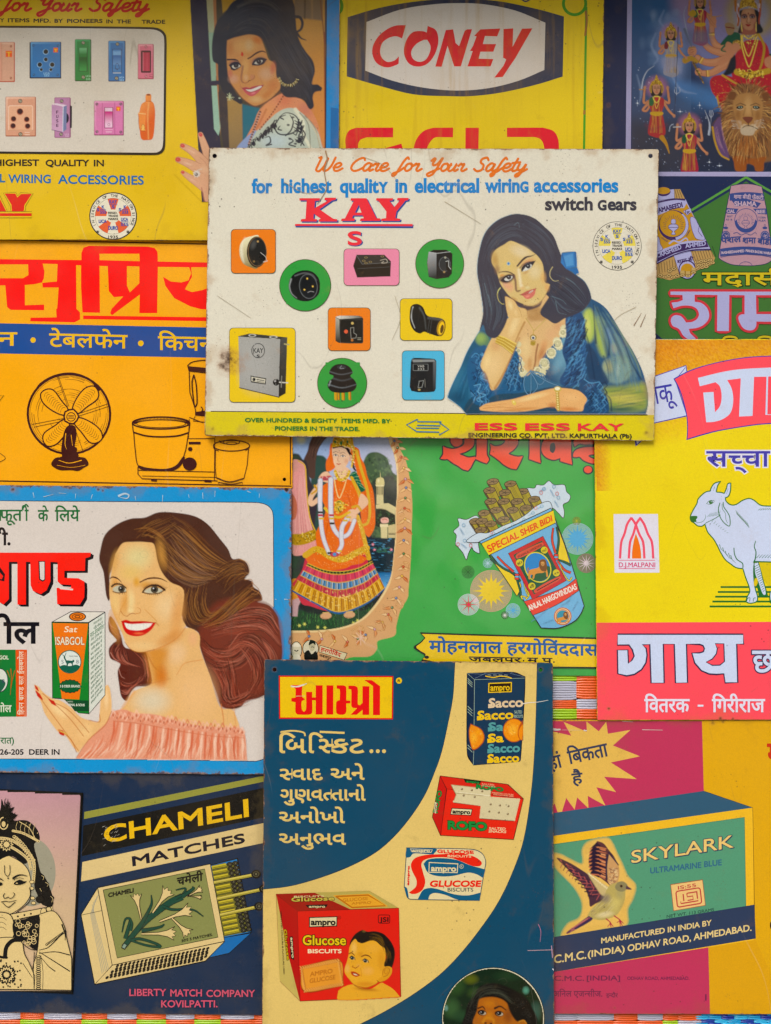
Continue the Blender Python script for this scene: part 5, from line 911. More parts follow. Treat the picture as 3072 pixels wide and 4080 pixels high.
c.fill('790,830* 800,780 850,700 920,650 1010,630 1100,650 1185,680* 1140,730 1100,790 1000,835 900,840', '2e2a3a', 10); c.fill('850,790* 890,745 960,705 1040,700 1065,715 1050,750 1000,790 920,806', 'c4c0b4', 6); c.fill(ell(970, 742, 62, 58), '2a2632', 5); c.blob(966, 722, 14, 12, 'a8b0b8', 1)
for i in range(10): c.line('=%d,%d %d,%d' % (800+i*30, 835-max(0, i-6)*14, 800+i*31, 862-max(0, i-6)*14), '2c2430', 7, 3, 3, .8); c.line('=%d,%d %d,%d' % (260+i*22, 950-abs(i-4)*6, 256+i*24, 976-abs(i-4)*6), '2c2430', 6, 3, 3, .7)
c.fill('540,485 575,540 570,585 545,600 518,585 515,540', 'bc4030', 6)
c.fill('530,1412* 620,1390 700,1395 740,1408 800,1375 950,1350 1095,1332* 1040,1420 960,1520 860,1600 780,1625 700,1600 610,1520', 'b8585c', 10); c.fill('535,1414* 620,1402 740,1415 880,1370 1090,1336* 960,1380 820,1440 740,1460 640,1455', '9c4448', 8); c.blob(830, 1545, 90, 36, 'd88088', .9, -18); c.fill('630,1450* 720,1455 800,1440 900,1400 990,1365 1050,1355 1030,1400 960,1440 860,1485 780,1508 700,1495', 'd4d0c8', 6); c.line('540,1416 640,1470 720,1510 800,1515 900,1480 1000,1430 1085,1340', '6c2c34', 10, 12, 6, .8); c.line('1000,1370 1060,1360', '7c3c40', 8, 10, 5, .8)
c.view(680, 0, 720)
# earrings
for i in range(26):
    a = R(20+i*6.2); x, y = 1085+78*math.cos(a), 705+78*math.sin(a)*.95; c.line('=%f,%f %f,%f' % (x, y, 1085+(78+26*rng.rand()+6)*math.cos(a), 705+(84+22*rng.rand())*math.sin(a)), ['e8dca0', '8c7840', 'c8b070'][i % 3], 5, 3, 2)
for i in range(16): a = i*.39; c.line('=%f,%f %f,%f' % (545, 895, 545+(22+18*rng.rand())*math.cos(a), 895+(22+20*rng.rand())*math.sin(a)), ['d8e0b8', 'a0a880'][i % 2], 4, 2, 2)
c.blob(635, 905, 16, 10, 'd0d8c0', .8)
# hand
c.m = None; sk = 'd8a888'
for q, w0, w1 in (('275,1240 300,1310 340,1430 380,1560', 42, 90), ('110,1345 190,1390 260,1450 340,1540', 46, 100), ('70,1472 150,1500 230,1540 330,1600', 50, 110), ('112,1590 180,1640 250,1680 340,1740', 34, 100)): c.line(q, 'a4705c', w0+6, w1+6, 3); c.line(q, sk, w0, w1, 6)
c.fill('250,1560 300,1500 380,1500 400,1860 320,1860 290,1740 250,1660', sk, 8); c.blob(320, 1560, 70, 50, 'e0b898', .7); c.line('270,1450 320,1500 350,1560', 'b07c68', 5, 4, 6, .6); c.line('220,1560 300,1600', 'b07c68', 5, 4, 6, .6); c.line('285,1730 310,1860', 'a86c58', 10, 10, 6, .8); c.blob(200, 1400, 60, 14, 'e8c0a4', .7, 28); c.blob(160, 1510, 60, 14, 'e8c4a8', .7, 18); c.blob(200, 1660, 60, 14, 'e4b8a0', .7, 30)
for x, y, r_, a in ((276, 1242, 20, 60), (110, 1343, 22, 20), (68, 1471, 26, 10), (112, 1588, 17, 20)): c.fill(ell(x, y, r_, r_*.78, a), 'c85450', 3); c.blob(x-4, y-4, 7, 5, 'f0a8a0', .7)
c.fill(star(240, 1602, 38, 26, 9), 'd8d0c8', 3); c.fill(ell(236, 1608, 16), '78706c'); c.blob(232, 1604, 8, 8, 'f8f8f8', .9); c.line('250,1570 290,1556', 'd0c8bc', 8, 5, 3)
p.canvas(c)
p = s.P('blue_border'); p.poly('=1440,-130 1562,-130 1550,1900 1424,1900', '0c84c4'); p.poly('=1476,990 1548,1000 1546,1900 1470,1900', '0468a4'); p.line('=1438,-130 1426,1900', '26303c', 8)
# ================================================================ blue-bordered sign with woman holding a carton
s = Sign('-60,1932 1162,1944 1158,3088 -60,3078', .0050, '0094d0', 'blue-bordered white sign with smiling brown-haired woman holding an orange and green carton', dict(rust=.9, scratch=.3, stain=.05, blotch=.1, speck=.45, dirt='7a5c3c', rough=.3, spec=.2, grime=.25, spots=((52, 1950, 16, .9), (392, 1950, 10, .7), (410, 1955, 9, .7), (1142, 1950, 14, 1), (210, 3062, 12, .5), (705, 3070, 16, .5))), holes=()); SIGNS.append(s)
V(0, 1920, 1180)
p = s.P('white_panel'); P_ = pts('-60,106* 800,112 1440,116 1500,130 1530,160 1538,200* 1538,1200 1490,1540 1480,1560 1440,1572* 800,1562 -60,1558*'); p.poly(P_, 'dcd4cc'); p.line(P_, '24303c', 4, closed=True)
p = s.P('lettering', 'green lettering'); gr = '1f6b3e'; bk = '1c1820'
p.text('स', -40, 218, 12, 60, gr, bold=3, ref=.62); p.text('फूत', 0, 218, 125, 60, gr, bold=3, ref=.62); p.text('ी', 124, 218, 160, 60, gr, bold=3, ref=.62); p.line('128,150 146,128 160,142', gr, 9); p.text('के', 214, 220, 272, 60, gr, bold=3, ref=.62); p.text('िलये', 310, 220, 448, 60, gr, bold=3, ref=.62)
p.text('ी.', -6, 354, 56, 66, bk, bold=6, ref=.62)
p = s.P('lettering', 'large red lettering with black shadow'); rd = 'fa3c14'
B1 = ['=-60,398 512,398 508,420 480,430 478,500 362,500 362,540 440,542 474,560 476,600 474,650 450,690 322,688 318,596 400,596 400,580 340,576 324,560 324,452 284,450 284,560 262,610 230,632 186,614 172,580 170,450 146,450 146,690 98,690 98,450 50,450 50,660 20,690 -60,640']
for dx, dy, c_ in ((16, 12, bk), (8, 6, bk), (0, 0, rd)):
    P_ = pts(B1[0]) + [dx, dy]; p.poly(P_, c_)
p.poly('=216,446 254,446 254,552 240,562 220,550', bk); p.poly('=222,450 250,450 250,548 240,554 226,546', 'dcd4cc'); p.poly('=328,590 412,602 410,610 340,604', 'e0d8d0'); p.poly('=-60,480 0,480 28,520 24,560 -60,540', bk); p.poly('=-60,500 -10,500 18,530 10,548 -60,530', rd)
p = s.P('lettering', 'black lettering'); p.text('ोल', -6, 906, 216, 112, bk, bold=9, ref=.62)
p.text('रात)', 2, 1472, 78, 32, gr, bold=1.6, ref=.62); p.text('26-205  DEER IN', 0, 1534, 334, 31, bk, bold=2.2)
p = s.P('carton_picture', 'green and orange carton picture, cut off at the left'); p.poly('=-60,944 152,944 150,1320 -60,1322', '2a7a3c'); p.poly('=88,944 152,944 150,1320 92,1320', 'dc5c28'); p.text('GOL', -4, 998, 48, 22, 'dce0cc', bold=1.6); p.poly(ell(0, 1116, 46, 68), '2c3c3c'); p.poly(ell(0, 1116, 42, 63), 'd8dcd0'); p.poly('-60,1130 0,1110 30,1130 20,1160 0,1180 -60,1180', '2c6048'); p.text('B', 14, 1130, 26, 20, '3c4c5c', bold=1); p.text('ाोल', 0, 1294, 64, 36, 'dce0cc', bold=2, ref=.62)
p.text('हिरन ब्राण्ड सत ईसबगोल'.replace('हि', 'िह').replace('ब्राण्ड', 'ब^ा~णड'), 132, 1310, 490, 24, 'e8d8c0', bold=1, rot=-90, ref=.62)
for i in range(60): p.line('=%f,%f %f,%f' % (134+rng.rand()*6, 960+i*6, 146, 961+i*6), 'e0c0a0', 1.6)
for q in ('60,1050 64,1100 58,1200', '84,1060 70,1110 62,1160', '40,1060 56,1100'): p.line(q, 'c0602c', 5, 2)
# woman
p = s.P('portrait', 'smiling woman with long wavy brown hair and a pink frilled top')
V(380, 2020, 780)
o_ = '-520,1560 0,1400 30,1300 10,1000 -10,500 0,100 300,-10 900,-10 1400,300 1660,800 1690,1300 1480,1760 1300,1900 1330,2380 -140,2380 -420,1920'
o_ = '-560,1560 -500,1480 -300,1560 0,1400 90,1200 30,900 0,500 20,200 300,20 700,0 1000,80 1300,380 1460,700 1600,900 1620,1300 1460,1700 1210,1780 1300,2370 -190,2370 -330,2130 -560,1700'
c = Canvas(-540, 20, 1640, 2370, 'dcd4cc', 2.6, 'auto'); c.rgb[c.X > 1508] = lin('0094d0')
hair = '420,90 540,45 700,50 850,80 960,150 1060,270 1130,360 1165,440 1230,440 1290,480 1310,560 1270,610 1330,630 1345,680 1400,720 1420,790 1380,810 1480,840 1550,930 1560,1000 1580,1120 1590,1260 1560,1400 1500,1550 1400,1620 1280,1650 1240,1700 1150,1720 1070,1690 1040,1600 980,1450 920,1280 880,1150 878,1070 780,1020 740,950 750,720 640,650 580,580 530,480 500,320 420,300 320,300 230,300 170,400 130,540 120,620 130,720 115,800 90,740 70,560 35,460 40,380 80,240 180,150 300,100'
c.fill(hair, '4c3028', 4); mh = c.fill('1060,800 1400,800 1560,940 1590,1260 1500,1550 1280,1650 1150,1720 1060,1690 980,1450 878,1150 900,1000', '74382e', 40)
c.fill('130,930 180,1000 220,1100 260,1200 440,1230 480,1500 350,1530 300,1580 265,1650 220,1610 200,1500 190,1400 210,1330 130,1290 115,1210 150,1160 180,1130 120,1060 110,980', '5c2c24', 4)
hc = ['3a2018', '8a5a34', '24140e', 'a87444', '6a402a', '2c1a14', 'b8844c']
c.strands('300,290 360,180 480,120 640,70', '500,320 560,300 640,250 720,180', 50, hc, 7, .5, 8); c.strands('330,190 440,170 560,230 640,340', '520,360 540,420 600,500 740,600', 90, hc, 7, .55, 10)
c.strands('640,60 800,150 1000,350 1160,470', '540,420 620,560 800,640 1000,620', 230, hc, 7, .5, 12); c.strands('560,420 640,600 820,680 960,640', '700,150 820,280 920,420 1060,560', 120, ['a87c54', '6a5040', '907060', '3c2a24'], 6, .5, 10)
c.strands('760,700 740,850 790,1000 900,1030', '960,640 940,800 980,900 1100,860', 120, hc, 7, .55, 10); c.strands('900,1000 1040,900 1180,760 1320,640', '940,1040 1120,980 1260,860 1400,780', 120, hc, 7, .6, 10)
c.strands('1000,560 1100,480 1240,450 1300,520', '1100,760 1180,640 1260,600 1280,600', 90, hc, 7, .5, 14); c.line('1230,440 1300,480 1310,560 1280,560', 'c89c68', 6, 3, 3, .8)
hr2 = ['3c1614', '9c4c3c', '240e0c', 'b46450', '6a2c24', 'c8806c', '1c0c0a']
for A, B, n in (('1100,960 1300,860 1480,880 1550,1000', '960,1100 1160,1080 1400,1060 1560,1200', 120), ('900,1100 1000,1200 1140,1220 1240,1120', '960,1380 1080,1400 1240,1340 1380,1200', 130), ('1400,1080 1520,1200 1560,1350 1500,1500', '1200,1180 1300,1300 1340,1450 1280,1600', 130), ('960,1340 1060,1500 1080,1620 1150,1700', '1180,1280 1200,1440 1220,1600 1260,1660', 130), ('1120,1160 1260,1060 1380,1080 1440,1160', '1100,1240 1240,1180 1340,1200 1420,1280', 60), ('1100,1600 1160,1640 1260,1600 1300,1560', '1080,1690 1160,1700 1260,1660 1400,1620', 60)): c.strands(A, B, n, hr2, 8, .6, 16)
for q in ('1330,640 1390,700 1380,740 1330,740', '1330,700 1400,740 1410,790 1350,790', '1270,620 1330,620 1340,680 1300,690'): c.line(q, 'a8744c', 7, 4, 3, .8)
for A, B, n in (('130,940 190,1020 200,1100 180,1130', '120,1000 140,1060 200,1100 220,1100', 30), ('180,1150 120,1230 160,1300 240,1340', '260,1200 280,1260 300,1320 400,1360', 70), ('300,1240 380,1300 420,1400 400,1480', '440,1240 460,1320 470,1420 470,1500', 50), ('190,1400 220,1480 320,1500 400,1420', '220,1600 270,1600 320,1540 400,1480', 70)): c.strands(A, B, n, hr2, 7, .6, 10)
c.line('116,960 130,1010 180,1040', 'd8a898', 6, 3, 3, .7); c.line('130,1240 160,1290 200,1310', 'd09888', 6, 3, 3, .7); c.line('200,1380 220,1440 250,1460', 'd09888', 6, 3, 3, .7)
# neck, shoulders
sk = 'e6ba80'
c.fill('440,1190 600,1160 760,1030 880,1080 890,1200 930,1320 980,1450 1060,1700 1180,1740 1190,2000 240,2000 180,1800 260,1680 330,1570 470,1510 480,1460 450,1300', sk, 5)
c.blob(480, 1650, 220, 160, 'dcd0b4', .9); c.blob(860, 1600, 230, 330, 'ecc08c', .7); c.fill('430,1200 560,1180 620,1240 600,1340 610,1480 480,1500 480,1450 450,1320', 'd08a3c', 60, .85); c.blob(560, 1440, 70, 130, 'cc7030', .6); c.line('440,1240 480,1330 520,1380', 'b86c28', 10, 6, 10, .7); c.line('480,1500 560,1480 640,1460', 'c87c44', 5, 3, 5, .6); c.blob(700, 1250, 100, 130, 'ecc89c', .8, 20); c.blob(830, 1120, 60, 90, 'ecb488', .7)
c.line('910,1300 760,1330 710,1400 690,1430', 'd4884c', 6, 3, 4, .8); c.line('330,1570 250,1680 190,1780', 'e0a464', 26, 20, 18, .7); c.line('1070,1680 1090,1800 1090,1880', 'cc7c48', 10, 6, 6, .8); c.line('1180,1720 1200,1900', 'dc9c64', 10, 8, 8, .7)
# face
c.fill('128,560 150,420 220,290 420,270 540,290 570,560 760,690 745,940 600,640 520,480 480,320 240,320', '4a2c24', 8)
c.fill('170,400* 230,310 320,298 440,300 500,320 530,460 570,560 640,640 752,710 735,930 770,1010* 700,1100 600,1180 480,1225 380,1235 310,1215 260,1160 230,1080 190,990 150,900 125,800 122,640', sk, 5)
c.blob(360, 430, 170, 150, 'e0d49c', .9); c.blob(300, 560, 140, 100, 'e4c478', .7); c.blob(610, 850, 150, 170, 'eed0a0', .8); c.blob(170, 820, 50, 120, 'ecc888', .8); c.blob(300, 800, 50, 130, 'ecd49c', .9); c.blob(350, 640, 40, 60, 'dca040', .8); c.blob(420, 660, 70, 40, 'd89c44', .6); c.blob(400, 1180, 150, 50, 'ecc890', .8); c.blob(680, 1060, 90, 60, 'e4a868', .7, -40); c.line('770,1020 700,1110 600,1175 500,1215', 'cc7c3c', 6, 8, 6, .8); c.line('500,1215 380,1238 300,1210 250,1150', 'b06830', 8, 5, 4, .8); c.blob(170, 640, 40, 60, 'd89850', .7); c.line('420,870 470,920 520,970', 'c88848', 4, 6, 5, .8); c.line('215,870 200,940 215,960', 'd09858', 6, 6, 6, .7)
c.line('262,720 258,800 220,860 216,890', 'cc8c44', 5, 5, 4, .7); c.line('216,885 240,920 270,930', 'a85c28', 5, 4, 3, .9); c.line('290,912 320,905 340,912', '8c4424', 6, 4, 3, .9); c.line('345,908 380,900 384,870 360,856', 'b8702c', 5, 3, 3, .9); c.blob(300, 880, 36, 30, 'f0d8a0', .9); c.line('270,930 290,914', '9c5428', 5, 4, 3)
B = c.blob; B(200, 690, 90, 60, 'b87838', .6); B(490, 690, 130, 70, 'b87838', .6); B(250, 820, 50, 130, 'd89a50', .7, 8); B(700, 900, 90, 240, 'dc9c5c', .7, 8); B(160, 1000, 60, 200, 'd89a54', .7, -12); B(640, 1120, 160, 70, 'd08c4c', .7, -25); B(560, 400, 60, 180, 'd8a058', .6, -10); B(160, 480, 50, 160, 'd8a45c', .6, 12); c.line('516,985 540,1010', 'a85c30', 10, 4, 8, .7)
c.line('124,608 150,596 190,610 222,640', '4c2814', 8, 4, 3, 1, wm=13); c.line('380,640 440,612 500,604 560,612 610,636', '4c2814', 9, 4, 3, 1, wm=15)
for (ox, w_) in ((0, 1), (1, 1)):
    if not ox:
        c.line('140,676 170,656 220,660 262,690', '2a1810', 15, 9, 4); c.fill('146,700 170,676 210,668 250,690 262,716 220,724 170,722', 'c4c0a8', 3); c.fill(ell(222, 698, 29), '4c4438'); c.fill(ell(222, 698, 13), '181414'); c.blob(214, 690, 7, 7, 'ffffff', 1); c.line('150,720 200,732 262,722', '3c2414', 7, 7, 3); ex = [(158, 722), (180, 728), (206, 732), (232, 732), (250, 728)]
        for x, y in ex: c.line('=%d,%d %d,%d' % (x, y, x-3, y+14), '5c3c24', 2.5, 1.5)
        for x, y in ((150, 668), (170, 658), (190, 656), (212, 658), (236, 668)): c.line('=%d,%d %d,%d' % (x, y, x-10, y-16), '3c2418', 3, 1.5)
    else:
        c.line('402,726 430,690 480,668 540,672 590,706', '2a1810', 12, 17, 4); c.line('410,690 450,664 500,656 540,664', '6a4020', 5, 3, 3, .8); c.fill('416,722 450,692 500,680 560,700 570,716 530,730 470,734', 'c4c0a8', 3); c.fill(ell(503, 702, 32, 31), '4c4438'); c.fill(ell(505, 702, 14), '181414'); c.blob(494, 692, 8, 8, 'ffffff', 1); c.line('404,728 470,740 540,734 580,712', '3c2414', 7, 9, 3)
        for i in range(9): x = 420+i*18; y = 732+8*math.sin(i*.4); c.line('=%d,%d %d,%d' % (x, y, x+4, y+14), '5c3c24', 2.5, 1.5)
        for i in range(8): x, y = 500+i*12, 668+i*4; c.line('=%d,%d %d,%d' % (x, y+4, x+18+i*2, y-18+i), '3c2418', 3.5, 1.5)
c.fill('220,972* 260,960 300,972 340,972 420,972 515,985* 480,1040 430,1080 380,1098 320,1098 270,1080 240,1040', 'cc3018', 4); c.fill('246,986* 300,996 360,994 420,990 486,990* 460,1020 400,1046 330,1050 270,1034', 'eceae0', 3)
for x, y in ((278, 1016), (310, 1024), (345, 1026), (378, 1024), (410, 1018), (438, 1008)): c.line('=%d,994 %d,%d' % (x, x, y+14), 'b8b8b0', 2.5, 1.5, 2, .8)
c.blob(370, 1076, 60, 14, 'ec7c54', .8); c.line('222,972 260,984 340,984 420,980 512,984', '8c2010', 4, 3, 2, .8)
for x in (210, 414): c.line(ell(x, 418 if x == 210 else 402, 34, 28), '8c9c78', 3, closed=True, a=.35)
# frilled top
c.view(0, 1920, 1180)
tp = '428,1556* 470,1490 520,1420 570,1370 620,1320 640,1290 700,1280 760,1300 880,1310 1000,1345 1120,1370 1250,1380 1350,1385 1380,1430 1390,1566*'
mt = c.fill(tp, 'e09c80', 4)
c.strands('560,1400 520,1480 480,1530 440,1560', '1360,1430 1380,1480 1380,1520 1385,1570', 240, ['f0c4ac', 'd87c5c', 'e8b094', 'c86848', 'f4d4bc'], 9, .6, 5, m=mt)
for i in range(30): x = 640+i*25+rng.randn()*6; y = 1340+(x-640)*.12; c.line([(x, y+10), (x-6+rng.randn()*4, y+60), (x-30+i, y+120+rng.rand()*60)], ['cc6040', 'd87858', 'f4d0b8'][i % 3], 9, 4, 5, .8, mt, wm=13)
for i in range(34): x = 636+i*22; y = 1292+(x-636)*.125+rng.randn()*6; c.line([(x-14, y+22), (x, y-8), (x+16, y+20), (x+4, y+36)], ['f0c0a8', 'd88464', 'ecb498'][i % 3], 6, 5, 3, .8, wm=9); c.blob(x, y+22, 6, 11, 'a84c2c', .8)
c.line('640,1345 800,1362 1000,1400 1200,1430 1370,1440', 'c87050', 5, 4, 4, .7)
# arm and hand
c.fill('192,1140* 216,1150 240,1180 290,1216 340,1230 400,1270 450,1320 500,1340 550,1350 560,1300 570,1200 600,1142 620,1170 628,1280 600,1350 560,1390 500,1450 440,1525* 410,1490 370,1430 330,1410 290,1360 250,1300 230,1240 200,1180', 'e8bc84', 4)
c.blob(330, 1280, 90, 40, 'f4d8a4', .8, 40); c.blob(480, 1400, 60, 60, 'f0cc94', .8); c.blob(598, 1220, 18, 80, 'f4d4a4', .8)
for q in ('216,1200 280,1290 340,1370 440,1510', '240,1190 330,1270 400,1340 470,1430', '300,1240 380,1280 450,1350 500,1410', '500,1340 560,1350 560,1310', '628,1290 590,1370 500,1450 430,1550', '340,1400 400,1450 430,1520'): c.line(q, 'b86830', 4, 4, 3, .85)
for q, w_ in (('196,1144 206,1160 216,1176', 9), ('202,1176 218,1200 238,1224', 13), ('276,1224 296,1240 312,1256', 14), ('332,1396 346,1410 358,1424', 18)): c.line(q, 'c43824', w_*.4, w_*.5, 2, wm=w_*1.5)
c.line('336,1400 380,1420', 'd8b060', 8, 5, 3)
p.canvas(c)
p = s.P('carton_picture', 'orange and green carton held up in the hand')
p.poly('=288,790 498,790 500,1306 294,1218' if 0 else '=290,788 498,792 502,1306 440,1300 360,1222 294,1218', '1c1c20'); p.poly('=293,792 496,795 499,1302 440,1298 362,1218 297,1214', '2c8038'); p.poly('=290,788 398,728 592,730 498,792', '1c1c20'); p.poly('=300,786 400,731 586,733 496,789', 'e0dcd0'); p.poly('=498,792 592,732 592,1200 500,1306', '1c1c20'); p.poly('=501,794 589,737 589,1198 502,1301', 'd8dcd0')
p.poly('=296,794 496,797 446,1224 348,1220', 'e87c24'); p.poly(ell(436, 758, 48, 26), '30241c'); p.poly(ell(436, 758, 42, 21), 'e88030'); p.line(ell(436, 758, 30, 14), '30241c', 3, closed=True); p.line(ell(436, 758, 14, 7), '30241c', 4, closed=True)
p.text('Sat', 360, 845, 432, 34, 'f0e4c8', bold=1, shear=.2); p.text('ISABGOL', 312, 916, 474, 46, 'f0e4c8', bold=1.5, out=[(2, '8c4818')])
p.poly(ell(392, 1012, 66, 66), '24604c'); p.poly(ell(392, 1012, 61, 61), 'dce4dc'); p.poly('336,1040 360,1030 392,1036 430,1028 448,1040 430,1062 392,1073 355,1062', '24604c'); p.poly('368,1010 380,1004 405,1006 412,1000 418,1010 410,1020 412,1046 406,1046 402,1022 384,1024 380,1048 374,1046 374,1022', '2c5c50'); p.line('374,1010 364,992 362,978', '2c5c50', 8); p.line('362,980 350,972', '2c5c50', 3); p.line('366,978 372,960', '2c5c50', 3); p.text('S', 345, 1022, 358, 22, '5c6c74'); p.text('B', 430, 1022, 444, 22, '5c6c74'); p.text('TRADE MARK', 388, 985, 438, 8, '3c4c50')
p.poly(star(394, 1150, 64, 58, 16)*[1, .62]+[0, 437], '18181c'); p.poly(star(394, 1150, 61, 56, 16)*[1, .60]+[0, 460], '1f5c38'); p.text('S B DEER BRAND', 338, 1156, 450, 14, 'e0e8d8', bold=.6)
p.poly('=372,1226 496,1230 498,1290 420,1290 400,1262', '184c30'); p.text('MFRS', 380, 1240, 410, 8, 'd0dcc8'); p.text('AMAL & SONS', 386, 1260, 476, 14, 'e0e8d8', bold=.8, slant_y=.02)
Fc = quadmap('504,800 586,748 586,1190 504,1292')
for i in range(17):
    u0 = .06+rng.rand()*.05; y = .04+i*.056; big = i == 2
    if big: p.text('सत-ईसबगोल', .04, .165, .96, .05, '1c6c40', bold=.006, ref=.62, F=Fc); continue
    if i < 2: u0 = .25
    p.text(['सफलता की सौ वर', 'नरिया कौशल भी', 'यन जोरका में', 'सदा गुलाब कट'][i % 4], u0, y, .9-rng.rand()*.08, .026, '1f5c3c', bold=.003, ref=.62, F=Fc)

V(0, 1920, 1180)
for q, w_ in (('=186,60 192,90', 4), ('=244,84 300,70', 4), ('=330,62 372,66', 3), ('=426,66 424,92', 4), ('=520,70 512,96', 4), ('664,80 700,66 724,74 716,92 690,90 672,84', 12), ('=760,80 764,104', 4), ('=915,74 914,112', 4), ('=1060,70 1064,90', 3), ('=1140,60 1142,96', 4), ('=1210,50 1208,84', 3), ('=1390,52 1412,60', 5), ('=1460,66 1458,90', 3), ('=1598,660 1632,662', 5), ('=1546,660 1556,661', 4)):
    p = s.P('paint_chip'); p.line(q, 'b8d0e0', w_, 2)
# ================================================================ dark teal biscuit sign
s = Sign('1053,2627 2203,2641 2209,4180 1043,4180', .0098, '004a64', 'dark teal sign with a cream swoosh carrying four drawn biscuit packets', dict(rust=.5, scratch=.3, stain=.10, blotch=.16, speck=.7, dirt='5a4a30', rough=.34, spec=.12, grime=.22), holes=((1094, 2668, 8), (2154, 2669, 8))); SIGNS.append(s)
cr = 'e0c47c'; tl = '004a64'; dk = '16202c'
V(1040, 2600, 1180)
p = s.P('cream_swoosh'); P_ = pts('1090,43* 1086,120 1078,250 1054,380 1014,560 968,690 920,800 850,910 760,1020 660,1110 540,1180 400,1240 250,1290 140,1316 0,1330* -4,2200* 560,2200* 560,2093* 700,2020 850,1930 1000,1820 1120,1700 1240,1550 1340,1400 1420,1230 1480,1050 1520,800 1540,560 1550,300 1555,56*', n=6); p.poly(P_, '14344a'); c0 = [(x, y) for x, y in P_]
p.poly('1093,44* 1089,120 1081,250 1057,380 1017,560 971,690 923,800 853,911 763,1022 663,1113 542,1184 402,1244 252,1293 140,1319 4,1334* 0,2200* 558,2200* 556,2090* 698,2017 848,1927 998,1817 1118,1697 1237,1548 1337,1398 1417,1228 1477,1050 1517,800 1537,560 1547,300 1552,57*', cr)
p = s.P('name_plate', 'yellow plate with red border and red lettering'); p.poly('=100,130 744,132 742,376 102,372', 'd83020'); p.poly('=107,137 737,139 735,369 109,365', 'e8c224'); rd = 'de3220'
V(1100, 2680, 480)
for q in ('210,172* 362,172* 360,330 400,370 355,400 355,500 385,540 415,500 415,266* 500,266* 500,343* 548,343* 548,175* 644,175* 644,580* 548,580* 548,383* 500,383* 500,540 470,578 300,578 268,540 268,410* 212,398* 212,352* 268,345* 270,225*', '=697,176 792,176 790,580 695,580', '838,176* 940,178 970,210 970,385* 1028,388* 1028,425* 970,426* 970,540 940,578 870,580 833,550 833,410 860,385* 880,380* 880,235 838,220*', '1000,180* 1090,184 1130,220 1130,430 1155,450 1195,420* 1195,188* 1290,188* 1288,584* 1195,584* 1195,515* 1115,582* 1030,582* 1120,492* 1060,485 1040,450 1040,240 1000,225*', '=1222,102 1325,104 1438,188 1436,588 1340,588 1340,186'): p.poly(q, rd)
p.line('205,190 290,195 360,180 425,150', 'ece8dc', 18, 10); p.line('275,325 400,322', 'd8c8a0', 8, 4); V(1040, 2600, 1180)
p.poly(ell(776, 158, 17), 'e8c224'); p.text('R', 769, 166, 784, 16, dk, bold=1)
p = s.P('lettering', 'cream lettering')
for t, a, yb, b, h in (('બિસ્કિટ', 0, 0, 0, 0), ('~સ્વાદ', 108, 716, 345, 80), ('અને', 394, 714, 580, 80), ('ગુણવત્તાનો', 110, 832, 586, 80), ('અનોખો', 104, 958, 470, 80), ('અનુભવ', 104, 1080, 476, 80)):
    if h: p.text(t.replace('~સ્વા', '~સવા').replace('ત્ત', '~તત'), a, yb, b, h*.95, cr, bold=4.5, ref=.76)
p.text('િબ', 106, 564, 252, 96, cr, bold=5, ref=.76); p.text('િ~સ', 272, 564, 400, 96, cr, bold=5, ref=.76); p.text('કટ', 398, 564, 578, 96, cr, bold=5, ref=.76); p.line('=372,520 410,520', cr, 12); p.line('=330,446 470,452', cr, 12)
for x in (621, 657, 692): p.poly(ell(x, 555, 11), cr)
p.line('110,450 116,446 180,440 240,450 248,470', cr, 9)
# carton 1
V(1700, 2620, 460)
p = s.P('packet_picture', 'tall dark blue packet with yellow, cream and teal lettering'); nv = '1a3a54'; yl = 'ecc414'; tq = '5a9c9c'; lt = 'a8bca8'
p.poly('580,222* 1240,206 1425,274* 1420,520 1360,1470 1330,1504 672,1556* 580,1390', '0e1a28'); p.poly('=584,228 1240,212 1418,276 690,318', '1e2e4c'); p.poly('=584,232 688,320 676,1548 584,1385', '163048'); p.poly('=692,324 1418,282 1408,520 1350,1495 676,1550', nv); p.line('=585,226 690,318 1420,296', lt, 5); p.line('=690,318 684,980', lt, 6); p.line('=680,1330 672,1548', lt, 6); p.line('=600,226 800,240 1100,220', '8ca4b0', 3); p.line('=700,300 860,220', '8ca4b0', 3); p.line('=1240,208 1200,226 1400,276', '8ca4b0', 3)
p.poly('=890,366 1230,352 1228,498 888,510', yl); p.poly('=906,380 1214,368 1212,484 904,495', '2a2018'); p.text('ampro', 922, 478, 1196, 66, yl, bold=5, ref='x', slant_y=-.02); p.text('Sacco', 1230, 300, 846, 16, yl, bold=5, rot=0) if 0 else p.line('846,266 960,286 1060,268 1160,278 1230,300', yl, 14)
for i in range(4): p.line('=%d,250 %d,254' % (880+i*80, 930+i*80), 'a8b0a0', 8)
for x0, y0, x1, h, col, t in ((888, 730, 1396, 116, 'e0c8a4', 'Sacco'), (726, 906, 1256, 112, yl, 'Sacco'), (884, 1068, 1116, 106, tq, 'Sa'), (876, 1232, 1116, 106, yl, 'Sa'), (876, 1382, 1350, 108, tq, 'Sacco'), (872, 1526, 1340, 106, yl, 'Sacco')): p.text(t, x0+14, y0-10, x1-10, h*1.05, col, bold=12, ref=.66, slant_y=-.03); p.poly('=%d,%d %d,%d %d,%d %d,%d' % (x0, y0-60, x0+60, y0-64, x0+70, y0-4, x0, y0), col)
p.text('SALTED', 1266, 806, 1374, 46, lt, bold=1); p.text('BISCUITS', 1262, 868, 1388, 44, lt, bold=1)
for y in (300, 330, 360, 700, 740, 780, 1260, 1300): p.line('=%d,%d %d,%d' % (592, y, 660, y+66), lt, 9, 6)
c = Canvas(590, 870, 1400, 1340, nv, 2, 'auto')
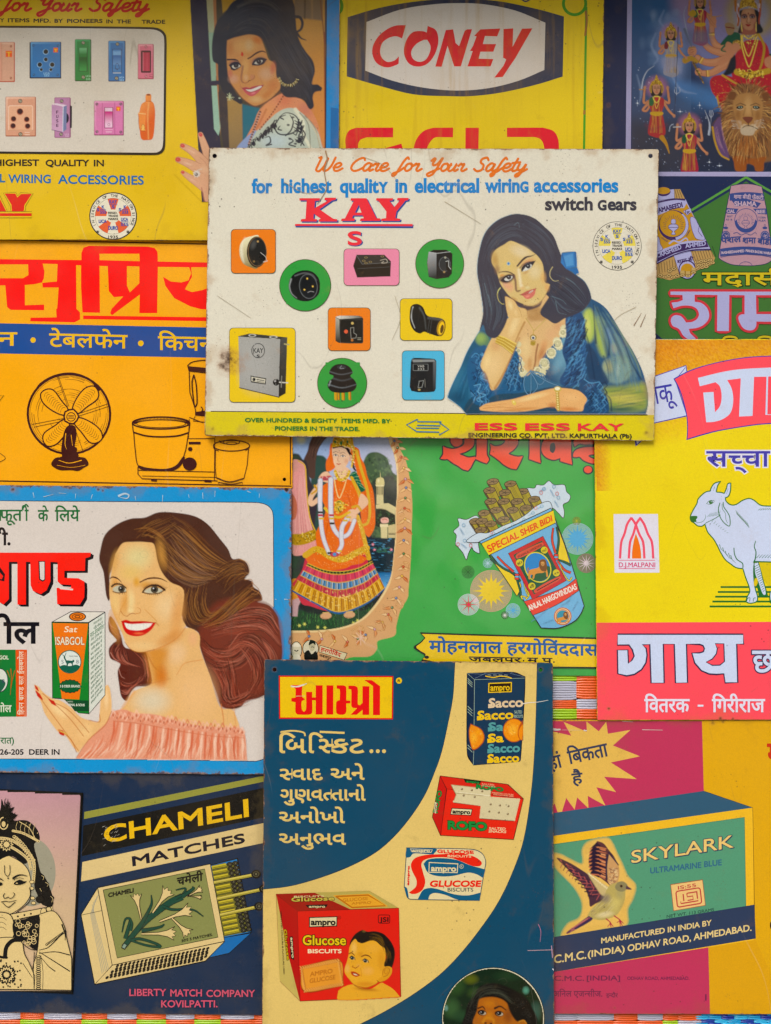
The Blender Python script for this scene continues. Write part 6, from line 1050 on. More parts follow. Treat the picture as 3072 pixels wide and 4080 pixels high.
c.fill('634,952* 700,985 760,1010 810,1060 836,1140 820,1220 770,1280 720,1320 660,1330 630,1250 610,1140 610,1040', 'a84c10', 5); c.fill('640,970* 700,992 755,1020 800,1065 824,1140 808,1215 760,1270 715,1308 666,1316 640,1250 620,1140 620,1040', 'e8921c', 8); c.blob(680, 1160, 70, 110, 'f4b850', .8); c.blob(740, 1080, 50, 60, 'f0a838', .7)
P2 = ell(1258, 1050, 158, 172); c.fill(P2, 'a84c10', 5); c.fill(ell(1258, 1050, 148, 162), 'e8941c', 8); c.blob(1240, 1040, 90, 110, 'f4bc54', .8); c.fill('1386,900* 1386,1190* 1350,1190 1318,1130 1320,1050 1340,980', 'b45814', 5); c.fill('1384,960* 1384,1186* 1354,1180 1330,1120 1332,1050', 'e8901c', 6)
c.dots('640,1000 800,1060 800,1220 680,1290 640,1200', 16, ['b8600c', 'f8d880'], (5, 9), .8); c.dots(ell(1240, 1050, 110, 120), 26, ['b8600c', 'f8d880'], (5, 9), .8)
m_ = c.X > 1386; c.pa[m_] = 0; p.canvas(c)
V(1040, 2600, 1180); p = s.P('scratch_mark'); p.line('1470,288 1510,282 1560,278 1616,268', 'e8e4dc', 5, 2); p.line('168,188 200,190 230,182 256,176', 'e4e0d0', 5, 3)
# packet 2
p = s.P('packet_picture', 'red packet with cream cracker pictures and green lettering'); rd = 'e23c1c'
p.poly('=1006,692 1390,740 1478,822 1422,1054 1008,1030 962,926', '4a1810'); p.poly('=1010,696 1386,743 1474,822 1046,766', 'd43820'); p.poly('=1008,698 1042,768 1009,1026 966,926', 'c43018'); p.poly('=1046,768 1474,826 1419,1050 1012,1027', rd); p.line('=1008,694 1046,770 1010,1028', '7c1c10', 2)
c = Canvas(1060, 735, 1460, 950, rd, 2.2, 'auto'); cc = 'd8cca4'
def bis(q, n): P_ = pts(q); c.fill(P_+[0, 8], '3c2418', 3); c.line(P_, '5c4028', 4, closed=True); c.fill(P_, cc, 2); c.line(P_, 'a89468', 3, closed=True, a=.6)
bis('=1070,744 1296,768 1288,812 1256,816 1236,856 1084,838 1098,800', 0); c.line('=1096,790 1250,806', 'a08c60', 4); c.line('=1100,786 1290,806', 'ece4c4', 4)
bis('=1246,812 1452,826 1424,942 1234,928', 0)
for q in ('=1246,812 1452,826', '=1234,928 1424,942', '=1246,812 1234,928', '=1452,826 1424,942', '=1084,838 1236,858'):
    P_ = pts(q)
    for i in range(24): x, y = P_[0]+(P_[1]-P_[0])*i/23; c.fill(ell(x, y, 5), cc)
for x, y in ((1130, 768), (1186, 774), (1244, 780), (1140, 804), (1202, 812), (1292, 854), (1344, 860), (1392, 864), (1284, 894), (1338, 900), (1388, 908)): c.fill(ell(x, y, 6), '6c5434'); c.blob(x-3, y-3, 4, 4, 'f0e8c8', .8)
p.canvas(c)
p.poly('=1072,874 1190,880 1182,918 1064,912', '1c1812'); p.poly('=1076,878 1186,884 1178,914 1068,908', 'e0d4ac'); p.text('ampro', 1078, 904, 1176, 16, '1c1812', bold=3, ref='x', slant_y=.05); gn = '1f8a44'
p.text('ROFO', 1054, 992, 1268, 46, gn, bold=6, slant_y=.04, out=[(3, '14301c')]); p.text('SALTED', 1282, 996, 1374, 14, 'e8d4a8', bold=1, shear=.2, slant_y=.03); p.text('SNACKS', 1280, 1012, 1378, 14, 'e8d4a8', bold=1, shear=.2, slant_y=.03)
p.text('ROFO', 1212, 764, 1362, 22, gn, bold=3, slant_y=.12, out=[(2, '14301c')]); p.poly('=1140,712 1240,722 1230,740 1150,732', '14301c'); p.text('ampro', 1156, 730, 1226, 9, gn, bold=1.5, ref='x', slant_y=.1); p.text('SALTED', 1242, 742, 1312, 8, 'e8d4a8', slant_y=.1); p.text('SNACKS', 1240, 752, 1318, 8, 'e8d4a8', slant_y=.1); p.text('PERMITTED COLOURS', 1300, 792, 1420, 8, 'e8c8a0', slant_y=.1); p.text('AND FLAVOURS USED', 1306, 802, 1420, 8, 'e8c8a0', slant_y=.1)
p.text('ROFO', 992, 902, 1116, 26, gn, bold=2.5, rot=-78, out=[(1.5, '14301c')]); p.poly('=978,840 990,846 984,906 972,900', 'e0d4ac'); p.text('ampro', 979, 900, 1030, 5, '1c1812', bold=1, rot=-80, ref='x')
# packet 3
V(1040, 3300, 1180)
p = s.P('packet_picture', 'white packet with blue and red waves'); bl = '1e5c7c'; wt = 'e0d2a4'; rd = 'e03c20'
p.poly('818,108* 1180,116 1240,136 1266,186 1258,240 1230,408* 850,402 822,390 808,340 804,330', '24485c'); p.poly('822,112* 1178,120 1238,140 1262,186 1254,240 1227,404* 852,398 826,388 812,340 808,328', wt)
p.poly('818,110* 986,116 970,148* 860,142 838,162 814,160', bl); p.poly('=838,114 966,120 958,138 848,134', wt); p.poly('=842,117 962,122 955,135 852,131', bl); p.text('ampro', 852, 133, 950, 11, wt, bold=2, ref='x'); p.text('GLUCOSE', 994, 138, 1196, 18, rd, bold=3, shear=-.15, slant_y=.03)
p.poly('832,362* 870,330 874,290 850,240 844,200 870,166 930,150 1010,146 1120,140 1200,160 1240,190 1232,212 1190,212 1120,184 1060,166 980,164 920,178 902,204 912,250 924,300 910,344 880,366 850,370', rd); p.text('BISCUITS', 1050, 162, 1182, 13, 'ecd8a8', bold=.6, slant_y=.02)
p.poly('914,200* 940,176 1010,168 1100,178 1170,206 1262,232* 1250,280* 1210,258 1160,250 1080,268 1000,270 940,250', bl); p.poly('=944,190 1110,198 1106,252 942,250', wt); p.poly('=949,195 1105,203 1101,247 947,245', bl); p.text('ampro', 958, 240, 1096, 22, wt, bold=3.5, ref='x', slant_y=.02, out=[]); p.line(ell(1128, 215, 11), wt, 2, closed=True); p.text('R', 1123, 221, 1133, 12, wt)
p.poly('880,402* 910,350 950,336 1000,344 1080,370 1160,378 1236,362* 1230,406* 1110,402 1040,376 980,364 950,376 940,404*', bl); p.text('GLUCOSE', 950, 328, 1234, 34, rd, bold=4.5, shear=.15); p.text('BISCUITS', 1050, 356, 1194, 22, '3c4c4c', bold=.8); p.text('ampro', 832, 320, 940, 8, rd, bold=3, rot=-88, ref='x'); p.poly('808,330 822,340 830,392 812,360', bl)
# box with the baby
p = s.P('packet_picture', 'large red box with a baby on it'); rd = 'd8361e'
p.poly('=84,370 608,352 776,450 788,948 220,974 106,862', '7a1c10'); p.poly('=86,371 608,353 772,448 204,466', '9c2c1c'); p.poly('=300,362 608,353 772,448 500,455', 'b8a860') ; p.poly('=86,374 204,466 218,968 150,780', 'b02c1c'); p.poly('=86,374 150,700 218,970 106,860', 'c4b068'); p.poly('=206,468 774,451 785,946 221,971', rd)
p.poly('=406,378 608,368 716,440 506,452', 'e0a448'); p.line('=420,384 602,376 700,436 512,446 420,384', 'b8702c', 8); p.text('GLUCOSE', 460, 414, 600, 18, 'c08038', bold=1.5, slant_y=-.08); p.text('AMPRO', 510, 430, 620, 14, 'c08038', bold=1.5, slant_y=-.06)
p.text('Glucose', 172, 412, 410, 24, 'c8b458', bold=2.5, out=[(2.5, '1c1410')], slant_y=-.03); p.poly('=250,432 376,428 366,446 268,450', '1c1410'); p.text('ampro', 270, 446, 360, 9, 'e0d0a0', bold=1.4, ref='x'); p.text('BISCUITS', 186, 390, 354, 10, 'd8c890', bold=1, slant_y=-.02)
p.poly('=270,500 430,495 428,552 270,558', '1a1410'); p.poly('=275,505 425,500 423,547 275,553', 'dccfa4'); p.text('ampro', 282, 544, 418, 24, '1a1410', bold=4, ref='x'); p.line(ell(440, 503, 9), '1a1410', 1.5, closed=True); p.text('R', 436, 508, 444, 9, '1a1410')
p.line(rrect(660, 488, 724, 534, 8), '3a1c18', 4, closed=True); p.text('JSI', 668, 526, 716, 26, '3a1c18', bold=2.5); p.text('Glucose', 236, 656, 476, 56, 'e0c23c', bold=3.5, out=[(4, '2a1410')]); p.text('BISCUITS', 264, 702, 452, 22, 'f0e0b8', bold=2)
p.text('Glucose', 128, 570, 300, 16, 'c8a83c', bold=1.5, rot=84, out=[(2, '2a1c10')]); p.poly('=160,610 178,608 186,742 168,732', '1a1410'); p.text('ampro', 166, 616, 280, 9, 'dccfa4', bold=1.5, rot=86, ref='x'); p.text('PERMITTED COLOURS & FLAVOURS USED', 108, 470, 460, 8, '2a2418', bold=.5, rot=87)
c = Canvas(210, 570, 790, 970, rd, 2, 'auto')
c.fill('222,780* 440,738 464,884* 244,922', '8c3c1c', 3); c.fill('226,784* 438,742 460,880* 248,916', 'e09a48', 3)
for a, b, n in (((228, 786), (438, 744), 17), ((250, 914), (460, 878), 17), ((228, 786), (250, 914), 10), ((438, 744), (460, 878), 10)):
    for i in range(n): t = i/(n-1); x, y = a[0]+(b[0]-a[0])*t, a[1]+(b[1]-a[1])*t; c.line([(x-5, y-9), (x+6, y), (x-3, y+10)], 'b0642c', 4); c.line([(x-9, y-8), (x+1, y), (x-8, y+9)], 'f0bc70', 3)
c.view(1350, 3690, 250, 952); F = c.fill; L = c.line; B = c.blob; sk = 'e2a848'
F('-10,985* 60,930 200,885 330,930 470,960 640,860 700,880 830,960 930,1075* 0,1120', sk, 4); B(350, 1040, 420, 60, 'e0a848', .8); B(420, 960, 250, 40, 'a86820', .7, 5)
F('150,420 165,310 240,190 420,150 640,180 720,300 700,560 720,620 690,820 600,850 560,880 430,930 300,915 220,880 150,800 95,720 85,660 110,580 130,510', sk, 5)
B(520, 330, 150, 100, 'e4ac50', .9); B(230, 330, 60, 120, 'ecc070', .8); B(440, 680, 120, 90, 'e6ae60', .8); B(130, 640, 50, 90, 'e8b468', .8); B(650, 520, 80, 220, 'c88830', .5); B(400, 880, 200, 60, 'c47c24', .6); B(330, 430, 60, 60, 'c88838', .5); B(300, 600, 60, 40, 'e0a858', .8)
F('160,310* 180,220 250,120 350,60 400,75 440,85 560,80 680,120 780,220 840,340 850,450 830,560 805,630* 700,615 690,560 720,480 710,390 690,330 640,300 560,230 480,220 360,260 290,240 250,195 200,240', '1e1a14', 5)
c.strands('420,120 540,120 640,160 700,260', '440,230 560,220 640,280 690,400', 40, ['6c5020', '181410', '8c6828', '4c3818'], 8, .7, 12); c.strands('720,300 780,400 800,520', '690,400 720,480 700,600', 30, ['5c4420', '14120e', '7c5c24'], 8, .6, 10); B(380, 80, 40, 25, '6c5c34', .9)
for x, y, w in ((205, 488, 44), (405, 530, 50)): L([(x-w, y-10), (x-10, y-34), (x+w*.7, y-10), (x+w, y+26)], '20140c', 9, 7, 4, wm=17); F(ell(x, y, w*.75, 24, 12), 'c8b088', 4); F(ell(x-4, y-4, 27, 27), '283430', 3); F(ell(x-6, y-6, 11), '0c0c0c'); c.blob(x-12, y-12, 8, 8, 'e8ecec', 1)
L('155,420 195,405 240,445', '6c3c14', 12, 8, 5, wm=16); L('345,462 400,440 460,455 495,492', '6c3c14', 14, 7, 5, wm=19); L('215,600 205,620 230,625 250,640 280,622 305,600', '9c4c18', 8, 8, 6, wm=11); B(264, 628, 14, 8, '54240c', .9)
F('180,690* 215,688 260,700 330,745* 270,770 220,755 190,730', 'b84c24', 5); F('195,705* 250,720 315,745* 250,742', '4c1810', 4); F('215,718* 260,728 290,746* 240,742', 'e0d0b0', 3); L('330,640 345,720 340,760', 'b87024', 5, 9, 8, .6); L('150,800 220,880 300,915 430,930 560,880 600,840', 'a05c14', 8, 10, 6, .8); L('240,900 340,950 470,950', '844808', 14, 10, 10, .7)
F('605,840* 600,800 650,760 660,660 700,618 760,610 805,640 800,720 750,790 690,830 640,838', 'd89c40', 4); L('665,740 670,680 700,640 750,635 770,670 740,740 680,770', '9c5414', 8, 10, 6, .8); L('700,660 690,700 720,730 740,690', 'a8601c', 9, 6, 5, .8); L('580,825 620,852 680,835', '7c4010', 12, 6, 6, .8)
c.view(1040, 3300, 1180)
p.canvas(c); p.text('AMPRO', 276, 834, 402, 26, 'b87034', bold=1.5, slant_y=-.16); p.text('GLUCOSE', 274, 872, 418, 26, 'b87034', bold=1.5, slant_y=-.16)
# child photograph
p = s.P('round_photograph', 'round photograph of a dark-haired child'); p.poly(ell(1306, 1072, 290, n=80), '20302c'); p.poly(ell(1306, 1072, 286, n=80), 'e4dcc0')
c = Canvas(1020, 780, 1600, 1240, '1c2c20', 2.4, ell(1306, 1072, 279, n=60)); c.view(1760, 3840, 420, 952); F, L, B = c.fill, c.line, c.blob
for q in ((260, 140, 90, 60, '5c6420'), (120, 200, 120, 120, '34502c'), (90, 400, 100, 120, '3c5c38'), (300, 260, 90, 70, '344c28'), (760, 240, 38, 44, '5c9c84'), (850, 430, 70, 110, '3c5c50'), (180, 470, 100, 70, '2c4830'), (600, 110, 160, 60, '243c28'), (40, 400, 24, 36, '6c9488')): B(*q, .9, p=.8)
F('210,460 240,360 300,280 350,200 480,175 620,220 740,290 810,380 840,560 200,560', '121212', 10); c.strands('240,420 300,260 440,180 600,200', '330,330 430,280 560,300 700,440', 70, ['34342c', '0c0c0c', '4c5044'], 6, .55, 12)
for i in range(26): x, y = (225+rng.rand()*90, 330+rng.rand()*220) if i % 2 else (680+rng.rand()*140, 320+rng.rand()*220); L(ell(x, y, 16, 13), '3c3c38', 4, 3, 3, .5)
for q in ('280,240 300,180 380,160', '510,150 560,130 590,165 560,190', '270,280 310,210'): L(q, '3c4438', 4, 2, 2)
F('300,560 320,420 330,350 350,315 450,300 540,320 600,370 640,460 700,530 740,515 760,560', 'a86420', 8); B(430, 360, 80, 50, 'b87430', .9); B(430, 470, 50, 60, 'bc7834', .9); B(600, 470, 60, 90, '7c4414', .8); B(340, 480, 30, 60, 'b06c28', .7)
L('330,402 370,388 390,412', '2c1808', 14, 8, 6); L('480,402 530,385 580,418', '2c1808', 18, 8, 6)
for x, y in ((364, 442), (518, 450)): F(ell(x, y, 40, 25, 8), '2c180c', 6); F(ell(x+6, y+3, 30, 17, 8), 'b8a890', 3); F(ell(x, y-4, 22, 20), '0c0a0a', 3); c.blob(x-8, y-6, 7, 5, 'e8ecf0', 1)
L('375,525 400,490 460,500 470,530', 'c48438', 26, 20, 12, .8); F(ell(395, 535, 12, 7), '3c1808', 3); F(ell(445, 540, 12, 7), '3c1808', 3); F('600,350 700,400 720,470 680,520 620,440', '121212', 10); L('700,525 740,512 765,540', 'b87c38', 16, 10, 5); c.view(1040, 3300, 1180); p.canvas(c)
p = s.P('scratch_mark'); p.line('=1500,688 1640,684', 'c8a8b0', 3); p.line('=1634,660 1640,730', 'c89cb0', 4); p.line('1560,540 1574,580 1570,640', 'b87c98', 4, 2); p.line('1640,790 1648,800', 'd8d8e0', 6)
# ================================================================ dark blue matches sign
s = Sign('-60,3072 1056,3078 1048,4046 -60,4034', .0026, '0a304c', 'dark navy sign with a drawn matchbox and a framed flute player', dict(rust=.3, scratch=.4, stain=.10, blotch=.1, speck=.5, dirt='6a5c40', rough=.24, spec=.28), holes=()); SIGNS.append(s)
V(0, 3060, 1080); cr = 'e0c890'; bk = '14121a'; ol = '96964c'
p = s.P('stripes', 'slanting olive stripe'); p.poly('=518,270 1620,48 1620,84 516,314', ol)
p = s.P('name_band', 'black band with yellow lettering'); p.poly('=512,354 1640,118 1640,300 503,542', bk)
t_ = quadmap('634,345 1528,165 1532,296 640,470')
wide('CHAMELI', quadmap('640,352 1520,182 1526,300 646,464'), 'e8bc10', 8)
for i in range(40): x, y = 620+rng.rand()*110, 350+rng.rand()*130; p.line('=%f,%f %f,%f' % (x, y, x+14, y-20*rng.rand()), ['b8b4a8', '14121a'][i % 2], 2, 1)
p = s.P('cream_band', 'cream band with black lettering'); p.poly('=506,578 1640,334 1640,456 498,698', cr); wide('MATCHES', quadmap('812,540 1498,396 1504,460 818,604'), '1c1c2a', 6)
p = s.P('matchbox_picture'); k_ = '101014'; bl = '1c6cac'
p.poly('=1290,596 1462,552 1546,1010 1410,1140 1280,1170', k_); p.poly('=1296,600 1456,560 1540,1008 1380,1040', '2a7ab8'); p.poly('=1300,612 1450,572 1530,1006 1376,1036', '6c6a34'); p.poly('=1380,1044 1536,1018 1408,1136 1286,1164', bl)
for i in range(14):
    x0, y0 = 1302+i*6, 612+i*31; p.line('=%f,%f %f,%f' % (x0, y0, x0+88, y0-18), k_, 24); p.line('=%f,%f %f,%f' % (x0, y0, x0+88, y0-18), 'c8b84c', 19); p.line('=%f,%f %f,%f' % (x0, y0+4, x0+88, y0-14), '8c8430', 6)
for i in range(16):
    x, y = 1412+i*5.6, 592+i*27
    for k in range(2): p.poly(ell(x+k*34, y-k*6, 18, 15), k_); p.line(ell(x+k*34, y-k*6, 10, 8), '5c5844', 2.5, closed=True); p.poly(ell(x+k*34+1, y-k*6, 3), '8c8868')
for x0, y0, x1, y1 in ((1308, 706, 1552, 658), (1330, 806, 1600, 748), (1352, 904, 1570, 856)): p.line('=%d,%d %d,%d' % (x0, y0, x1, y1), k_, 24); p.line('=%d,%d %d,%d' % (x0, y0, x1, y1), 'd0c068', 18); p.line('=%d,%d %d,%d' % (x0, y0+5, x1, y1+5), '9c9440', 6); p.poly(ell(x1+22, y1-6, 30, 26), k_); p.line(ell(x1+22, y1-6, 17, 15), '6c6850', 3, closed=True); p.poly(ell(x1+22, y1-6, 7), '6c6850')
def pol(q, col, w=5): p.poly('='+q, col); p.line('='+q+' '+q.split()[0], k_, w)
pol('600,736 498,902 582,1330 690,1212', cr); pol('600,736 1292,590 1380,1066 690,1212', cr); pol('690,1212 1380,1066 1262,1186 582,1330', cr)
for k in range(5): p.line('=%d,%d %d,%d %d,%d' % (606-k*10, 775+k*16, 556-k*2+k*8, 896, 636+k*10-8, 1262-k*6), 'a8a490', 3.5)
p.line('=500,904 628,876', k_, 3)
pol('634,750 1258,620 1340,1040 720,1168', '8a8e58', 4)
for r_ in range(5):
    for i in range(24):
        t = i/23; x = 722+t*580-r_*16+(r_ % 2)*10; y = 1216-t*112+r_*18; p.poly(ell(x, y, 12, 7, -40), k_) if x < 1290 else None
p.text('CHAMELI', 666, 794, 820, 26, '16161a', bold=2.5, slant_y=-.2); p.text('चमेली', 1088, 722, 1246, 44, '16161a', bold=3, slant_y=-.2, ref=.62); p.text('50\'S S MATCHES.', 1116, 1070, 1306, 16, '16161a', bold=.8, slant_y=-.21)
dg = '1c4a3c'
for q, a, b in (('760,1100 840,1000 920,920 1040,830 1120,790', 26, 40), ('770,1050 790,980 800,930 770,930 750,1010', 22, 4), ('840,1000 880,940 930,840 930,780', 30, 3), ('800,1060 860,1050 960,1080 985,1100 900,1090 810,1062', 14, 10), ('870,1000 930,990 990,975 1010,960', 22, 6), ('1000,850 1060,870 1180,870 1250,912', 16, 3), ('1080,800 1120,780 1140,740 1080,750', 16, 4), ('1120,790 1190,740 1180,730', 22, 4), ('800,1000 810,960 800,930', 18, 10)): p.line(q, k_, a+6, b+4); p.line(q, dg, a, b)
def lily(x0, y0, x1, y1, w, k=1):
    a = math.atan2(y1-y0, x1-x0); L = math.hypot(x1-x0, y1-y0); F = lambda u, v: (x0+u*L*math.cos(a)-v*w*math.sin(a), y0+u*L*math.sin(a)+v*w*math.cos(a))
    o = pts([F(*q) for q in ((0, .12), (.5, .2), (.75, .45), (.95, 1), (.88, .5), (1, .35), (.93, 0), (1.02, -.3), (.88, -.5), (.98, -1), (.75, -.45), (.5, -.2), (0, -.12))]); p.poly(o, cr); p.line(o, k_, 4, closed=True)
lily(868, 930, 834, 772, 36); lily(938, 890, 1040, 744, 46); lily(980, 944, 1176, 868, 44); lily(1056, 922, 1162, 1024, 40); lily(868, 1020, 1080, 1016, 42); lily(1150, 790, 1240, 740, 24); lily(1150, 784, 1240, 796, 14)
p.line('756,1112 770,1080', k_, 26); p.line('758,1106 770,1084', '88a090', 18)
p = s.P('lettering', 'pink lettering'); pk = 'd05c74'; p.text('LIBERTY', 796, 1400, 1020, 44, pk, bold=2.5); p.text('MATCH', 1048, 1403, 1240, 44, pk, bold=2.5); p.text('COMPANY', 1270, 1406, 1566, 44, pk, bold=2.5); p.text('KOVILPATTI.', 992, 1470, 1336, 44, pk, bold=2.5)
# framed drawing
p = s.P('framed_drawing', 'black and cream drawing of a boy with curls and headdress playing a flute'); p.poly('=-60,128 512,152 450,1390 -60,1366', k_)
c = Canvas(-55, 140, 500, 1370, 'd0a898', 5.5); t = np.clip((c.Y-160)/700, 0, 1)[..., None]; u = np.clip(c.X/500, 0, 1)[..., None]; c.rgb = (lin('c89ca4')*(1-t)+lin('d8bc98')*t)*(1-.1*u); c.cov = (c.Y > 146+c.X*.05) & (c.X < 494-(c.Y-175)*.047) ; p.canvas(c)
p.poly(np.array([q for q in pts(ell(190, 640, 152, 210, n=60)) if q[0] > 100]), 'a09c88'); 
def cl(q, col=cr, w=5, holes=()): p.poly(q, col); p.line(q, k_, w, closed=True)
cl('-60,520* 60,540 170,620 190,760 150,840 60,900 0,892 -60,890*', cr); p.poly('-60,330 60,330 130,320 180,330 230,380 244,440 210,470 230,560 250,640 270,660 300,720 326,800 320,850 260,840 230,780 210,720 220,620 190,560 150,590 60,540 -60,600*', k_)
p.poly('0,260 10,190 30,240 60,220 50,250 90,240 70,270 106,290 80,310 96,340 60,350 80,375 20,380 -60,370*', k_); p.line(ell(22, 340, 26, 36), cr, 7, closed=True); p.poly(ell(22, 345, 12, 18), cr)
def beads(q, r, col=cr, n_=9, dot=True):
    P_ = pts(q, False, n_)
    for x, y in P_: p.poly(ell(x, y, r, n=10), col); (p.poly(ell(x, y, r*.4, n=8), k_) if dot else None)
beads('80,386 140,400 200,430 236,450', 8); beads('-20,430 60,440 130,480 190,540 210,600 205,700', 10); beads('-20,470 50,480 110,510 170,560 190,620', 9); beads('120,330 180,370 220,440', 3, cr, 14, False); beads('180,350 230,400', 3, cr, 12, False)
for r_ in (44, 34, 22): p.poly(star(40, 470, r_, r_*.7, 12), cr if r_ != 34 else k_)
for x, y in ((200, 800), (206, 830), (196, 700), (194, 740)): p.poly(ell(x, y, 14, 10), cr); p.line(ell(x, y, 14, 10), k_, 3, closed=True)
V(0, 3160, 340, 538); l = lambda q, a=5, b=None, col=k_, **k: p.line(q, col, a, b, **k)
for x, y, r_ in ((250, 540, 16), (290, 575, 18), (265, 610, 26), (300, 640, 24), (310, 690, 26), (250, 670, 26), (285, 600, 20), (325, 660, 16)): p.poly(ell(x, y, r_, r_*.9), k_)
for q in ('262,520 276,530 270,548', '285,562 304,574 296,590', '318,650 332,664 326,690', '250,600 262,620'): l(q, 3, 2, cr)
for i in range(14): t = i/13; x, y = 90+t*120, 275+t*150+math.sin(t*3)*-18; l(ell(x, y, 9+2*(i % 2), 8), 4, None, cr, closed=True); p.poly(ell(x-6, y+20, 5), cr)
for i in range(5): l([(110+i*28, 180+i*3), (100+i*27, 215+i*6), (108+i*26, 250+i*8)], 2.5, 2, cr)
for i in range(46): a = rng.rand()*1.6-1.5; r_ = 40+rng.rand()*60; x, y = 20+r_*math.cos(a)*.9, 190+r_*math.sin(a)*1.5; l([(20+.45*(x-20), 190+.45*(y-190)), (x, y), (x+8*rng.randn(), y-14)], 6, 1.5)
l('28,455 30,505 48,524 62,505 62,455', 4); p.poly(ell(51, 537, 5), k_); l('78,540 110,520 140,516 172,524', 13, 4); l('-20,545 0,540 22,552', 12, 4); p.poly(pts('86,572 100,556 126,546 150,556 168,556 150,570 120,578 100,578'), k_); p.poly(ell(106, 568, 7, 3), cr); l('84,548 120,534 150,540', 3, 2); p.poly('-20,566 4,562 16,572 4,584 -20,584', k_)
l('30,632 20,648 30,664 50,656 64,664 82,656 92,636 82,628', 5, 4); l('6,686 40,682 56,686 104,676', 5, 3); l('16,690 40,714 60,716 96,686', 4, 5); l('44,718 62,722', 6, 3); l('190,600 186,680 120,740 80,770', 5)
for i in range(34): x, y = 88+rng.rand()*60, 790+rng.rand()*110; l([(x, y), (x+8, y+12)], 5, 3)
for x, y in ((180, 860), (230, 860), (200, 800), (250, 800), (215, 910), (240, 930)):
    p.poly(ell(x, y, 24), k_)
    for r_ in (19, 12, 5): l(ell(x, y, r_, r_*.85, x), 3, None, cr, closed=True)
V(0, 3060, 1080)
cl('=60,900 320,850 326,884 70,938', cr); p.poly(ell(270, 886, 20, 26, -10), cr); p.line(ell(270, 886, 20, 26, -10), k_, 4, closed=True); p.line(ell(300, 874, 16, 24, -10), k_, 5, closed=True)
for x in (110, 150, 190): p.poly(ell(x, 914-(x-100)*.2, 6), k_)
cl('-60,900* 0,886 60,900 84,950 80,1040 0,1060 -60,1056*', cr, 6)
for y in (930, 960, 990): p.line('%d,%d %d,%d %d,%d' % (-50, y, 10, y-12, 40, y+6), k_, 4, 2)
cl('240,900* 330,880 390,960 410,1050 440,1170* 440,1366* 210,1362* 200,1240 230,1120 240,1000', cr, 5); cl('-60,1050* 60,1040 130,1060 150,1140 180,1200 214,1280* 210,1362* -60,1360*', cr, 5)
p.poly('80,950 150,930 240,910 240,1000 230,1110 200,1110 130,1050 90,1040', k_); 
for i in range(26): x, y = 100+rng.rand()*130, 940+rng.rand()*150; p.line(ell(x, y, 7+rng.rand()*8), cr, 3.5, closed=True)
for q, a, b in (('240,1120 300,1100 390,1010', 4, 8), ('240,1140 340,1130 430,1150', 4, 7), ('240,1130 320,1180 430,1250', 4, 7), ('240,1150 300,1220 340,1250', 3, 6), ('380,960 400,1020 400,1060', 10, 4), ('210,1130 206,1250 210,1360', 4, 4), ('250,1150 264,1250 262,1360', 3, 3), ('130,1070 180,1110 230,1120', 5, 4), ('140,1200 180,1260 200,1290', 4, 3)): p.line(q, k_, a, b)
for i in range(16): p.line(ell(236, 1160+i*13, 12+rng.rand()*3, 5), k_, 3.5, closed=True); p.line(ell(286+i*7.6, 1086-i*5.4, 6, 6), k_, 3, closed=True)
beads('30,1160 40,1100 80,1060 130,1056', 13, k_, 8, False); beads('-40,1130 0,1160 40,1165', 8, k_, 6, False)
for r_ in (64, 50, 36, 20): p.poly(star(40, 1270, r_, r_*.75, 16), k_ if r_ in (64, 36) else cr)
for i in range(40): x, y = -20+rng.rand()*150, 1180+rng.rand()*170; p.poly(ell(x, y, 5), k_)
p.line('=500,152 440,1390', k_, 8)
# ================================================================ yellow and crimson sign with the bird
s = Sign('2190,2868 3134,2868 3134,4042 2200,4040', .0044, 'dcaa2c', 'yellow and crimson sign with a flying bird on a drawn green carton, bottom right', dict(rust=.4, scratch=.35, stain=.10, blotch=.12, speck=.6, dirt='7a5a34', rough=.4, spots=((2840, 2880, 18, .6), (2880, 2876, 12, .6), (2450, 4015, 10, .3))), holes=()); SIGNS.append(s)
V(2180, 2660, 892); cm = 'bc4260'; yl = 'ecbc4c'; bl = '3a5c74'; nv = '34405a'; gn = '5c9878'; bu = 'e4bc68'
p = s.P('crimson_field'); p.poly('=20,398 1152,398 1166,920 1210,2600 20,2600', cm)
p = s.P('starburst', 'pale yellow starburst with dark lettering')
p.poly('=20,470 180,507 122,404 160,420 296,478 292,400 384,474 440,402 452,492 620,464 490,580 690,660 474,706 668,830 424,812 512,926 366,890 434,1028 302,954 308,1048 224,966 204,1056 142,970 110,1074 78,1076 56,1010 20,1060', bu)
p.text('हां', 20, 762, 120, 92, nv, bold=5, rot=-14, ref=.62); p.text('िबकता', 166, 718, 466, 92, nv, bold=5, rot=-12, ref=.62); p.text('है', 190, 868, 268, 76, nv, bold=5, rot=-6, ref=.62)
p = s.P('carton_picture', 'drawn carton with blue top and green face')
p.poly('=20,1086 1166,918 1530,1042 20,1262', bl); p.poly('=20,1256 1530,1042 1544,2600 20,2600', yl); p.line('=1166,918 1530,1042 1545,1860', '3c3424', 3)
gt = quadmap('0,1320 1470,1112 1482,1830 0,2060'); p.poly(np.array([gt(np.array(q, float)) for q in ((0, 0), (1, 0), (1, 1), (0, 1))]), '4c8060'); p.poly('=20,1322 1466,1116 1478,1850 20,2070', gn)
V(2180, 3280, 892)
c = Canvas(20, 80, 680, 880, gn, 2.6, 'auto')
halo = '40,230 100,230 160,260 260,300 260,200 300,140 400,110 470,120 530,240 560,300 600,390 660,460 640,560 600,640 590,760 420,790 300,820 110,850 150,750 240,700 260,600 200,480 60,330'
c.fill(halo, 'e0b868', 16); c.fill('60,240 100,245 200,300 300,350 300,200 370,125 440,160 540,300 570,400 640,480 580,560 540,700 560,760 330,760 140,830 240,720 270,600 240,470', 'e4bc6c', 8)
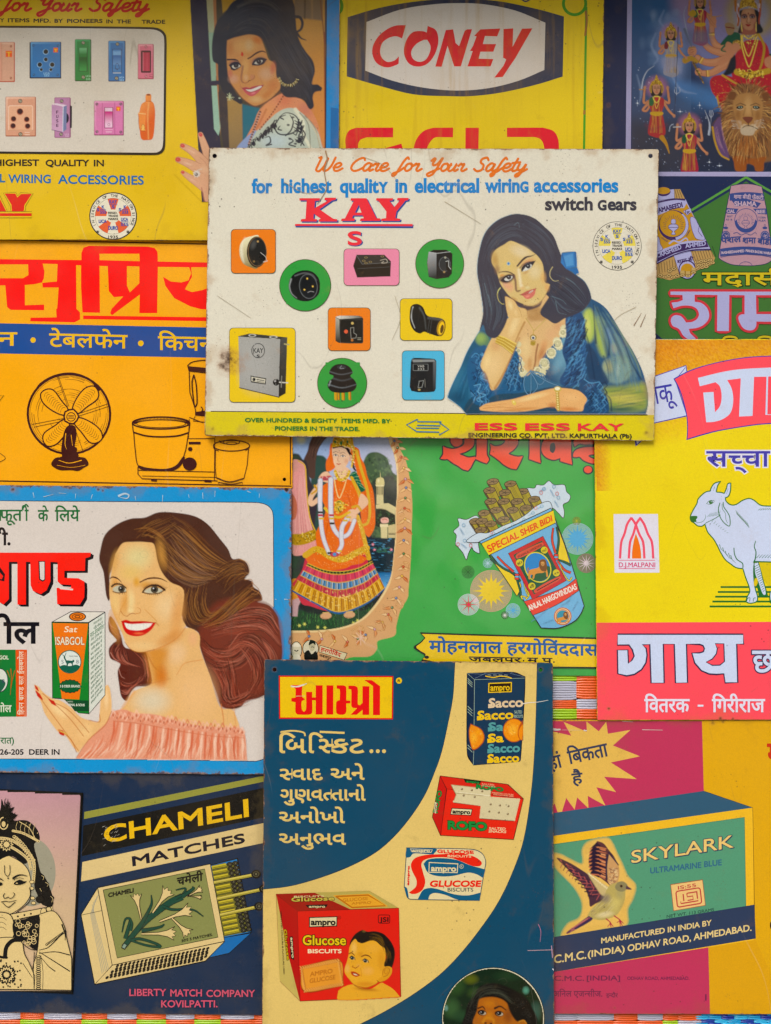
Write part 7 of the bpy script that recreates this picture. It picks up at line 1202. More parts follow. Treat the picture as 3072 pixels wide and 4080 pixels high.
pc = Canvas if 0 else None
b = '525,440 560,434 590,450 600,480 584,500 580,560 560,620 520,680 460,710 400,722 340,712 300,700 320,650 370,600 420,560 440,500 470,460'
c.fill('70,258 160,290 260,350 330,400 400,470 440,520 420,570 360,600 320,620 310,560 280,480 240,430 160,350', '4c3440', 3); c.fill('372,132* 420,150 460,200 500,250 530,320 536,380 520,440 480,470 440,440 400,410 350,380 310,300 320,220 350,170', '5c3a3c', 3)
for i in range(16): t = i/15; x, y = 100+t*330, 272+t*240; c.line([(x, y), (x+14+t*20, y+30+t*36), (x-2+t*6, y+60+t*60)], ['a85858', '3c2838'][i % 2], 8, 5, 2)
for i in range(12): t = i/11; a = [(430-t*0, 200+t*200), (380, 190+t*190), (316+t*30, 230+t*150)]; c.line(a, ['c8805c', '382434', 'd8986c'][i % 3], 12, 5, 2)
for i in range(8):
    t = i/7; c.fill([(400+t*10, 170+t*200), (350-t*10+20*(i == 0), 140+t*205), (318-12*math.sin(t*3), 190+t*185), (370+t*16, 215+t*190)], '2e2234', 3); c.line([(440-t*10, 190+t*225), (380, 178+t*205), (322-8*math.sin(t*3), 192+t*190)], ['d88c5c', 'c87858'][i % 2], 5, 12, 4, .95)
for i in range(9):
    t = i/8; c.line([(170+t*240, 310+t*215), (150+t*190, 318+t*222), (110+t*196, 290+t*250)], '2e2234', 6, 10, 3, .9); c.line([(180+t*232, 325+t*200), (140+t*196, 306+t*226)], 'b8605c', 4, 7, 3, .8)
c.fill('460,230* 500,260 530,320 536,380 522,440 480,466 450,430 440,380 446,300', 'c89c6c', 4); c.line('450,240 440,330 446,420', '2c2840', 16, 10, 4); c.line('460,220 500,270 530,310', '382c40', 14, 8, 4)
for i in range(60): x, y = 458+rng.rand()*66, 330+rng.rand()*120; c.line([(x, y), (x+6, y+9), (x+12, y)], ['6c4440', 'e4c898'][i % 2], 3)
c.fill('300,370 350,400 400,440 460,480 450,540 400,530', 'c8b480', 8); 
for i in range(9): c.line([(310+i*17, 375+i*13), (324+i*17, 392+i*14)], 'f0e0b0', 7, 4)
c.fill(b, 'b8a868', 4); c.blob(500, 600, 70, 70, 'd0c078', .9); c.blob(440, 560, 50, 50, '8c8070', .8); c.blob(540, 520, 40, 60, 'a8a070', .7); c.blob(430, 680, 90, 30, 'e0d0a0', .9, -10); c.strands('340,640 400,580 460,520', '400,690 460,660 520,600', 30, ['5c4c50', 'e8dcb0', '7c6c60'], 4, .5, 5)
c.fill('526,438* 560,432 590,450 602,480 584,498 560,510 520,500 505,470', '8c8460', 4); c.fill(ell(552, 468, 10), '4c2c20'); c.fill(ell(552, 468, 5), '101010'); c.fill('590,462* 630,492 588,490', '58404c', 2)
c.fill('310,690* 340,712 290,750 150,824 145,812 240,740', '3c3050', 3)
for i in range(6): c.line([(320-i*4, 700+i*2), (230-i*12, 760+i*6), (146+i*14, 822-i*6)], ['a84c60', '2c3058', 'c87c70'][i % 3], 7, 3, 2)
for q in ('440,712 470,740 450,770', '470,740 475,775', '470,740 492,770', '500,690 540,720 520,740', '540,720 560,765', '540,720 568,745', '540,720 545,768'): c.line(q, 'a8304c', 9, 5, 2)
c.strands('320,640 380,600', '330,720 370,700', 16, ['4c3c48', 'd0b888'], 5, .6, 6); p.canvas(c)
p.text('SKYLARK', 634, 302, 1392, 96, nv, bold=6, slant_y=-.155, sh=None); p.text('SKYLARK', 628, 296, 1386, 96, 'e8c880', bold=3, slant_y=-.155, out=[(5, nv)])
for i, t in enumerate((('ULTRAMARINE', 768, 374, 1146, -.115), ('BLUE', 1170, 326, 1298, -.115))): p.text(t[0], t[1], t[2], t[3], 44, '3c6884', bold=3, slant_y=t[4])
p.poly('=918,455 1158,419 1180,612 940,654', 'a03a34'); p.poly('=922,459 1155,424 1176,609 943,650', 'e8c484'); F = quadmap('924,460 1154,424 1176,610 944,650'); p.text('IS:55', .2, .22, .78, .14, 'b84448', F=F, bold=1.5)
for q in (rrect(.12, .28, .9, .9, .08),): p.line(F(q), 'b84448', 9, closed=True)
for q in ('=.24,.7 .24,.78 .8,.78', '=.34,.42 .34,.7', '=.46,.42 .46,.56 .64,.56 .64,.7 .46,.7', '=.46,.42 .8,.42', '=.78,.42 .78,.7'): p.line(F(pts(q)), 'b84448', 9)
p.text('NET WT. 113 GRAMS', 890, 706, 1242, 24, '2c4a44', bold=1, slant_y=-.15)
p = s.P('address_band', 'slate band with pale lettering'); p.poly('=20,852 1542,606 1553,858 20,1112', nv)
p.text('MANUFACTURED IN INDIA BY', 404, 894, 1222, 42, 'e4cc90', bold=2.5, slant_y=-.165); p.text('C.M.C.', 52, 1042, 290, 62, 'e4cc90', bold=3, slant_y=-.15); p.text('(INDIA)', 304, 998, 576, 50, 'e4cc90', bold=3, slant_y=-.15); p.text('ODHAV ROAD, AHMEDABAD.', 600, 954, 1520, 50, 'e4cc90', bold=3, slant_y=-.168)
p = s.P('lettering', 'faded dark lettering on crimson'); p.poly('=20,1112 1200,924 1216,1600 20,1600', cm); fd = '74304e'; p.poly('=1202,924 1553,868 1700,1200 1700,1600 1216,1600', 'd8a42c')
p.text('C.M.C.', 54, 1172, 274, 38, fd, bold=2.5); p.text('[INDIA]', 296, 1170, 542, 38, fd, bold=2.5); p.text('ODHAV ROAD, AHMEDABAD.', 596, 1166, 1058, 26, fd, bold=1.5); p.text('अिनल एज~न^सीज.'.replace('^', ''), 46, 1290, 410, 40, fd, bold=2, ref=.62); p.text('इन्दौर'.replace('न्दौ', '~नदौ'), 440, 1296, 526, 28, fd, bold=1.6, ref=.62); p.text('I', 1176, 1320, 1186, 50, fd, bold=1)
p.poly(ell(1670, 760, 12, 30), '3c2c20'); V(2180, 2660, 892); p.text('ग', 1640, 720, 1740, 150, 'c8402c', bold=8, ref=.62)
V(2180, 3280, 892); 

V(2180, 2660, 892)
for q, w_ in (('44,458 70,462 100,460', 18), ('272,466 296,470', 12), ('=110,464 250,466', 2), ('=706,462 860,465', 4), ('=560,400 640,404', 3)): p = s.P('paint_chip'); p.line(q, 'd8d0c8', w_, w_*.6)
# ================================================================ green sign with the packet of rolled leaves
s = Sign('1152,1500 2400,1500 2400,2694 1152,2686', .0018, '4ca854', 'green sign with orange-robed figure in a gold wreath and cone of brown rolls', dict(rust=.2, scratch=.4, stain=.06, blotch=.06, speck=.6, dirt='2c6a34', rough=.14, spec=.9, wave=.004), holes=()); SIGNS.append(s)
V(1140, 1740, 640, 1573)
p = s.P('framed_picture', 'figure in orange robe and gold crown holding a garland, framed by a gold wreath')
c = Canvas(30, -60, 1300, 2200, '4ca854', 2.7, 'auto'); go = 'd8a868'
fr = '-400,-200* 1060,-200* 1110,100 1170,230 1210,400 1230,560 1236,700 1230,900 1225,1100 1215,1300 1200,1480 1190,1580 1120,1700 1080,1850 1060,1950 900,2000 890,2080 820,2150 640,2160 560,2190* -400,2190*'
c.fill(fr, 'd8a878', 4); c.fill('-400,-200* 990,-200* 1050,80 1090,250 1100,500 1080,700 1080,1000 1060,1150 1040,1350 1000,1480 900,1640 760,1790 560,1880 300,1915 -400,1925*', 'ecd09c', 3); inner = '-400,-200* 960,-200* 1010,60 1050,160 1080,320 1084,560 1068,760 1070,960 1050,1180 1030,1340 980,1470 880,1630 740,1780 560,1860 300,1895 -400,1900*'; mi = c.fill(inner, '30303a', 3)
for i in range(26):
    t = i/25; P_ = pts('1060,40 1120,180 1160,350 1175,520 1160,680 1165,850 1150,1040 1150,1250 1120,1430 1070,1600 1000,1740 900,1860 760,1950 600,2010 400,1990 200,1950', False, 8); j = int(t*(len(P_)-2)); x, y = P_[j]; d = P_[j+1]-P_[j]; a = math.degrees(math.atan2(d[1], d[0]))
    for k in (-1, 1):
        r_ = 34 + rng.rand()*16; u = R(a+k*55); ex, ey = x+r_*1.9*math.cos(u), y+r_*1.9*math.sin(u)
        c.line([(x, y), ((x+ex)/2+8, (y+ey)/2), (ex, ey)], '8c4c28', 10, 8, 3, wm=34); c.line([(x, y), ((x+ex)/2+8, (y+ey)/2), (ex, ey)], ['e8bc84', 'd88c58', 'ecc898', 'c86838'][rng.randint(4)], 7, 4, 3, wm=25); c.line([(x, y), (ex, ey)], 'f0d8a8', 3, 2, 2, .7)
    c.fill(ell(x, y, 15), '7c4420', 3); c.fill(ell(x, y, 11), ['4c7cac', '2c7c48', 'c85028', 'e8c060', 'c898a8'][i % 5], 3); c.blob(x-3, y-3, 4, 4, 'ffffff', .8)
for q in ('1150,1230 1200,1240 1200,1300 1150,1310 1130,1260 1160,1250', '1110,1600 1150,1620 1130,1680 1080,1660 1090,1620', '880,1830 940,1820 960,1880 900,1900 870,1860', '640,1900 740,1850 760,1960 700,2000', '1120,780 1150,760 1150,720 1110,730', '420,1960 440,1920 400,1900 370,1930'): c.line(q, 'a86438', 12, 10, 4); c.line(q, 'f0cc90', 5, 4, 3)
for i in range(8): x, y = 730+rng.rand()*100, 1960+rng.randn()*30; c.line([(730, 1970), (730+60*math.cos(i*.785), 1970+70*math.sin(i*.785))], 'e8c0a8', 10, 6, 3, wm=26)
c.m = mi
c.grad('-400,-200* 1100,-200* 1100,600 -400,600', '9cb4dc', 'c4c4d4', (500, 0), (800, 400)); c.blob(150, 30, 60, 60, 'dcdcb0', .9); c.fill('250,200* 300,180 380,200 420,300 420,1200 230,1200', '38504a', 10); c.fill('760,240 800,170 860,150 920,160 990,210 1020,300 1060,370 1090,380 1090,1000 850,1000 780,600 740,300', '4c6048', 8)
c.dots('=760,200 1000,200 1070,400 1080,1000 860,1000', 260, ['36442e', '5c7450', '2c3830', '6c8458'], (8, 20), .6); c.fill('820,520 880,420 1060,400 1090,700 860,700', '38363a', 20, .8)
c.fill('170,240 210,140 230,60 290,-60* 480,-60* 380,30 320,120 290,240 280,400 230,400 200,320', '54403a', 5); c.strands('220,200 260,60 320,-60', '280,240 320,100 420,-40', 40, ['3a2c2c', '7c5c4c'], 6, .5, 5); c.fill('60,180 120,170 160,220 200,240 230,400 300,640 280,900 300,1300 60,1500', '3c343c', 10)
# tower, steps, pillar
cs = 'd8cc9c'; c.fill('=880,665 1000,650 1090,700 1090,800 1020,770 880,700', cs, 3); c.fill('=885,560 950,560 956,660 884,660', cs); c.fill('=886,480 952,480 952,575 886,575', 'c8bc8c')
for x in (896, 912, 928, 942): c.line('=%d,480 %d,565' % (x, x), '3c3a38', 5)
c.fill('=874,470 964,470 956,486 882,486', 'e8dcac'); c.fill('884,470 882,420 900,404 918,396 924,350 930,396 950,406 960,430 956,470', 'd8cc94', 3); c.blob(905, 430, 16, 26, 'f0e8c0', .8); c.fill('880,720 960,710 1020,740 1080,780 1080,860 880,880', '34382e', 8); c.dots('=880,720 1040,740 1080,850 890,900', 50, ['4c6844', '2c342c'], (8, 16), .7)
c.fill('=926,870 994,870 990,1000 930,1000', cs); c.fill('=920,855 1000,855 1000,885 920,885', 'e8dcb0'); c.fill('=1000,870 1090,850 1090,990 1000,990', 'd0c090'); 
for i in range(7): c.fill('=%d,960 %d,935 %d,960' % (1004+i*14, 1011+i*14, 1018+i*14), '4c4438')
c.fill('925,810 960,790 1000,800 1000,840 940,845', 'e8b8a8', 4); c.line('940,815 965,805 990,815', 'c04838', 6)
# water
c.fill('=780,985 1090,1000 1080,1500 780,1500', '24303c', 6); c.grad('=860,1330 1090,1330 1060,1500 900,1500', '2c6ca4', '6cacdc', (950, 1340), (950, 1480), 10)
for i in range(90): x, y = 790+rng.rand()*270, 1000+rng.rand()*480; c.line('=%f,%f %f,%f' % (x, y, x+20+rng.rand()*50, y+2), ['3c7ca0', '5c9cc4', '1a2430'][i % 3], 4, 2, 2, .8)
for i in range(10): c.fill(ell(940+rng.randn()*50, 1000+i*18, 14, 5), '6cacd4', 3, .8)
for x, y in ((850, 1055), (1030, 1105), (866, 1105)): c.fill(star(x, y, 18, 8, 6), 'e898a8', 3)
for i in range(14): c.fill(ell(800+rng.rand()*240, 1080+rng.rand()*60, 16, 6), '3c6c5c', 2)
# ground
c.fill('-400,1700* 200,1700 700,1700 860,1640 700,1900 300,1940 -400,1940', '2c4430', 20); c.fill('100,1500 960,1500 900,1640 640,1720 200,1720', '28242c', 10)
for i in range(220): x = 60+rng.rand()*780; y = 1880-rng.rand()*150-max(0, x-500)*.25; c.line('=%f,%f %f,%f' % (x, y, x+rng.randn()*10, y-26-rng.rand()*20), ['3c6c3c', '5c8c4c', '1c2c20'][i % 3], 4, 1.5, 1.5, .8)
for x, y in ((130, 1850), (180, 1835), (310, 1865), (660, 1825), (700, 1800), (380, 1870)): c.fill(star(x, y, 20, 9, 6), 'e0dc78', 4)
# companion at the left
c.fill('-200,480* 60,450 110,420 120,340 90,300 -200,300*', 'b0acc8', 6); c.fill('60,240 130,230 190,290 200,500 230,800 280,950 330,1090 280,1150 180,1160 60,1140', 'e09c98', 4); c.strands('90,420 90,700 80,1000 60,1140', '180,320 200,600 260,900 300,1100', 60, ['e8b0a8', 'c47878', 'f0c4b8'], 8, .6, 4); c.line('120,236 185,290 200,500 230,780 300,960 330,1090', 'd8b050', 12, 14, 3); c.fill('50,960 150,950 270,910 300,960 290,1010 160,1060 50,1050', 'b89038', 4); c.dots('=60,960 280,920 290,1000 60,1050', 50, ['4c3c20', 'f0d878'], (5, 9), .9); c.fill('40,560 90,600 110,700 90,800 40,800', 'c07058', 5)
c.fill('40,1420 100,1390 160,1470 170,1560 110,1640 40,1640', 'd88c40', 5); c.fill('=60,1600 170,1560 120,1660 110,1760 60,1760', 'c8a4a8', 5); c.strands('60,1420 100,1500 150,1560', '60,1560 110,1580 160,1580', 30, ['f0c060', 'a85c28'], 6, .6, 4)
# veil, skirt
og = 'e4743c'; c.fill('460,60 420,180 390,250 400,340 480,300 560,100 700,110 730,200 770,280 800,400 850,520 870,700 872,850 850,930 800,980 740,860 680,300', og, 4)
sk = pts('190,1180* 320,1060 560,1140 780,1080 800,1230* 870,1340 960,1470* 900,1560 780,1610 720,1640 600,1720 480,1725 330,1690 240,1660 150,1630 60,1440* 150,1320')
c.fill(sk, 'c83c50', 4); c.fill('320,560 360,480 480,420 620,420 700,500 720,640 700,780 760,980 790,1140 560,1180 330,1130 290,960 320,880 380,760 370,660', og, 4); c.fill('190,1150 300,1090 440,1200 560,1210 700,1160 800,1190* 740,1240 640,1260 580,1290 440,1310 300,1280 220,1240', og, 4)
mb = []
def band(dy0, dy1, col, cols, n, w_): 
    top = [(210+(-dy0)*.33*0-(dy0*.36), 1240+dy0*.62), (360-dy0*.12, 1300+dy0*.8), (520, 1320+dy0*.95), (700+dy0*.2, 1290+dy0*.8), (840+dy0*.3, 1220+dy0*.62)]
    bot = [(210-(dy1*.36), 1240+dy1*.62), (360-dy1*.12, 1300+dy1*.8), (520, 1320+dy1*.95), (700+dy1*.2, 1290+dy1*.8), (840+dy1*.3, 1220+dy1*.62)]
    o = np.concatenate([pts(top, False) if 0 else np.array(_cv(top)), np.array(_cv(bot))[::-1]]); c.fill(o, col, 3)
    A, B = np.array(_cv(top)), np.array(_cv(bot))
    for i in range(n): t = (i+.5)/n*(len(A)-1); j = int(t); f = t-j; a = A[j]*(1-f)+A[min(j+1, len(A)-1)]*f; b = B[j]*(1-f)+B[min(j+1, len(B)-1)]*f; c.line([tuple(a*.9+b*.1), tuple(a*.1+b*.9)], cols[i % len(cols)], w_, w_, 2, .9)
    c.line(A, 'e0b850', 7, 7, 2)
def _cv(P): return [tuple(q) for q in pts(' '.join('%f,%f' % q for q in P), False, 6)]
band(0, 30, '2c4434', ['a8a850', '1c2c24'], 40, 6); band(30, 115, 'd04860', ['8c3458', 'e06878'], 18, 9); band(115, 190, '4c7cac', ['d8e0e0', '24406c', '6ca4cc', 'c8a850'], 60, 6); band(190, 270, 'c03c50', ['7c2848', 'e07878', 'd8a050'], 30, 5); band(270, 420, 'd89c38', ['a06c20', 'f0cc70', 'e8b850', '8c5418'], 60, 9); band(415, 440, '2c5c98', ['204878'], 20, 6)
c.dots('=190,1520 840,1480 900,1560 500,1700 230,1620', 150, ['f8e090', '9c6420'], (5, 10), .7)
c.dots('320,560 480,460 620,460 700,560 700,780 780,1080 560,1120 330,1060 320,880', 170, ['f0b070', 'e89060'], (4, 6), .9); c.dots('700,300 780,400 850,600 850,900 760,860', 70, ['f0a868'], (4, 6), .8); c.dots('=210,1180 440,1240 760,1200 600,1270 400,1290', 60, ['f0a868'], (4, 6), .8)
c.line('190,1160 300,1100 440,1180 560,1200 700,1130 790,1090', 'd8ac48', 60, 60, 4); c.dots('=260,1090 560,1140 780,1060 780,1140 560,1230 280,1150', 120, ['f4dc80', '9c6c24'], (4, 8), .9)
c.line('690,140 730,300 790,500 820,700 800,840 740,870', 'd8b04c', 30, 26, 4); c.line('700,780 740,900 780,1060 810,1190', 'd8ac48', 36, 46, 4); c.dots('=690,780 760,900 820,1180 780,1180 720,960', 40, ['f4dc80', '9c6c24'], (4, 7), .9)
for q in ('420,800 400,900 380,1040', '600,560 640,700 650,860 640,1000', '480,560 430,640', '760,500 790,640 800,800'): c.line(q, 'b04424', 8, 12, 8, .5)
# torso details, arms, face
fl = 'e8c0a0'; c.fill('480,300 560,290 620,320 620,380 560,440 500,400 470,360', fl, 4); c.fill('620,380 680,340 740,460 776,520 710,540 640,430', '24644c', 3)
for i in range(5): c.line([(630+i*22, 370+i*26), (690+i*20, 350+i*40)], 'a0c890', 4)
c.line('640,400 700,520 740,620', 'd8ac48', 30, 40, 3); c.fill('730,560 790,600 800,660 740,720 690,760 660,740 700,680', fl, 4); c.line('330,470 290,520 240,600 250,660 330,600', fl, 50, 44, 5); c.line('280,480 300,520 250,560', 'd0a040', 22, 16, 3); c.fill('320,400 360,350 410,345 440,400 420,450 340,430', fl, 4); c.fill('600,740 640,710 680,720 690,780 660,830 610,820', fl, 4); c.line('650,690 700,680 730,720', 'd8a848', 26, 26, 3)
c.fill('=335,390 450,380 440,430 340,430', 'b85058', 4); c.dots('=335,390 450,380 440,430 340,430', 14, ['3c3c5c', 'e8c0b0'], (5, 9))
c.fill('460,100 620,100 620,200 600,270 560,315 520,325 480,290 460,220 450,150', 'e8c4a4', 4); c.blob(480, 240, 24, 40, 'f0d0b4', .8); c.blob(590, 240, 30, 40, 'd89c7c', .6); c.line('600,120 640,200 660,300 680,330', '241c20', 26, 16, 6); c.line('460,110 540,96 620,130', '241c20', 12, 14, 4); c.fill('625,180 645,190 640,230 620,240', 'dca888', 3)
for x, y in ((486, 180), (556, 188)): c.line([(x-26, y+2), (x, y-10), (x+24, y+4)], '2c1c20', 5); c.fill(ell(x, y+3, 18, 7), 'ece4dc', 2); c.fill(ell(x, y+3, 8, 7), '20181c', 2); c.line([(x-28, y-24), (x, y-36), (x+26, y-24)], '3c2420', 5, 3)
c.line('512,190 506,235 520,244', 'b87860', 4, 3, 3); c.line('496,264 516,270 536,262', 'b83c38', 7, 4, 2, wm=9); c.blob(520, 150, 5, 5, 'c83830', 1)
c.fill('450,105* 455,40 480,-60* 640,-60* 660,60 650,120* 560,90', 'd8a83c', 3); c.dots('=460,90 470,-40 640,-40 650,100', 70, ['f8e488', '8c5c1c', 'f0cc58'], (6, 11), .9); c.fill(ell(538, 62, 12, 20), '2c7c4c'); c.fill(ell(480, 50, 9, 14), '2c7c4c'); c.fill(ell(600, 50, 9, 14), '2c7c4c'); c.line('655,90 665,160 650,240 640,300', 'e0bc58', 26, 16, 4); c.dots('=640,90 680,120 670,290 630,300', 26, ['f8f0c0', '8c5c1c'], (5, 9))
c.line('480,340 520,420 590,400 620,340', 'd8b048', 30, 26, 4); c.line('470,400 490,520 520,600 560,520 590,420', 'ecd898', 9, 9, 2); c.dots('=470,340 620,330 600,420 520,470 470,400', 46, ['f8e898', '8c6424'], (5, 9)); c.fill(ell(520, 680, 46, 60), 'd8b048', 4); c.line('500,640 530,640 540,680 510,700 530,740', '3c5c2c', 9, 9, 3); c.dots(ell(520, 690, 90, 60), 50, ['f4e08c', '9c7024', 'e8c858'], (6, 11), .9); c.line('380,700 440,760 520,790 620,740', 'e0b84c', 26, 26, 4)
for q in ('335,430 332,560 334,700 345,880 370,1010 420,1140', '438,420 436,560 440,760 460,880 510,960 560,980 620,940 670,820', '600,800 550,880 540,980 545,1060 510,1130'): c.line(q, '9098a8', 52, 40, 4); c.line(q, 'dcdce4', 42, 32, 5)
for x, y in ((337, 770), (345, 800), (447, 800), (445, 770), (335, 740), (450, 850), (610, 790), (580, 820), (430, 1140), (520, 1120)): c.fill('=%d,%d %d,%d %d,%d %d,%d' % (x-24, y-10, x+24, y-10, x+24, y+10, x-24, y+10), ['b84858', '3c3428', 'd8b858'][int(x+y) % 3], 2)
c.fill(ell(475, 1155, 44, 24), 'b84c5c', 3); c.fill(ell(475, 1152, 18, 16), '5c94c8', 3)
for x, y in ((390, 1755), (620, 1745)): c.fill(ell(x, y, 56, 32, -5), 'd8a880', 4); c.line([(x-40, y+16), (x-20, y+26), (x+20, y+26)], '9c6448', 4); c.line([(x-30, y-30), (x+30, y-34)], 'e0c078', 8)
c.m = None; c.pa[(c.X < 30)] = 0; p.canvas(c)
p = s.P('small_portraits', 'two round portraits with a name ribbon'); p.poly(ell(100, 2090, 56, 86), '1c1c1c'); p.poly(ell(100, 2090, 50, 80), 'd8d0b4'); p.poly(ell(240, 2075, 80, 86), '1c1c1c'); p.poly(ell(240, 2075, 73, 80), 'd8d0b4'); p.poly('190,2190 180,2120 220,2090 250,2130 290,2100 310,2140 300,2190', '1c1c1c'); p.poly('225,2030 240,2000 275,2010 285,2050 270,2090 245,2095 228,2070', 'c0b898'); p.poly('220,2040 236,1996 280,2004 288,2040 262,2024 232,2040', '1c1c1c'); p.line('244,2062 262,2058 272,2066', '1c1c1c', 6); p.poly('60,2040 90,2020 130,2030 140,2056 60,2056', 'f0e8d0'); p.poly('70,2190 80,2130 130,2140 140,2190', 'e8e0c8'); p.line('80,2090 100,2100 120,2090', '1c1c1c', 9)
p.poly('=330,2040 600,2120 570,2190 320,2110' , '2c2420'); p.poly('=334,2046 594,2124 566,2184 324,2106', 'dcd0a8'); p.text('हरगोिवंद', 334, 2096, 540, 34, 'c03828', bold=3, rot=17, ref=.62); p.text('जबलपुर', 322, 2150, 440, 24, '1c1c1c', bold=2, rot=16, ref=.62)
# red lettering
V(1700, 1730, 700, 1596)
p = s.P('lettering', 'large red lettering with dark edge, cut off by the cream sign'); rd = 'ee5c4c'
Q = ['215,20* 222,75 250,108 290,108 322,80 318,20*', '345,20* 432,20* 428,90 400,130 350,160 300,178 330,195 380,212 440,205* 450,215* 425,250 400,300 375,330* 330,318 290,290 240,262 205,236 185,225 160,228 125,222* 150,180 150,110* 180,125 240,135 300,120 340,90', '455,20* 548,20* 545,180 565,228 545,264* 500,250 445,225* 455,180', '580,20* 832,20* 825,90 790,140 745,175 780,195 830,205 872,200* 850,250 830,290 815,318* 760,308 700,275 660,240 620,210 575,180* 584,130 578,90* 620,110 680,100 712,70 700,50 580,52*', '935,20* 1028,20* 1028,200 1035,262* 930,225* 935,180', '1080,20* 1215,20* 1215,215* 1150,232 1080,205 1045,150 1050,90', '1212,20* 1312,20* 1312,200 1322,276* 1215,245*', '1400,20* 1620,20* 1620,82* 1440,92 1385,86 1345,112* 1338,60', '1330,200 1350,150 1420,122 1520,115* 1620,115* 1620,180* 1490,185 1470,200 1520,225 1620,225* 1620,268* 1500,264 1430,238 1390,205 1360,208']
for q in Q: p.line(q, '3c343c', 26, closed=True)
for q in Q: p.poly(q, rd)
p.poly('1125,90 1160,80 1170,130 1150,170 1120,150', '3c343c'); p.poly(ell(1466, 325, 48, 42), '3c343c'); p.poly(ell(1466, 322, 36, 31), rd); p.line('70,0 140,-40 150,10', '3c6ca8', 10)
# rosettes
for x, y, r_, col, bg, n_, in_ in ((586, 1424, 190, 'e4a89c', 'e8cc4c', 16, .4), (380, 1548, 98, 'dce4ec', 'd83c54', 8, .25), (1370, 950, 144, 'b4d4e8', '5cacdc', 16, .45), (785, 1602, 66, 'a8d0e4', '5cacdc', 8, .3), (555, 1172, 44, 'a4ccdc', 'b8d8e4', 8, .3), (376, 1252, 58, '2c5c34', '2c5c34', 8, .2), (711, 1645, 35, '2c4434', 'dcdcd8', 12, .4), (1450, 1172, 88, 'a8687c', 'dcd0d4', 12, .35), (1362, 788, 38, '8c8c30', 'c8c040', 8, .2)):
    p = s.P('rosette')
    for k in range(max(3, int(r_/11))): p.line(ell(x, y, r_-3-k*9, n=56), col, 4.5 if r_ > 60 else 3.5, closed=True)
    p.poly(star(x, y, r_*.96 if n_ < 16 else r_*.92, r_*in_*.55, n_ if n_ < 16 else 8, 90), bg); (p.poly(star(x, y, r_*.7, r_*.45, 16, 0), bg) if n_ == 16 else None)
# cone
p = s.P('packet_picture', 'paper cone packet full of brown leaf rolls'); k_ = '241c24'; pb = 'ccdce8'
def o(q, col, w=7): p.poly(q, col); p.line(q, k_, w, closed=True)
o('245,880 295,830 285,765 360,775 450,740 500,800 560,900 480,950 470,1000 480,1080 430,1060 410,1030 380,1080 360,1140 330,1080 290,1030 262,1000 270,920', pb, 5); o('900,500 980,490 1000,460 1060,462 1110,424 1160,460 1250,460 1270,520 1305,560 1290,610 1240,640 1250,700 1240,760 1190,710 1130,670 1000,720 900,640', pb, 5)
ol = 'a8983c'
for x, y, L in ((870, 520, 170), (975, 590, 120), (600, 430, 150), (760, 450, 170), (570, 510, 150), (710, 530, 170), (580, 610, 150), (700, 610, 160), (820, 610, 160), (900, 670, 130), (780, 690, 130), (630, 690, 130), (520, 715, 130), (700, 775, 90), (440, 790, 110), (500, 790, 110), (580, 815, 90), (490, 870, 60)):
    a = R(62); ux, uy = math.cos(a), math.sin(a); nx_, ny_ = -uy, ux; q = [(x-nx_*52, y-ny_*52*.55-10), (x+nx_*52, y+ny_*52*.55+10), (x+nx_*46+ux*L, y+ny_*30+uy*L), (x-nx_*46+ux*L, y-ny_*30+uy*L)]
    P_ = np.array(q); p.poly(P_, ol); p.line(P_, '3c2c24', 7, closed=True); p.poly(P_[[0, 3]].repeat(1, 0) if 0 else np.array([q[1], q[2], (q[2][0]+18, q[2][1]), (q[1][0]+18, q[1][1])]), '54422c')
    for j in range(3): p.line(np.array([(x-10+j*12+ux*20, y+uy*24), (x-16+j*14+ux*L*.8, y+uy*L*.8)]), '6c5c28', 3, 2)
    p.poly(ell(x, y, 56, 30, -8), '3c2c24'); p.poly(ell(x, y, 50, 25, -8), '8c7450'); 
    for j in range(5): u = j*1.25; p.line('=%f,%f %f,%f' % (x, y, x+44*math.cos(u), y+20*math.sin(u)), '3c2c24', 5, 3)
o('360,975 460,900 560,895 700,830 800,790 900,730 1000,650 1110,610 1140,680 1100,690 900,800 700,900 500,975', pb, 5)
for x, y, a in ((600, 925, -22), (700, 890, -24), (780, 850, -26), (880, 800, -28), (960, 740, -30), (1040, 680, -30), (330, 850, 60), (340, 990, 40), (1150, 500, 60), (1190, 600, 60), (1060, 520, -30)):
    p.text('HARGO', x-34, y+8, x+34, 16, '6c9cc0', rot=a); p.line(ell(x+6, y-24, 14, 14), '7caccc', 4, closed=True)
for x, y in ((590, 890), (990, 670), (400, 1010), (285, 1000), (1040, 530), (1185, 540), (1050, 1640)): p.line(ell(x, y, 13, 16), 'd86058', 4, closed=True)
o('480,975* 1130,670* 1290,1100 1430,1560* 1400,1630 1340,1700 1200,1760 1040,1760* 900,1540 700,1240', '78b4dc', 8)
p.poly('=498,992 1150,690 1172,806 566,1100', 'ecd04c'); p.line('=498,992 1150,690', k_, 6); p.line('=566,1100 1172,806', k_, 6)
wide('SPECIAL SHER BIDI', quadmap('540,1012 1130,730 1142,790 568,1076'), 'e05838', 5)
o('566,1100 640,1180 800,1290 860,1380 820,1470* 700,1290', 'ecd04c', 5); o('1172,806 1200,900 1180,1060 1200,1140 1310,1200* 1250,1000', 'ecd04c', 5)
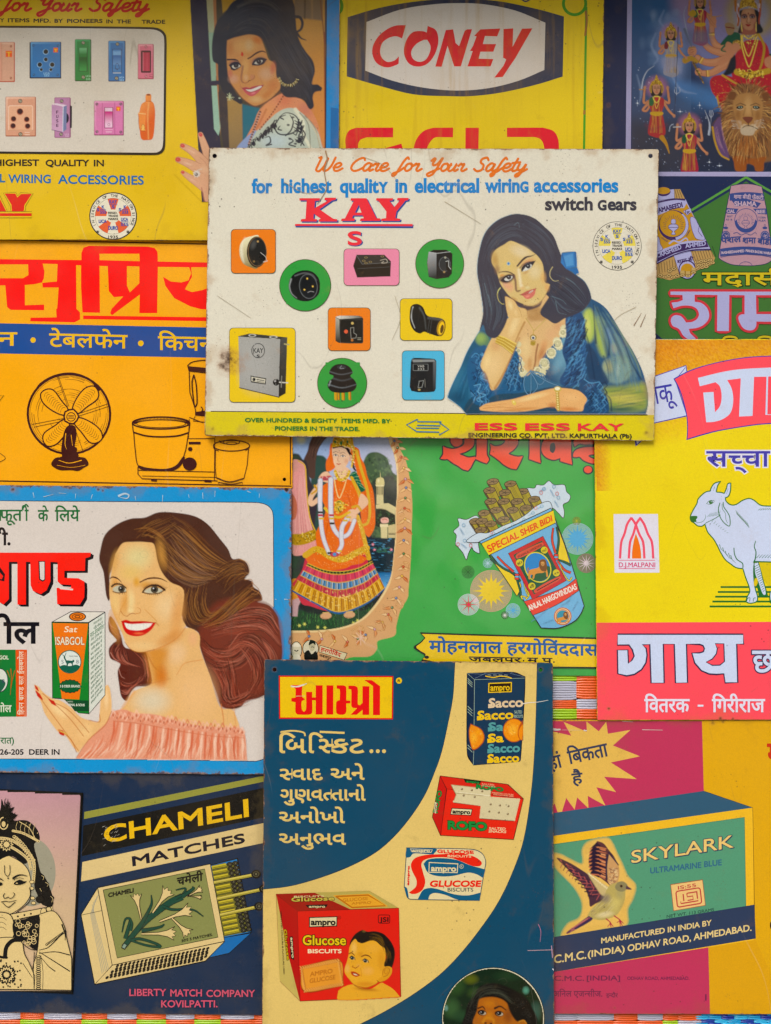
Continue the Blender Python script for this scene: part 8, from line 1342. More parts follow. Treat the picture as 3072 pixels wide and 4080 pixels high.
for q, col in (('580,1130 700,1220 800,1270 850,1340', '1c5c44'), ('640,1110 720,1190 790,1250', 'd84838'), ('820,1320 850,1420 850,1480', '1c5c44'), ('1180,840 1200,960 1180,1100', '1c5c44'), ('1150,850 1140,960 1170,1080', 'd84838'), ('1190,1140 1250,1160 1310,1190', '1c5c44'), ('1190,1150 1250,1230 1310,1260', 'd84838')): p.line(q, k_, 20, 26); p.line(q, col, 12, 18)
for x, y in ((820, 1294), (1176, 1116)): p.poly(rrect(x-22, y-30, x+22, y+30, 10), '2c1c24'); p.poly(rrect(x-17, y-25, x+17, y-9, 6), 'e04c48'); p.poly(rrect(x-17, y-6, x+17, y+8, 5), '78b4dc'); p.poly(rrect(x-17, y+11, x+17, y+26, 6), 'e04c48')
for q in ('870,1500 860,1470 920,1480 900,1420 880,1340', '1320,1300 1290,1330 1240,1260 1210,1180', '900,1500 930,1460 900,1400'): p.line(q, k_, 18, 10); p.line(q, 'e8d84c', 10, 5)
o('885,1520* 1100,1450 1250,1390 1360,1310* 1382,1420* 1250,1510 1100,1590 965,1645*', 'e04c40', 5); wide('ANLAL HARGOVINDDAS', quadmap('912,1556 1350,1352 1366,1408 938,1606'), 'f0ece0', 3)
o('=742,1082 1056,926 1268,1330 962,1502', 'c83038', 5); F = quadmap('742,1082 1056,926 1268,1330 962,1502'); p.poly(F(pts('=.09,.07 .92,.07 .92,.93 .09,.93')), '1c5440'); p.line(F(ell(.5, .5, .32, .3, n=40)), 'd8d048', 12, closed=True); p.poly(F(ell(.5, .5, .31, .29)), '2c84c8'); p.poly(F(pts('.22,.62 .35,.56 .5,.6 .66,.55 .78,.6 .72,.7 .6,.77 .45,.78 .3,.72')), '2c5c3c')
for t, x, y in (('BIDI', .14, .26), ('No7', .86, .26), ('न.७', .86, .77), ('बिड़ी', .14, .77)): p.poly(F(ell(x, y, .09, .07)), 'd8c848'); p.text(t, x-.06, y+.03, x+.06, .05, k_, F=F, bold=1)
p.poly(F(pts('.14,.1 .3,.08 .9,.1 .9,.17 .55,.19 .14,.17')), 'd85848'); p.text('MOHANLAL HARGOVIND', .17, .165, .87, .045, k_, F=F, bold=.6); p.poly(F(pts('.14,.86 .5,.84 .9,.86 .9,.92 .5,.93 .14,.92')), 'd85848'); p.line(F(pts('=.2,.89 .85,.89')), k_, 8)
def lion(sc_, x0, y0):
    f = lambda q: pts(q)*sc_+[x0, y0]; p.poly(f('-60,30 -40,10 0,0 30,-10 44,-30 60,-60 90,-60 100,-30 110,20 118,70 104,76 96,30 70,40 20,44 0,56 -10,92 -24,92 -20,60 -40,60 -44,96 -60,92'), 'd8944c'); p.poly(f('34,-44 50,-80 90,-82 104,-50 108,-10 96,26 60,20 40,-10'), '7c4c28'); p.poly(f('54,-58 80,-60 84,-34 70,-22 56,-34'), 'd8a060'); p.poly(ell(x0+62*sc_, y0-48*sc_, 3*sc_), k_); p.poly(ell(x0+76*sc_, y0-48*sc_, 3*sc_), k_); p.line(f('62,-34 70,-30 78,-34'), k_, 3*sc_); p.line(f('-58,40 -70,10 -60,-6'), 'a86c34', 5*sc_)
lion(1, 985, 1220)
for x, y, a in ((1000, 1700, -30), (1090, 1640, -40), (1330, 1540, -60), (1380, 1600, -60), (1110, 1720, -20), (1270, 1560, -30)): p.text('JUBBULPORE', x-50, y+8, x+50, 14, '6c9cc0', rot=a)
p.poly(ell(1236, 1654, 80), 'c86838'); p.poly(ell(1236, 1654, 72), 'e8c89c'); p.line(ell(1236, 1654, 60), 'c86838', 6, closed=True); p.poly(ell(1236, 1654, 54), '3c90a8'); lion(.6, 1220, 1664)
# name banner
p = s.P('name_banner', 'yellow banner with blue lettering'); V(1700, 1730, 700, 1596); p.poly('-62,1800* 400,1815 1650,1850* 1650,2130* 300,2110 -50,2060* -20,2010 -60,1980 -120,1935 -60,1890 -20,1850*', k_); p.poly('-45,1814* 400,1829 1650,1866* 1650,2116* 300,2096 -36,2046* -10,2000 -60,1965 -95,1932 -50,1895 -10,1850*', 'ecc83c')
b_ = '2c5c9c'; p.text('मोहनलाल', 24, 1975, 684, 96, b_, bold=8, ref=.62, slant_y=.022); p.text('हरगोिवंददास', 730, 1990, 1560, 96, b_, bold=8, ref=.62, slant_y=.025); p.text('जबलपुर', 384, 2062, 860, 40, k_, bold=5, ref=.62, slant_y=.02); p.text('म.प्र.', 915, 2072, 1160, 40, k_, bold=5, ref=.62, slant_y=.02) if 0 else p.text('म प', 915, 2072, 1140, 40, k_, bold=5, ref=.62, slant_y=.02)
for x, y in ((880, 2058), (1156, 2070)): p.poly(ell(x, y, 7), k_)
p.poly(ell(0, 2026, 22, 14), k_)
# ================================================================ navy sign, shade put into its inks: deity picture above, green leaf-roll advertisement below
s = Sign('2394,-60 3134,-60 3134,1400 2394,1400', .0006, '202a4c', 'dark navy sign picturing a deity on a lion above a green lozenge', dict(rust=.2, scratch=.25, stain=.14, blotch=.2, speck=.5, dirt='5a4a38', rough=.42, spots=((2400, 260, 14, .5), (2425, 262, 10, .4), (2425, 420, 14, .3))), holes=()); SIGNS.append(s)
V(2380, 0, 692); fr = 'a4a0c4'
p = s.P('white_border'); p.poly('=288,-140 334,-140 320,1645 1800,1648 1800,1694 270,1688', fr); 
p = s.P('framed_picture', 'many-armed deity in red seated on a lion with four small attendant figures')
c = Canvas(332, -135, 1720, 1648, '1c3054', 2.7); c.cov = c.X > 336-(c.Y*.01); c.grad('=300,-140 900,-140 900,1700 300,1700', '2c5888', '3a425c', (500, 0), (500, 1300)); c.fill('=300,1150 1720,1150 1720,1700 300,1700', '2c2c34', 120, .7)
c.grad('700,-140* 1800,-140* 1800,800 1200,900 900,500 750,200', '8c7898', '5c70a0', (1200, 0), (1200, 800), 90); c.fill('560,300 640,160 760,120 820,260 850,500 800,760 640,720 560,560', '6c80a8', 60, .8); c.fill('700,760 900,800 1150,900 1200,1050 1000,1000 800,900', '4c78b0', 60, .8); c.blob(950, 950, 300, 200, '34608c', .5)
for i in range(26): x, y = 420+rng.rand()*340, 80+rng.rand()*600; c.blob(x, y, 30+rng.rand()*50, 40+rng.rand()*50, ['6c88ac', '4c6c98', '8498b4'][i % 3], .3)
for q in ('560,320 520,440 580,560 540,620', '640,100 600,200 640,260', '380,720 420,880 400,1000', '700,700 800,860 950,900'): c.line(q, '8ca0c0', 8, 3, 14, .5, wm=24)
c.dots('=340,600 1100,1100 1200,1640 340,1640', 150, ['8c98b4', 'b8c0d0', '5c6c8c'], (3, 7), .9)
for x, y in ((385, 990), (982, 1010), (1075, 1555), (1172, 1590), (795, 1070)): c.line('=%d,%d %d,%d' % (x-24, y, x+24, y), 'b0bcd4', 3, 1); c.line('=%d,%d %d,%d' % (x, y-28, x, y+28), 'b0bcd4', 3, 1); c.blob(x, y, 10, 10, 'e0e8f0', 1)
sk, go, rd = 'b47c5c', 'b08c40', 'a42430'
c.fill(ell(1480, 120, 250, 250), '9c8828', 60, .7); c.fill(ell(1470, 130, 170, 190), '8c8898', 40, .9)
c.line('850,60 830,140 850,260 890,420 905,450', '9098a8', 5, 14, 2)
def arm(q, w=70, w2=46, b=True):
    P_ = pts(q, False, 6); c.line(P_, '6c3c2c', w+6, w2+6, 3); c.line(P_, sk, w, w2, 6); c.line(P_-[w*.1, w*.12], 'c08c68', w*.4, w2*.35, 8, .6)
    if b: j = int(len(P_)*.72); d = P_[j+1]-P_[j]; d = d/np.hypot(*d); n_ = np.array([-d[1], d[0]])
    if b:
        for k in range(3): a = P_[j]+d*k*13; c.line([tuple(a-n_*w2*.55), tuple(a+n_*w2*.55)], ['b89040', 'd8b860', '8c6424'][k], 9)
arm('1240,460 1150,440 1100,360 1100,240'); c.fill('1070,180 1100,160 1140,180 1134,240 1080,250', sk, 4)
for i in range(4): c.line([(1084+i*16, 200), (1078+i*18, 168-i % 2*8)], sk, 12, 9, 3)
arm('1240,520 1100,480 1030,420 990,330'); c.fill(ell(975, 310, 34, 44), sk, 4); c.line('940,400 980,320 1030,210', '34343c', 10, 4)
arm('1260,560 1120,600 1020,590 960,550', 84, 50); arm('1280,600 1200,640 1090,700 980,700', 84, 50)
c.fill(ell(910, 490, 44, 50), sk, 5); c.fill(ell(970, 690, 34, 36), sk, 4)
for i in range(4): c.line([(880, 470+i*16), (925, 478+i*16)], '7c4838', 4)
c.line('836,280 870,370 905,450', '5c6478', 26, 12, 3); c.line('880,460 940,450', '94703c', 12); c.line('840,580 900,560 950,590', 'a07c30', 60, 40, 6); c.line('920,600 980,720 1020,800', '6c5430', 22, 12, 4); c.dots('=920,600 960,600 1030,800 1000,800', 16, ['c8a850', '3c2c1c'], (5, 9))
# seated body
c.fill('1080,780 1120,730 1220,720 1340,760 1400,840 1330,900 1290,960 1210,1060 1160,960 1100,880', rd, 6); c.fill('1300,600 1380,420 1500,380 1620,420 1680,600 1800,800 1800,1000 1600,900 1400,830 1300,760', rd, 6); c.dots('1080,780 1220,730 1380,820 1300,920 1210,1040 1120,900', 90, ['c87038', 'c89048', '6c1420'], (4, 7), .8); c.dots('=1330,480 1600,420 1720,700 1700,880 1400,820', 120, ['c87038', '6c1420', 'b84438'], (4, 7), .7)
c.fill('1290,310 1360,320 1380,380 1330,450 1230,430 1180,430 1220,370', '1c4c34', 5); c.line('1230,430 1190,480 1250,500', '20583c', 20, 8, 4); c.fill('1280,560 1320,520 1330,640 1300,700 1200,730 1240,660', '141c24', 10); c.fill('1640,520 1720,560 1720,520', '1c4c34', 5); c.fill('1610,560 1720,540 1720,660 1620,640', sk, 6)
c.fill(ell(1345, 430, 50, 45, 30), 'a88038', 6); c.dots(ell(1345, 430, 46, 40), 26, ['d8c060', '5c3c18'], (5, 9)); c.line('1330,450 1270,520 1180,600', sk, 80, 60, 10); c.fill('1230,430 1250,400 1290,420 1310,470 1300,540 1260,560 1240,520', sk, 4)
for i in range(4): c.line([(1240+i*18, 460), (1232+i*20, 420+abs(i-1.5)*8)], sk, 13, 10, 3)
for q, n_ in (('1380,340 1390,460 1440,620 1460,640 1490,560 1540,380', 6), ('1390,340 1400,420 1450,540 1500,430 1530,340', 6), ('1400,330 1450,370 1520,330', 5)): c.line(q, 'b89438', 14, 14, 3); c.line(q, 'dcc468', 6, 6, 3)
c.dots('=1390,330 1530,330 1500,440 1440,460', 50, ['e0c868', '8c6424'], (5, 9)); c.line('1540,320 1600,440 1580,600 1560,660', 'a8842c', 26, 20, 5); c.line('1340,690 1440,720 1560,700 1640,680', 'b09038', 60, 56, 5); c.dots('=1340,660 1600,670 1600,740 1420,760', 100, ['e8d068', '5c4418', 'c8a83c'], (6, 11)); c.line('1200,720 1330,800 1460,860', 'b08838', 22, 14, 5); c.line('1150,930 1170,1030', 'b08838', 18, 12, 5)
# head
c.line('1330,100 1330,-20 1400,-120', 'a06428', 26, 26, 6); c.line('1560,100 1560,-20 1500,-120', 'a06428', 26, 26, 6); c.line('1350,220 1350,40', 'd0c4c4', 12, 16, 4); c.line('1546,220 1556,40', 'c0b0b0', 12, 16, 4); c.fill('1350,300 1380,200 1370,100 1540,100 1560,220 1590,290 1560,320 1360,320', '1c1418', 8); c.fill('1400,270 1510,260 1520,320 1400,330', 'a0604c', 6); c.fill('1360,90* 1370,20 1400,-20 1440,-60 1490,-20 1524,30 1540,90* 1450,60', 'a88430', 4); c.dots('=1370,80 1390,-20 1500,-20 1536,80', 70, ['e0c460', '6c4c18', 'c8a040'], (6, 10))
c.view(2900, 0, 172, 952); F, L, B = c.fill, c.line, c.blob
F('330,220 380,195 560,195 600,300 630,400 620,520 580,600 500,665 450,672 370,640 310,570 290,450 295,330', 'a87858', 14); B(450, 260, 110, 60, 'b88c68', .9); B(350, 480, 70, 90, 'b88464', .8); B(560, 470, 60, 90, 'ac745c', .8); B(460, 600, 90, 50, 'b07c60', .8); B(600, 560, 50, 110, '7c4434', .8, 10); B(310, 570, 40, 90, '84503c', .7); B(460, 420, 34, 110, 'c09474', .8); F('300,560 400,650 540,660 600,560 610,760 300,760', '7c4434', 20, .5)
for x in (366, 540): F(ell(x, 364, 66, 44), '5c3440', 18, .9); F([(x-62, 380), (x-20, 352), (x+30, 352), (x+60, 368), (x+20, 396), (x-30, 396)], '2a1620', 6); F(ell(x-6, 375, 42, 13), 'a89890', 4); F(ell(x-2, 372, 19, 17), '140c14', 3); L([(x-66, 340), (x-30, 316), (x+30, 316), (x+60, 340)], '2c141c', 13, 8, 6)
L('440,400 420,470 430,505 465,512 495,495', '703428', 8, 10, 8, .9); F('385,540* 430,532 450,540 470,534 515,542* 470,580 430,580', '8c2420', 5); L('400,542 450,550 505,544', '4c1014', 6, 4, 3); F('452,270 464,296 452,320 440,296', '741018', 4)
L('240,180 220,300 240,440 220,560', '9c5424', 50, 40, 10); L('690,200 710,300 690,420 690,520', '9c4424', 50, 30, 10); L('215,140 205,240 250,370', 'a898a0', 34, 26, 8); L('600,30 660,100 680,240', 'a898a8', 26, 34, 8); L('290,490 300,640', 'b89c58', 18, 18, 4); L('630,490 620,660', 'b89c58', 18, 18, 4); c.view(2380, 0, 692)
c.line('1384,240 1388,300', 'c8b060', 8); c.line('1522,230 1524,300', 'c8b060', 8)
c.fill('1224,230 1260,215 1310,240 1316,290 1290,330 1250,330 1230,280', '8c7050', 5); c.line('1236,260 1310,270', '6c3424', 12)
# lion
c.fill('1260,900 1330,820 1420,800 1540,820 1640,900 1720,1000 1720,1500 1600,1560 1500,1580 1380,1540 1260,1480 1200,1300 1180,1150 1210,1000', '7c5838', 14); c.fill('1310,1560 1300,1500 1400,1500 1500,1520 1620,1500 1600,1560 1590,1640 1520,1640 1500,1590 1440,1570 1420,1640 1330,1640', '8c5028', 5)
for i in range(420):
    a = rng.rand()*math.tau; r0 = 130+rng.rand()*130; x, y = 1445+r0*math.cos(a)*1.0, 1120+r0*math.sin(a)*1.35; L = 60+rng.rand()*70; b = a+rng.randn()*.25+.25*math.cos(a)
    if y > 1560 or x < 1180: continue
    c.line([(x, y), (x+L*.5*math.cos(b), y+L*.5*math.sin(b)+10), (x+L*.8*math.cos(b), y+L*math.sin(b)+34)], ['a8804c', '4c3020', 'c09860', '6c4020', '8c5830', '34241c'][rng.randint(6)], 4, 2, 2.5, .7, wm=9)
c.fill('1300,1000 1340,920 1440,890 1540,920 1590,1000 1580,1110 1560,1200 1520,1290 1400,1296 1360,1240 1320,1120', '9c7448', 12); c.blob(1446, 1020, 60, 130, 'b89464', .8); c.blob(1350, 1100, 40, 70, '7c5430', .7); c.blob(1540, 1110, 36, 70, '7c5430', .7); c.fill('1250,940 1280,880 1330,890 1310,960', '6c4428', 8); c.fill('1580,900 1640,890 1640,960 1600,960', '6c4428', 8)
for sx in (-1, 1):
    x = 1446+sx*75; c.line([(x-sx*50, 1010), (x, 990), (x+sx*40, 1010)], '34241c', 10, 5, 6, .8); c.fill(ell(x+sx*4, 1030, 34, 16, sx*8), '20181c', 4); c.fill(ell(x, 1028, 18, 10), '8c9c8c', 3); c.fill(ell(x, 1027, 8, 9), '101014'); c.line([(x-30, 1048), (x, 1056), (x+30, 1046)], 'c0b090', 7, 4, 5, .8)
c.line('1420,1040 1400,1110', '6c4a2c', 8, 8, 10, .6); c.line('1478,1040 1490,1110', '6c4a2c', 8, 8, 10, .6); c.fill('1394,1128 1446,1118 1492,1128 1480,1160 1450,1184 1420,1164', '6c3c2c', 4); c.line('1448,1180 1448,1208', '2c1c18', 6); c.fill('1370,1240 1400,1190 1440,1200 1448,1206 1460,1200 1500,1190 1540,1230 1500,1260 1450,1216 1400,1256', 'b8a080', 6); c.line('1376,1246 1410,1214 1446,1206 1490,1214 1540,1240', '20181c', 7, 7, 4); c.fill('1376,1240 1446,1216 1510,1230 1500,1286 1460,1300 1390,1290', 'b0a088', 6)
for i in range(14):
    sx = -1 if i % 2 else 1; y = 1160+i*6; c.line([(1446+sx*60, y), (1446+sx*110, y-8), (1446+sx*(140+rng.rand()*30), y+10-rng.rand()*30)], 'c8c0b0', 3, 1.5, 1.5, .8)
c.strands('1400,1300 1360,1400 1300,1460', '1500,1300 1540,1420 1560,1540', 90, ['8c5028', '4c2c1c', 'b07840', '9c6030'], 7, .6, 14)
c.fill('1110,1220 1180,1120 1200,1300 1250,1440 1260,1530 1180,1480 1140,1360', '5c4468', 8); c.line('1105,1220 1130,1360 1180,1480 1260,1530', 'a88438', 20, 16, 5); c.strands('1120,1230 1150,1360 1200,1460', '1190,1180 1220,1340 1250,1460', 30, ['8c5c8c', 'a0808c', '3c2c50'], 6, .6, 5)
# attendants
def attendant(x, y, k, dress, halo=True, low=1., sh=None):
    X = lambda q: pts(q)*k+[x, y]
    if halo: c.blob(x, y-10*k, 125*k, 125*k, 'b8708c', .85)
    c.fill(X('-50,50 -46,-30 0,-60 46,-30 52,50 40,70 -40,70'), '1c1418', 3)
    for q, e_ in (('-55,110 -110,130 -110,60 -105,0', (-104, -6)), ('-60,120 -120,190 -90,200 -60,160', (-66, 150)), ('58,110 110,130 105,60 100,10', (98, -4)), ('60,120 110,200 150,240', (156, 246))): c.line(pts(q, False)*k+[x, y], '6c3c2c', 26*k, 20*k, 2); c.line(pts(q, False)*k+[x, y], sk, 22*k, 16*k, 3); c.blob(x+e_[0]*k, y+e_[1]*k, 16*k, 20*k, 'b07c5c', 1, p=.5)
    b = X('-60,90 0,76 60,90 66,150 50,210 64,280 80,400 30,440 -30,430 -76,400 -60,280 -50,210 -64,150'); c.fill(b, dress, 3); c.strands(X('-50,100 -40,240 -60,400'), X('50,100 50,240 60,400'), 40, ['b08c38', dress, 'c8a850', '541420'], 5*k, .6, 5); c.line(X('-46,222 0,236 48,222'), 'b89438', 24*k, 24*k, 3)
    if sh: c.fill(X('-60,90 -20,80 -30,150 -64,150'), sh, 3)
    c.fill(X('-32,-26 0,-36 32,-26 32,20 14,52 0,58 -14,52 -32,20'), 'b08064', 3); c.line(X('-24,0 -14,-4 -4,0'), '180c14', 5*k); c.line(X('6,0 16,-4 26,0'), '180c14', 5*k); c.line(X('-24,-12 -14,-16 -6,-12'), '180c14', 2.5); c.line(X('6,-12 16,-16 26,-12'), '180c14', 2.5); c.line(X('-9,34 0,36 9,34'), '9c2c30', 5*k); c.line(X('1,4 -1,20 4,22'), '7c4438', 2.5)
    c.fill(X('-52,-20 -44,-56 -20,-74 0,-120 20,-74 44,-56 52,-20 0,-36'), 'a88434', 3); c.dots(X('-46,-26 -40,-54 0,-100 40,-54 46,-26 0,-40'), 24, ['e0c864', '5c4018'], (4, 7)); c.line(X('-50,-30 -60,10 -46,40'), 'a88434', 10*k, 8*k, 3); c.line(X('50,-30 60,10 46,40'), 'a88434', 10*k, 8*k, 3); c.line(X('-30,80 0,130 30,80'), 'd8c060', 7*k); c.line(X('-24,80 0,180 24,80'), 'd0b858', 5*k)
attendant(705, 322, .95, '8c8c98', sh='6c2430'); c.fill('620,560 660,700 740,640 800,700 800,560', '8c90ac', 20, .6); c.line('=776,262 768,500 740,1100', '30303c', 8, 4)
attendant(568, 846, 1.08, '9c3034', sh='2c5c38'); c.line('425,855 440,760 480,680 545,632', 'a0a8b8', 16, 4, 3); c.line('=405,858 450,858', 'a87c38', 10); c.line('470,1200 520,1240 660,1200', '6c3040', 20, 10, 30, .5)
attendant(882, 1206, 1.08, '94283c', sh='1c4c34'); c.line('690,1260 700,1210 730,1190', 'a0a8b8', 6); c.line('=730,1220 800,1216', 'a8a8a8', 10); c.line('620,1320 660,1380 690,1470', 'a87c30', 50, 8, 4); c.line('1068,1290 1075,1180 1030,1055', 'a0a8b8', 18, 3, 3); c.line('1090,1130 1075,1100 1080,1060', 'a0a8b8', 5); c.line('1090,1130 1092,1060', 'a0a8b8', 5); c.line('1090,1130 1110,1100 1104,1060', 'a0a8b8', 5); c.line('=1090,1130 1080,1300', 'a0a8b8', 4)
for q in ('760,900 740,880 748,835', '760,910 762,835', '760,900 792,880 786,835'): c.line(q, 'a0a8b8', 6, 3)
attendant(985, 20, .95, '94283c', halo=False, sh='2c5c38'); c.fill('860,290* 1080,290* 1080,420 860,420', '58607c', 40, .7); c.fill('880,120 920,90 950,130 920,160 885,150', 'b09038', 4); c.line('1070,150 1130,160 1195,148', 'a87c50', 14, 6, 3)
p.canvas(c)
# lower half
p = s.P('green_panel', 'green lozenge panel with lettering and two printed bundles'); V(2580, 680, 492, 1555); gr, lg, nv, lv, pu = '447038', '5c9448', '22304e', 'a8a8d0', '3c2858'
p.poly('=1240,66 -700,1240 -700,1400 1000,2700 1700,2700 1700,330', lg); p.poly('=1240,100 -700,1270 -700,1370 900,2700 1700,2700 1700,362', nv); p.poly('=1240,136 -700,1304 -700,1330 840,2700 1700,2700 1700,400', gr)
def ob(q, col, ln=nv, w=6): p.poly(q, col); p.line(q, ln, w, closed=True)
ob('1050,190* 1180,168 1320,170 1440,200* 1500,500 1540,800 1600,1100* 1500,1170 1350,1195 1200,1195 1050,1180 920,1120 894,1090* 940,800 990,500', 'b08c98', nv, 9); bb = '3a4880'
def aband(y0, y1, xl0, xl1, sag, col): P_ = [(xl0+(1500-xl0)*0+(i/12)*(xl1-xl0), y0+sag*(1-(2*i/12-1)**2)*-1) for i in range(13)]; Q = [(x, y+(y1-y0)) for x, y in P_][::-1]; p.poly(np.array(P_+Q), col)
aband(290, 380, 1034, 1466, 20, bb); p.text('शमा बीडी फैक्ट्री'.replace('क्ट्री', 'कटी'), 1090, 350, 1460, 44, 'b8a0b0', bold=3, ref=.62, slant_y=.04); p.poly('=1054,372 1240,350 1430,410 1380,470 1240,430 1120,450', bb); p.text('SHAMA', 1096, 446, 1370, 62, 'b8a0b0', bold=6, out=[(2, bb)])
p.poly('=1000,470 1145,480 1110,545 990,540', bb); p.text('CIAL', 1000, 530, 1100, 42, 'b8a0b0', bold=4); p.poly('=1330,480 1490,475 1510,550 1390,545', bb); p.text('BEE', 1372, 534, 1480, 42, 'b8a0b0', bold=4)
p.line(ell(1240, 620, 142, 142), bb, 8, closed=True); p.poly(np.array([(1240+142*math.cos(R(a)), 640+142*math.sin(R(a))) for a in range(0, 181, 10)]+[(1240+115*math.cos(R(a)), 612+118*math.sin(R(a))) for a in range(180, -1, -10)]), bb)
def lamp(x, y, col, l2, k=1.): 
    for i in range(19): a = R(-200+i*12.2); p.line('=%f,%f %f,%f' % (x+75*k*math.cos(a), y+75*k*math.sin(a), x+(100+10*(i % 2))*k*math.cos(a), y+(100+10*(i % 2))*k*math.sin(a)), col, 4)
    p.poly(pts('-18,-60 18,-60 20,-20 -20,-20')*k+[x, y], l2); p.line(pts('-18,-60 18,-60 20,-20 -20,-20')*k+[x, y], col, 4, closed=True); ob(pts('-50,20 -30,-10 30,-10 50,20 20,50 8,60 20,90 -20,90 -8,60 -20,50')*k+[x, y], l2, col, 5); p.line(pts('=-46,20 46,20')*k+[x, y], col, 6)
lamp(1236, 640, bb, 'b08c98'); p.text('BEST', 1004, 586, 1072, 22, bb, bold=1); p.text('KE  &', 990, 626, 1066, 22, bb, bold=1); p.text('TOBA', 1392, 602, 1490, 24, bb, bold=1); p.text('PLEA', 1400, 640, 1490, 24, bb, bold=1)
for x in (985, 1478): p.poly(ell(x, 812, 54), bb); p.line(ell(x, 812, 40), 'b8a0b0', 4, closed=True); p.text('شمع', x-28, 830, x+30, 30, 'b8a0b0', bold=2, ref=.62); p.poly(ell(x, 720, 30, 16), bb); p.line(ell(x, 694, 8, 20), bb, 4, closed=True)
p.line('1080,790 1130,780 1180,810 1236,790 1300,810 1350,780 1380,800', bb, 9, 6); p.text('पेशल', 930, 912, 1180, 66, bb, bold=7, ref=.62, rot=-4); p.text('शमा', 1200, 912, 1364, 66, bb, bold=7, ref=.62); p.text('बीडी', 1386, 920, 1560, 66, bb, bold=7, ref=.62, rot=5)
aband(985, 1080, 915, 1560, 30, bb); p.text('RASHEEDAHMED', 934, 1050, 1220, 34, 'c0acb8', bold=2.5, rot=-5); p.text('MANDI BAZAR WARA', 1236, 1020, 1556, 34, 'c0acb8', bold=2.5, rot=7); p.line('=920,1090 1000,1072 1240,1052 1440,1066 1560,1090', bb, 8)
p.line(np.array([(1236+90*math.cos(R(a)), 1222+76*math.sin(R(a))) for a in range(-160, -19, 10)]), bb, 5)
# left bundle
st = 'b0905c'
P_ = pts('=-60,200 240,236 410,232 480,370 560,530 660,760 780,960 850,1100 820,1180 620,1260 560,1340 420,1340 280,1380 -60,1300'); p.poly(P_, st)
for i in range(9): x = 560+i*32; p.line('=%f,%f %f,%f' % (x, 1000-i*6, x+44, 1130-i*6), '2c2018', 5)
for i in range(9): x = 140+i*34; p.line('=%f,%f %f,%f' % (x, 1170-i*10, x+12, 1290-i*6), '2c2018', 5)
for i in range(3): p.line('=%f,236 %f,352' % (344+i*26, 372+i*34), '2c2018', 5)
for i, (x, y) in enumerate([(620+j*56, 1150-j*8) for j in range(4)]+[(650+j*56, 1190-j*10) for j in range(4)]+[(640+j*50, 1228-j*10) for j in range(3)]+[(160+j*54, 1320+(j % 2)*20) for j in range(5)]+[(280+j*50, 1260-(j % 2)*26) for j in range(2)]+[(440, 1320), (530, 1318), (580, 1278)]): p.poly(ell(x, y, 34, 22, -8), '2c2018'); p.poly(ell(x, y, 29, 17, -8), 'c4a870'); p.poly(ell(x, y, 15, 6, -8), '4c3424')
ob('=-60,220 240,240 335,232 340,356 330,352 -60,400', lv, nv, 4); p.poly(ell(200, 262, 90, 60), pu); p.poly(ell(200, 252, 86, 44), 'b88c34'); ob('=-60,400 330,350 480,356 500,400 560,520 700,800 780,962 800,1000 560,1010 340,1070 100,1170 -60,1240', lv, nv, 5)
p.poly('-60,520 150,420 340,380 480,390* 560,540 620,660 700,880* 480,890 300,950 60,1040 -60,1090', 'b88c34'); p.poly('=-60,470 140,410 340,372 486,380 500,400 458,470 340,470 140,560 -60,640', lv); p.line('-60,455 140,396 340,360 476,368', pu, 20); p.text('AMABEEDI', 140, 530, 452, 62, pu, bold=6, rot=-14); ob('=450,510 540,470 556,520 500,560', lv, pu, 5); p.text('1st', 478, 540, 530, 44, pu, bold=3)
p.poly(ell(328, 688, 190, 192), pu); p.poly(np.array([(328+186*math.cos(R(a)), 688+188*math.sin(R(a))) for a in range(-50, 81, 10)]+[(322+160*math.cos(R(a)), 676+168*math.sin(R(a))) for a in range(80, -51, -10)]), lv); p.poly(ell(316, 668, 164, 166), 'b88c34'); lamp(326, 690, pu, lv, 1.25); p.text('TRADE', 168, 850, 262, 20, pu, bold=1, rot=32); p.text('MARK', 500, 830, 590, 20, pu, bold=1, rot=-62)
ob('540,590 600,600 700,800 720,870 620,860 580,800 550,700', lv, pu, 5); ob('-20,840 130,830 160,920 190,990 120,1020 -20,1060', lv, pu, 5); p.line('270,920 330,880 400,900 480,850 510,880', lv, 24, 14); p.line('620,640 650,700 640,760 690,830', pu, 6)
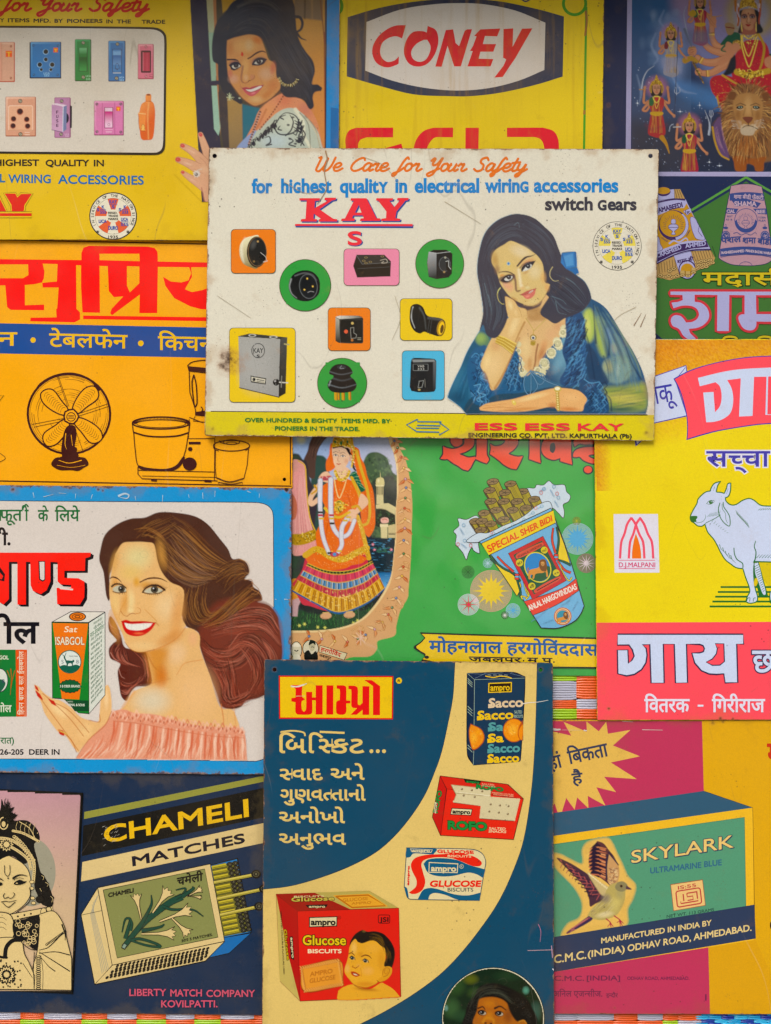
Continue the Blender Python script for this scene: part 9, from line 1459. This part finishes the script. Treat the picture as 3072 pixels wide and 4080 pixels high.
p.poly('=130,1050 400,930 740,884 770,960 560,980 340,1040 120,1150', pu); p.text('..RASHEED', 140, 1092, 452, 62, lv, bold=4, rot=-21); p.text('AHMED', 480, 974, 738, 56, lv, bold=4, rot=-8); p.line('100,1180 340,1060 560,1000 800,990', pu, 14)
ob('=330,1070 545,1015 600,1200 600,1260 400,1290', lv, nv, 4); p.poly(ell(500, 1245, 110, 120), pu); p.poly(ell(500, 1250, 98, 108), lv); p.poly(ell(500, 1254, 84, 86), 'b88c34'); p.text('शमा बी', 380, 1170, 590, 40, pu, bold=4, rot=-12, ref=.62)
for i, (x, y) in enumerate(((440, 1318), (510, 1326), (580, 1280))): p.line('=%d,%d %d,%d' % (x, y-60, x, y), '2c2018', 64); p.line('=%d,%d %d,%d' % (x, y-60, x, y), 'b89c64', 56); p.poly(ell(x, y, 34, 22), '2c2018'); p.poly(ell(x, y, 29, 17), 'c4a870'); p.poly(ell(x, y, 14, 6), '4c3424')
p.text('मदासी', 690, 1438, 1760, 150, 'c8b43c', bold=9, ref=.62, out=[(9, '20301c')]); p.poly('=1060,1440 1170,1440 1140,1470 1100,1450', 'c8b43c')
Q = ['290,1522* 1700,1524* 1700,1568* 1366,1568* 1370,1806* 1700,1806* 1700,1904* 1372,1900* 1366,1960 1330,2004 1260,2008 1200,1976 1160,1910 1144,1850 1170,1815 1222,1806* 1222,1568* 1030,1566* 1024,2020* 876,2018* 880,1566* 594,1562* 594,1650* 680,1668 750,1730 776,1810 762,1880 700,1945 620,1980 522,1992* 534,2040 570,2080 606,2112* 590,2142* 520,2126 450,2076 410,2010 380,1982 320,1956 294,1900 304,1848 350,1820 410,1828 450,1860 486,1912* 560,1904 620,1870 648,1810 620,1740 550,1704 440,1700 328,1732* 302,1662* 380,1652 444,1630* 440,1566* 290,1562*']
P_ = pts(Q[0]); p.line(P_, 'c04048', 62, closed=True, jit=True); p.poly(P_, lv)
for x in (1040, 1480): p.line(ell(x, 2120, 84, 30), '20301c', 44, closed=True); p.line(ell(x, 2120, 84, 30), 'c8b43c', 28, closed=True)
p.poly('=-60,2122 1800,2122 1800,2140 -60,2140', 'd0cce0')
for s in SIGNS: s.finish()
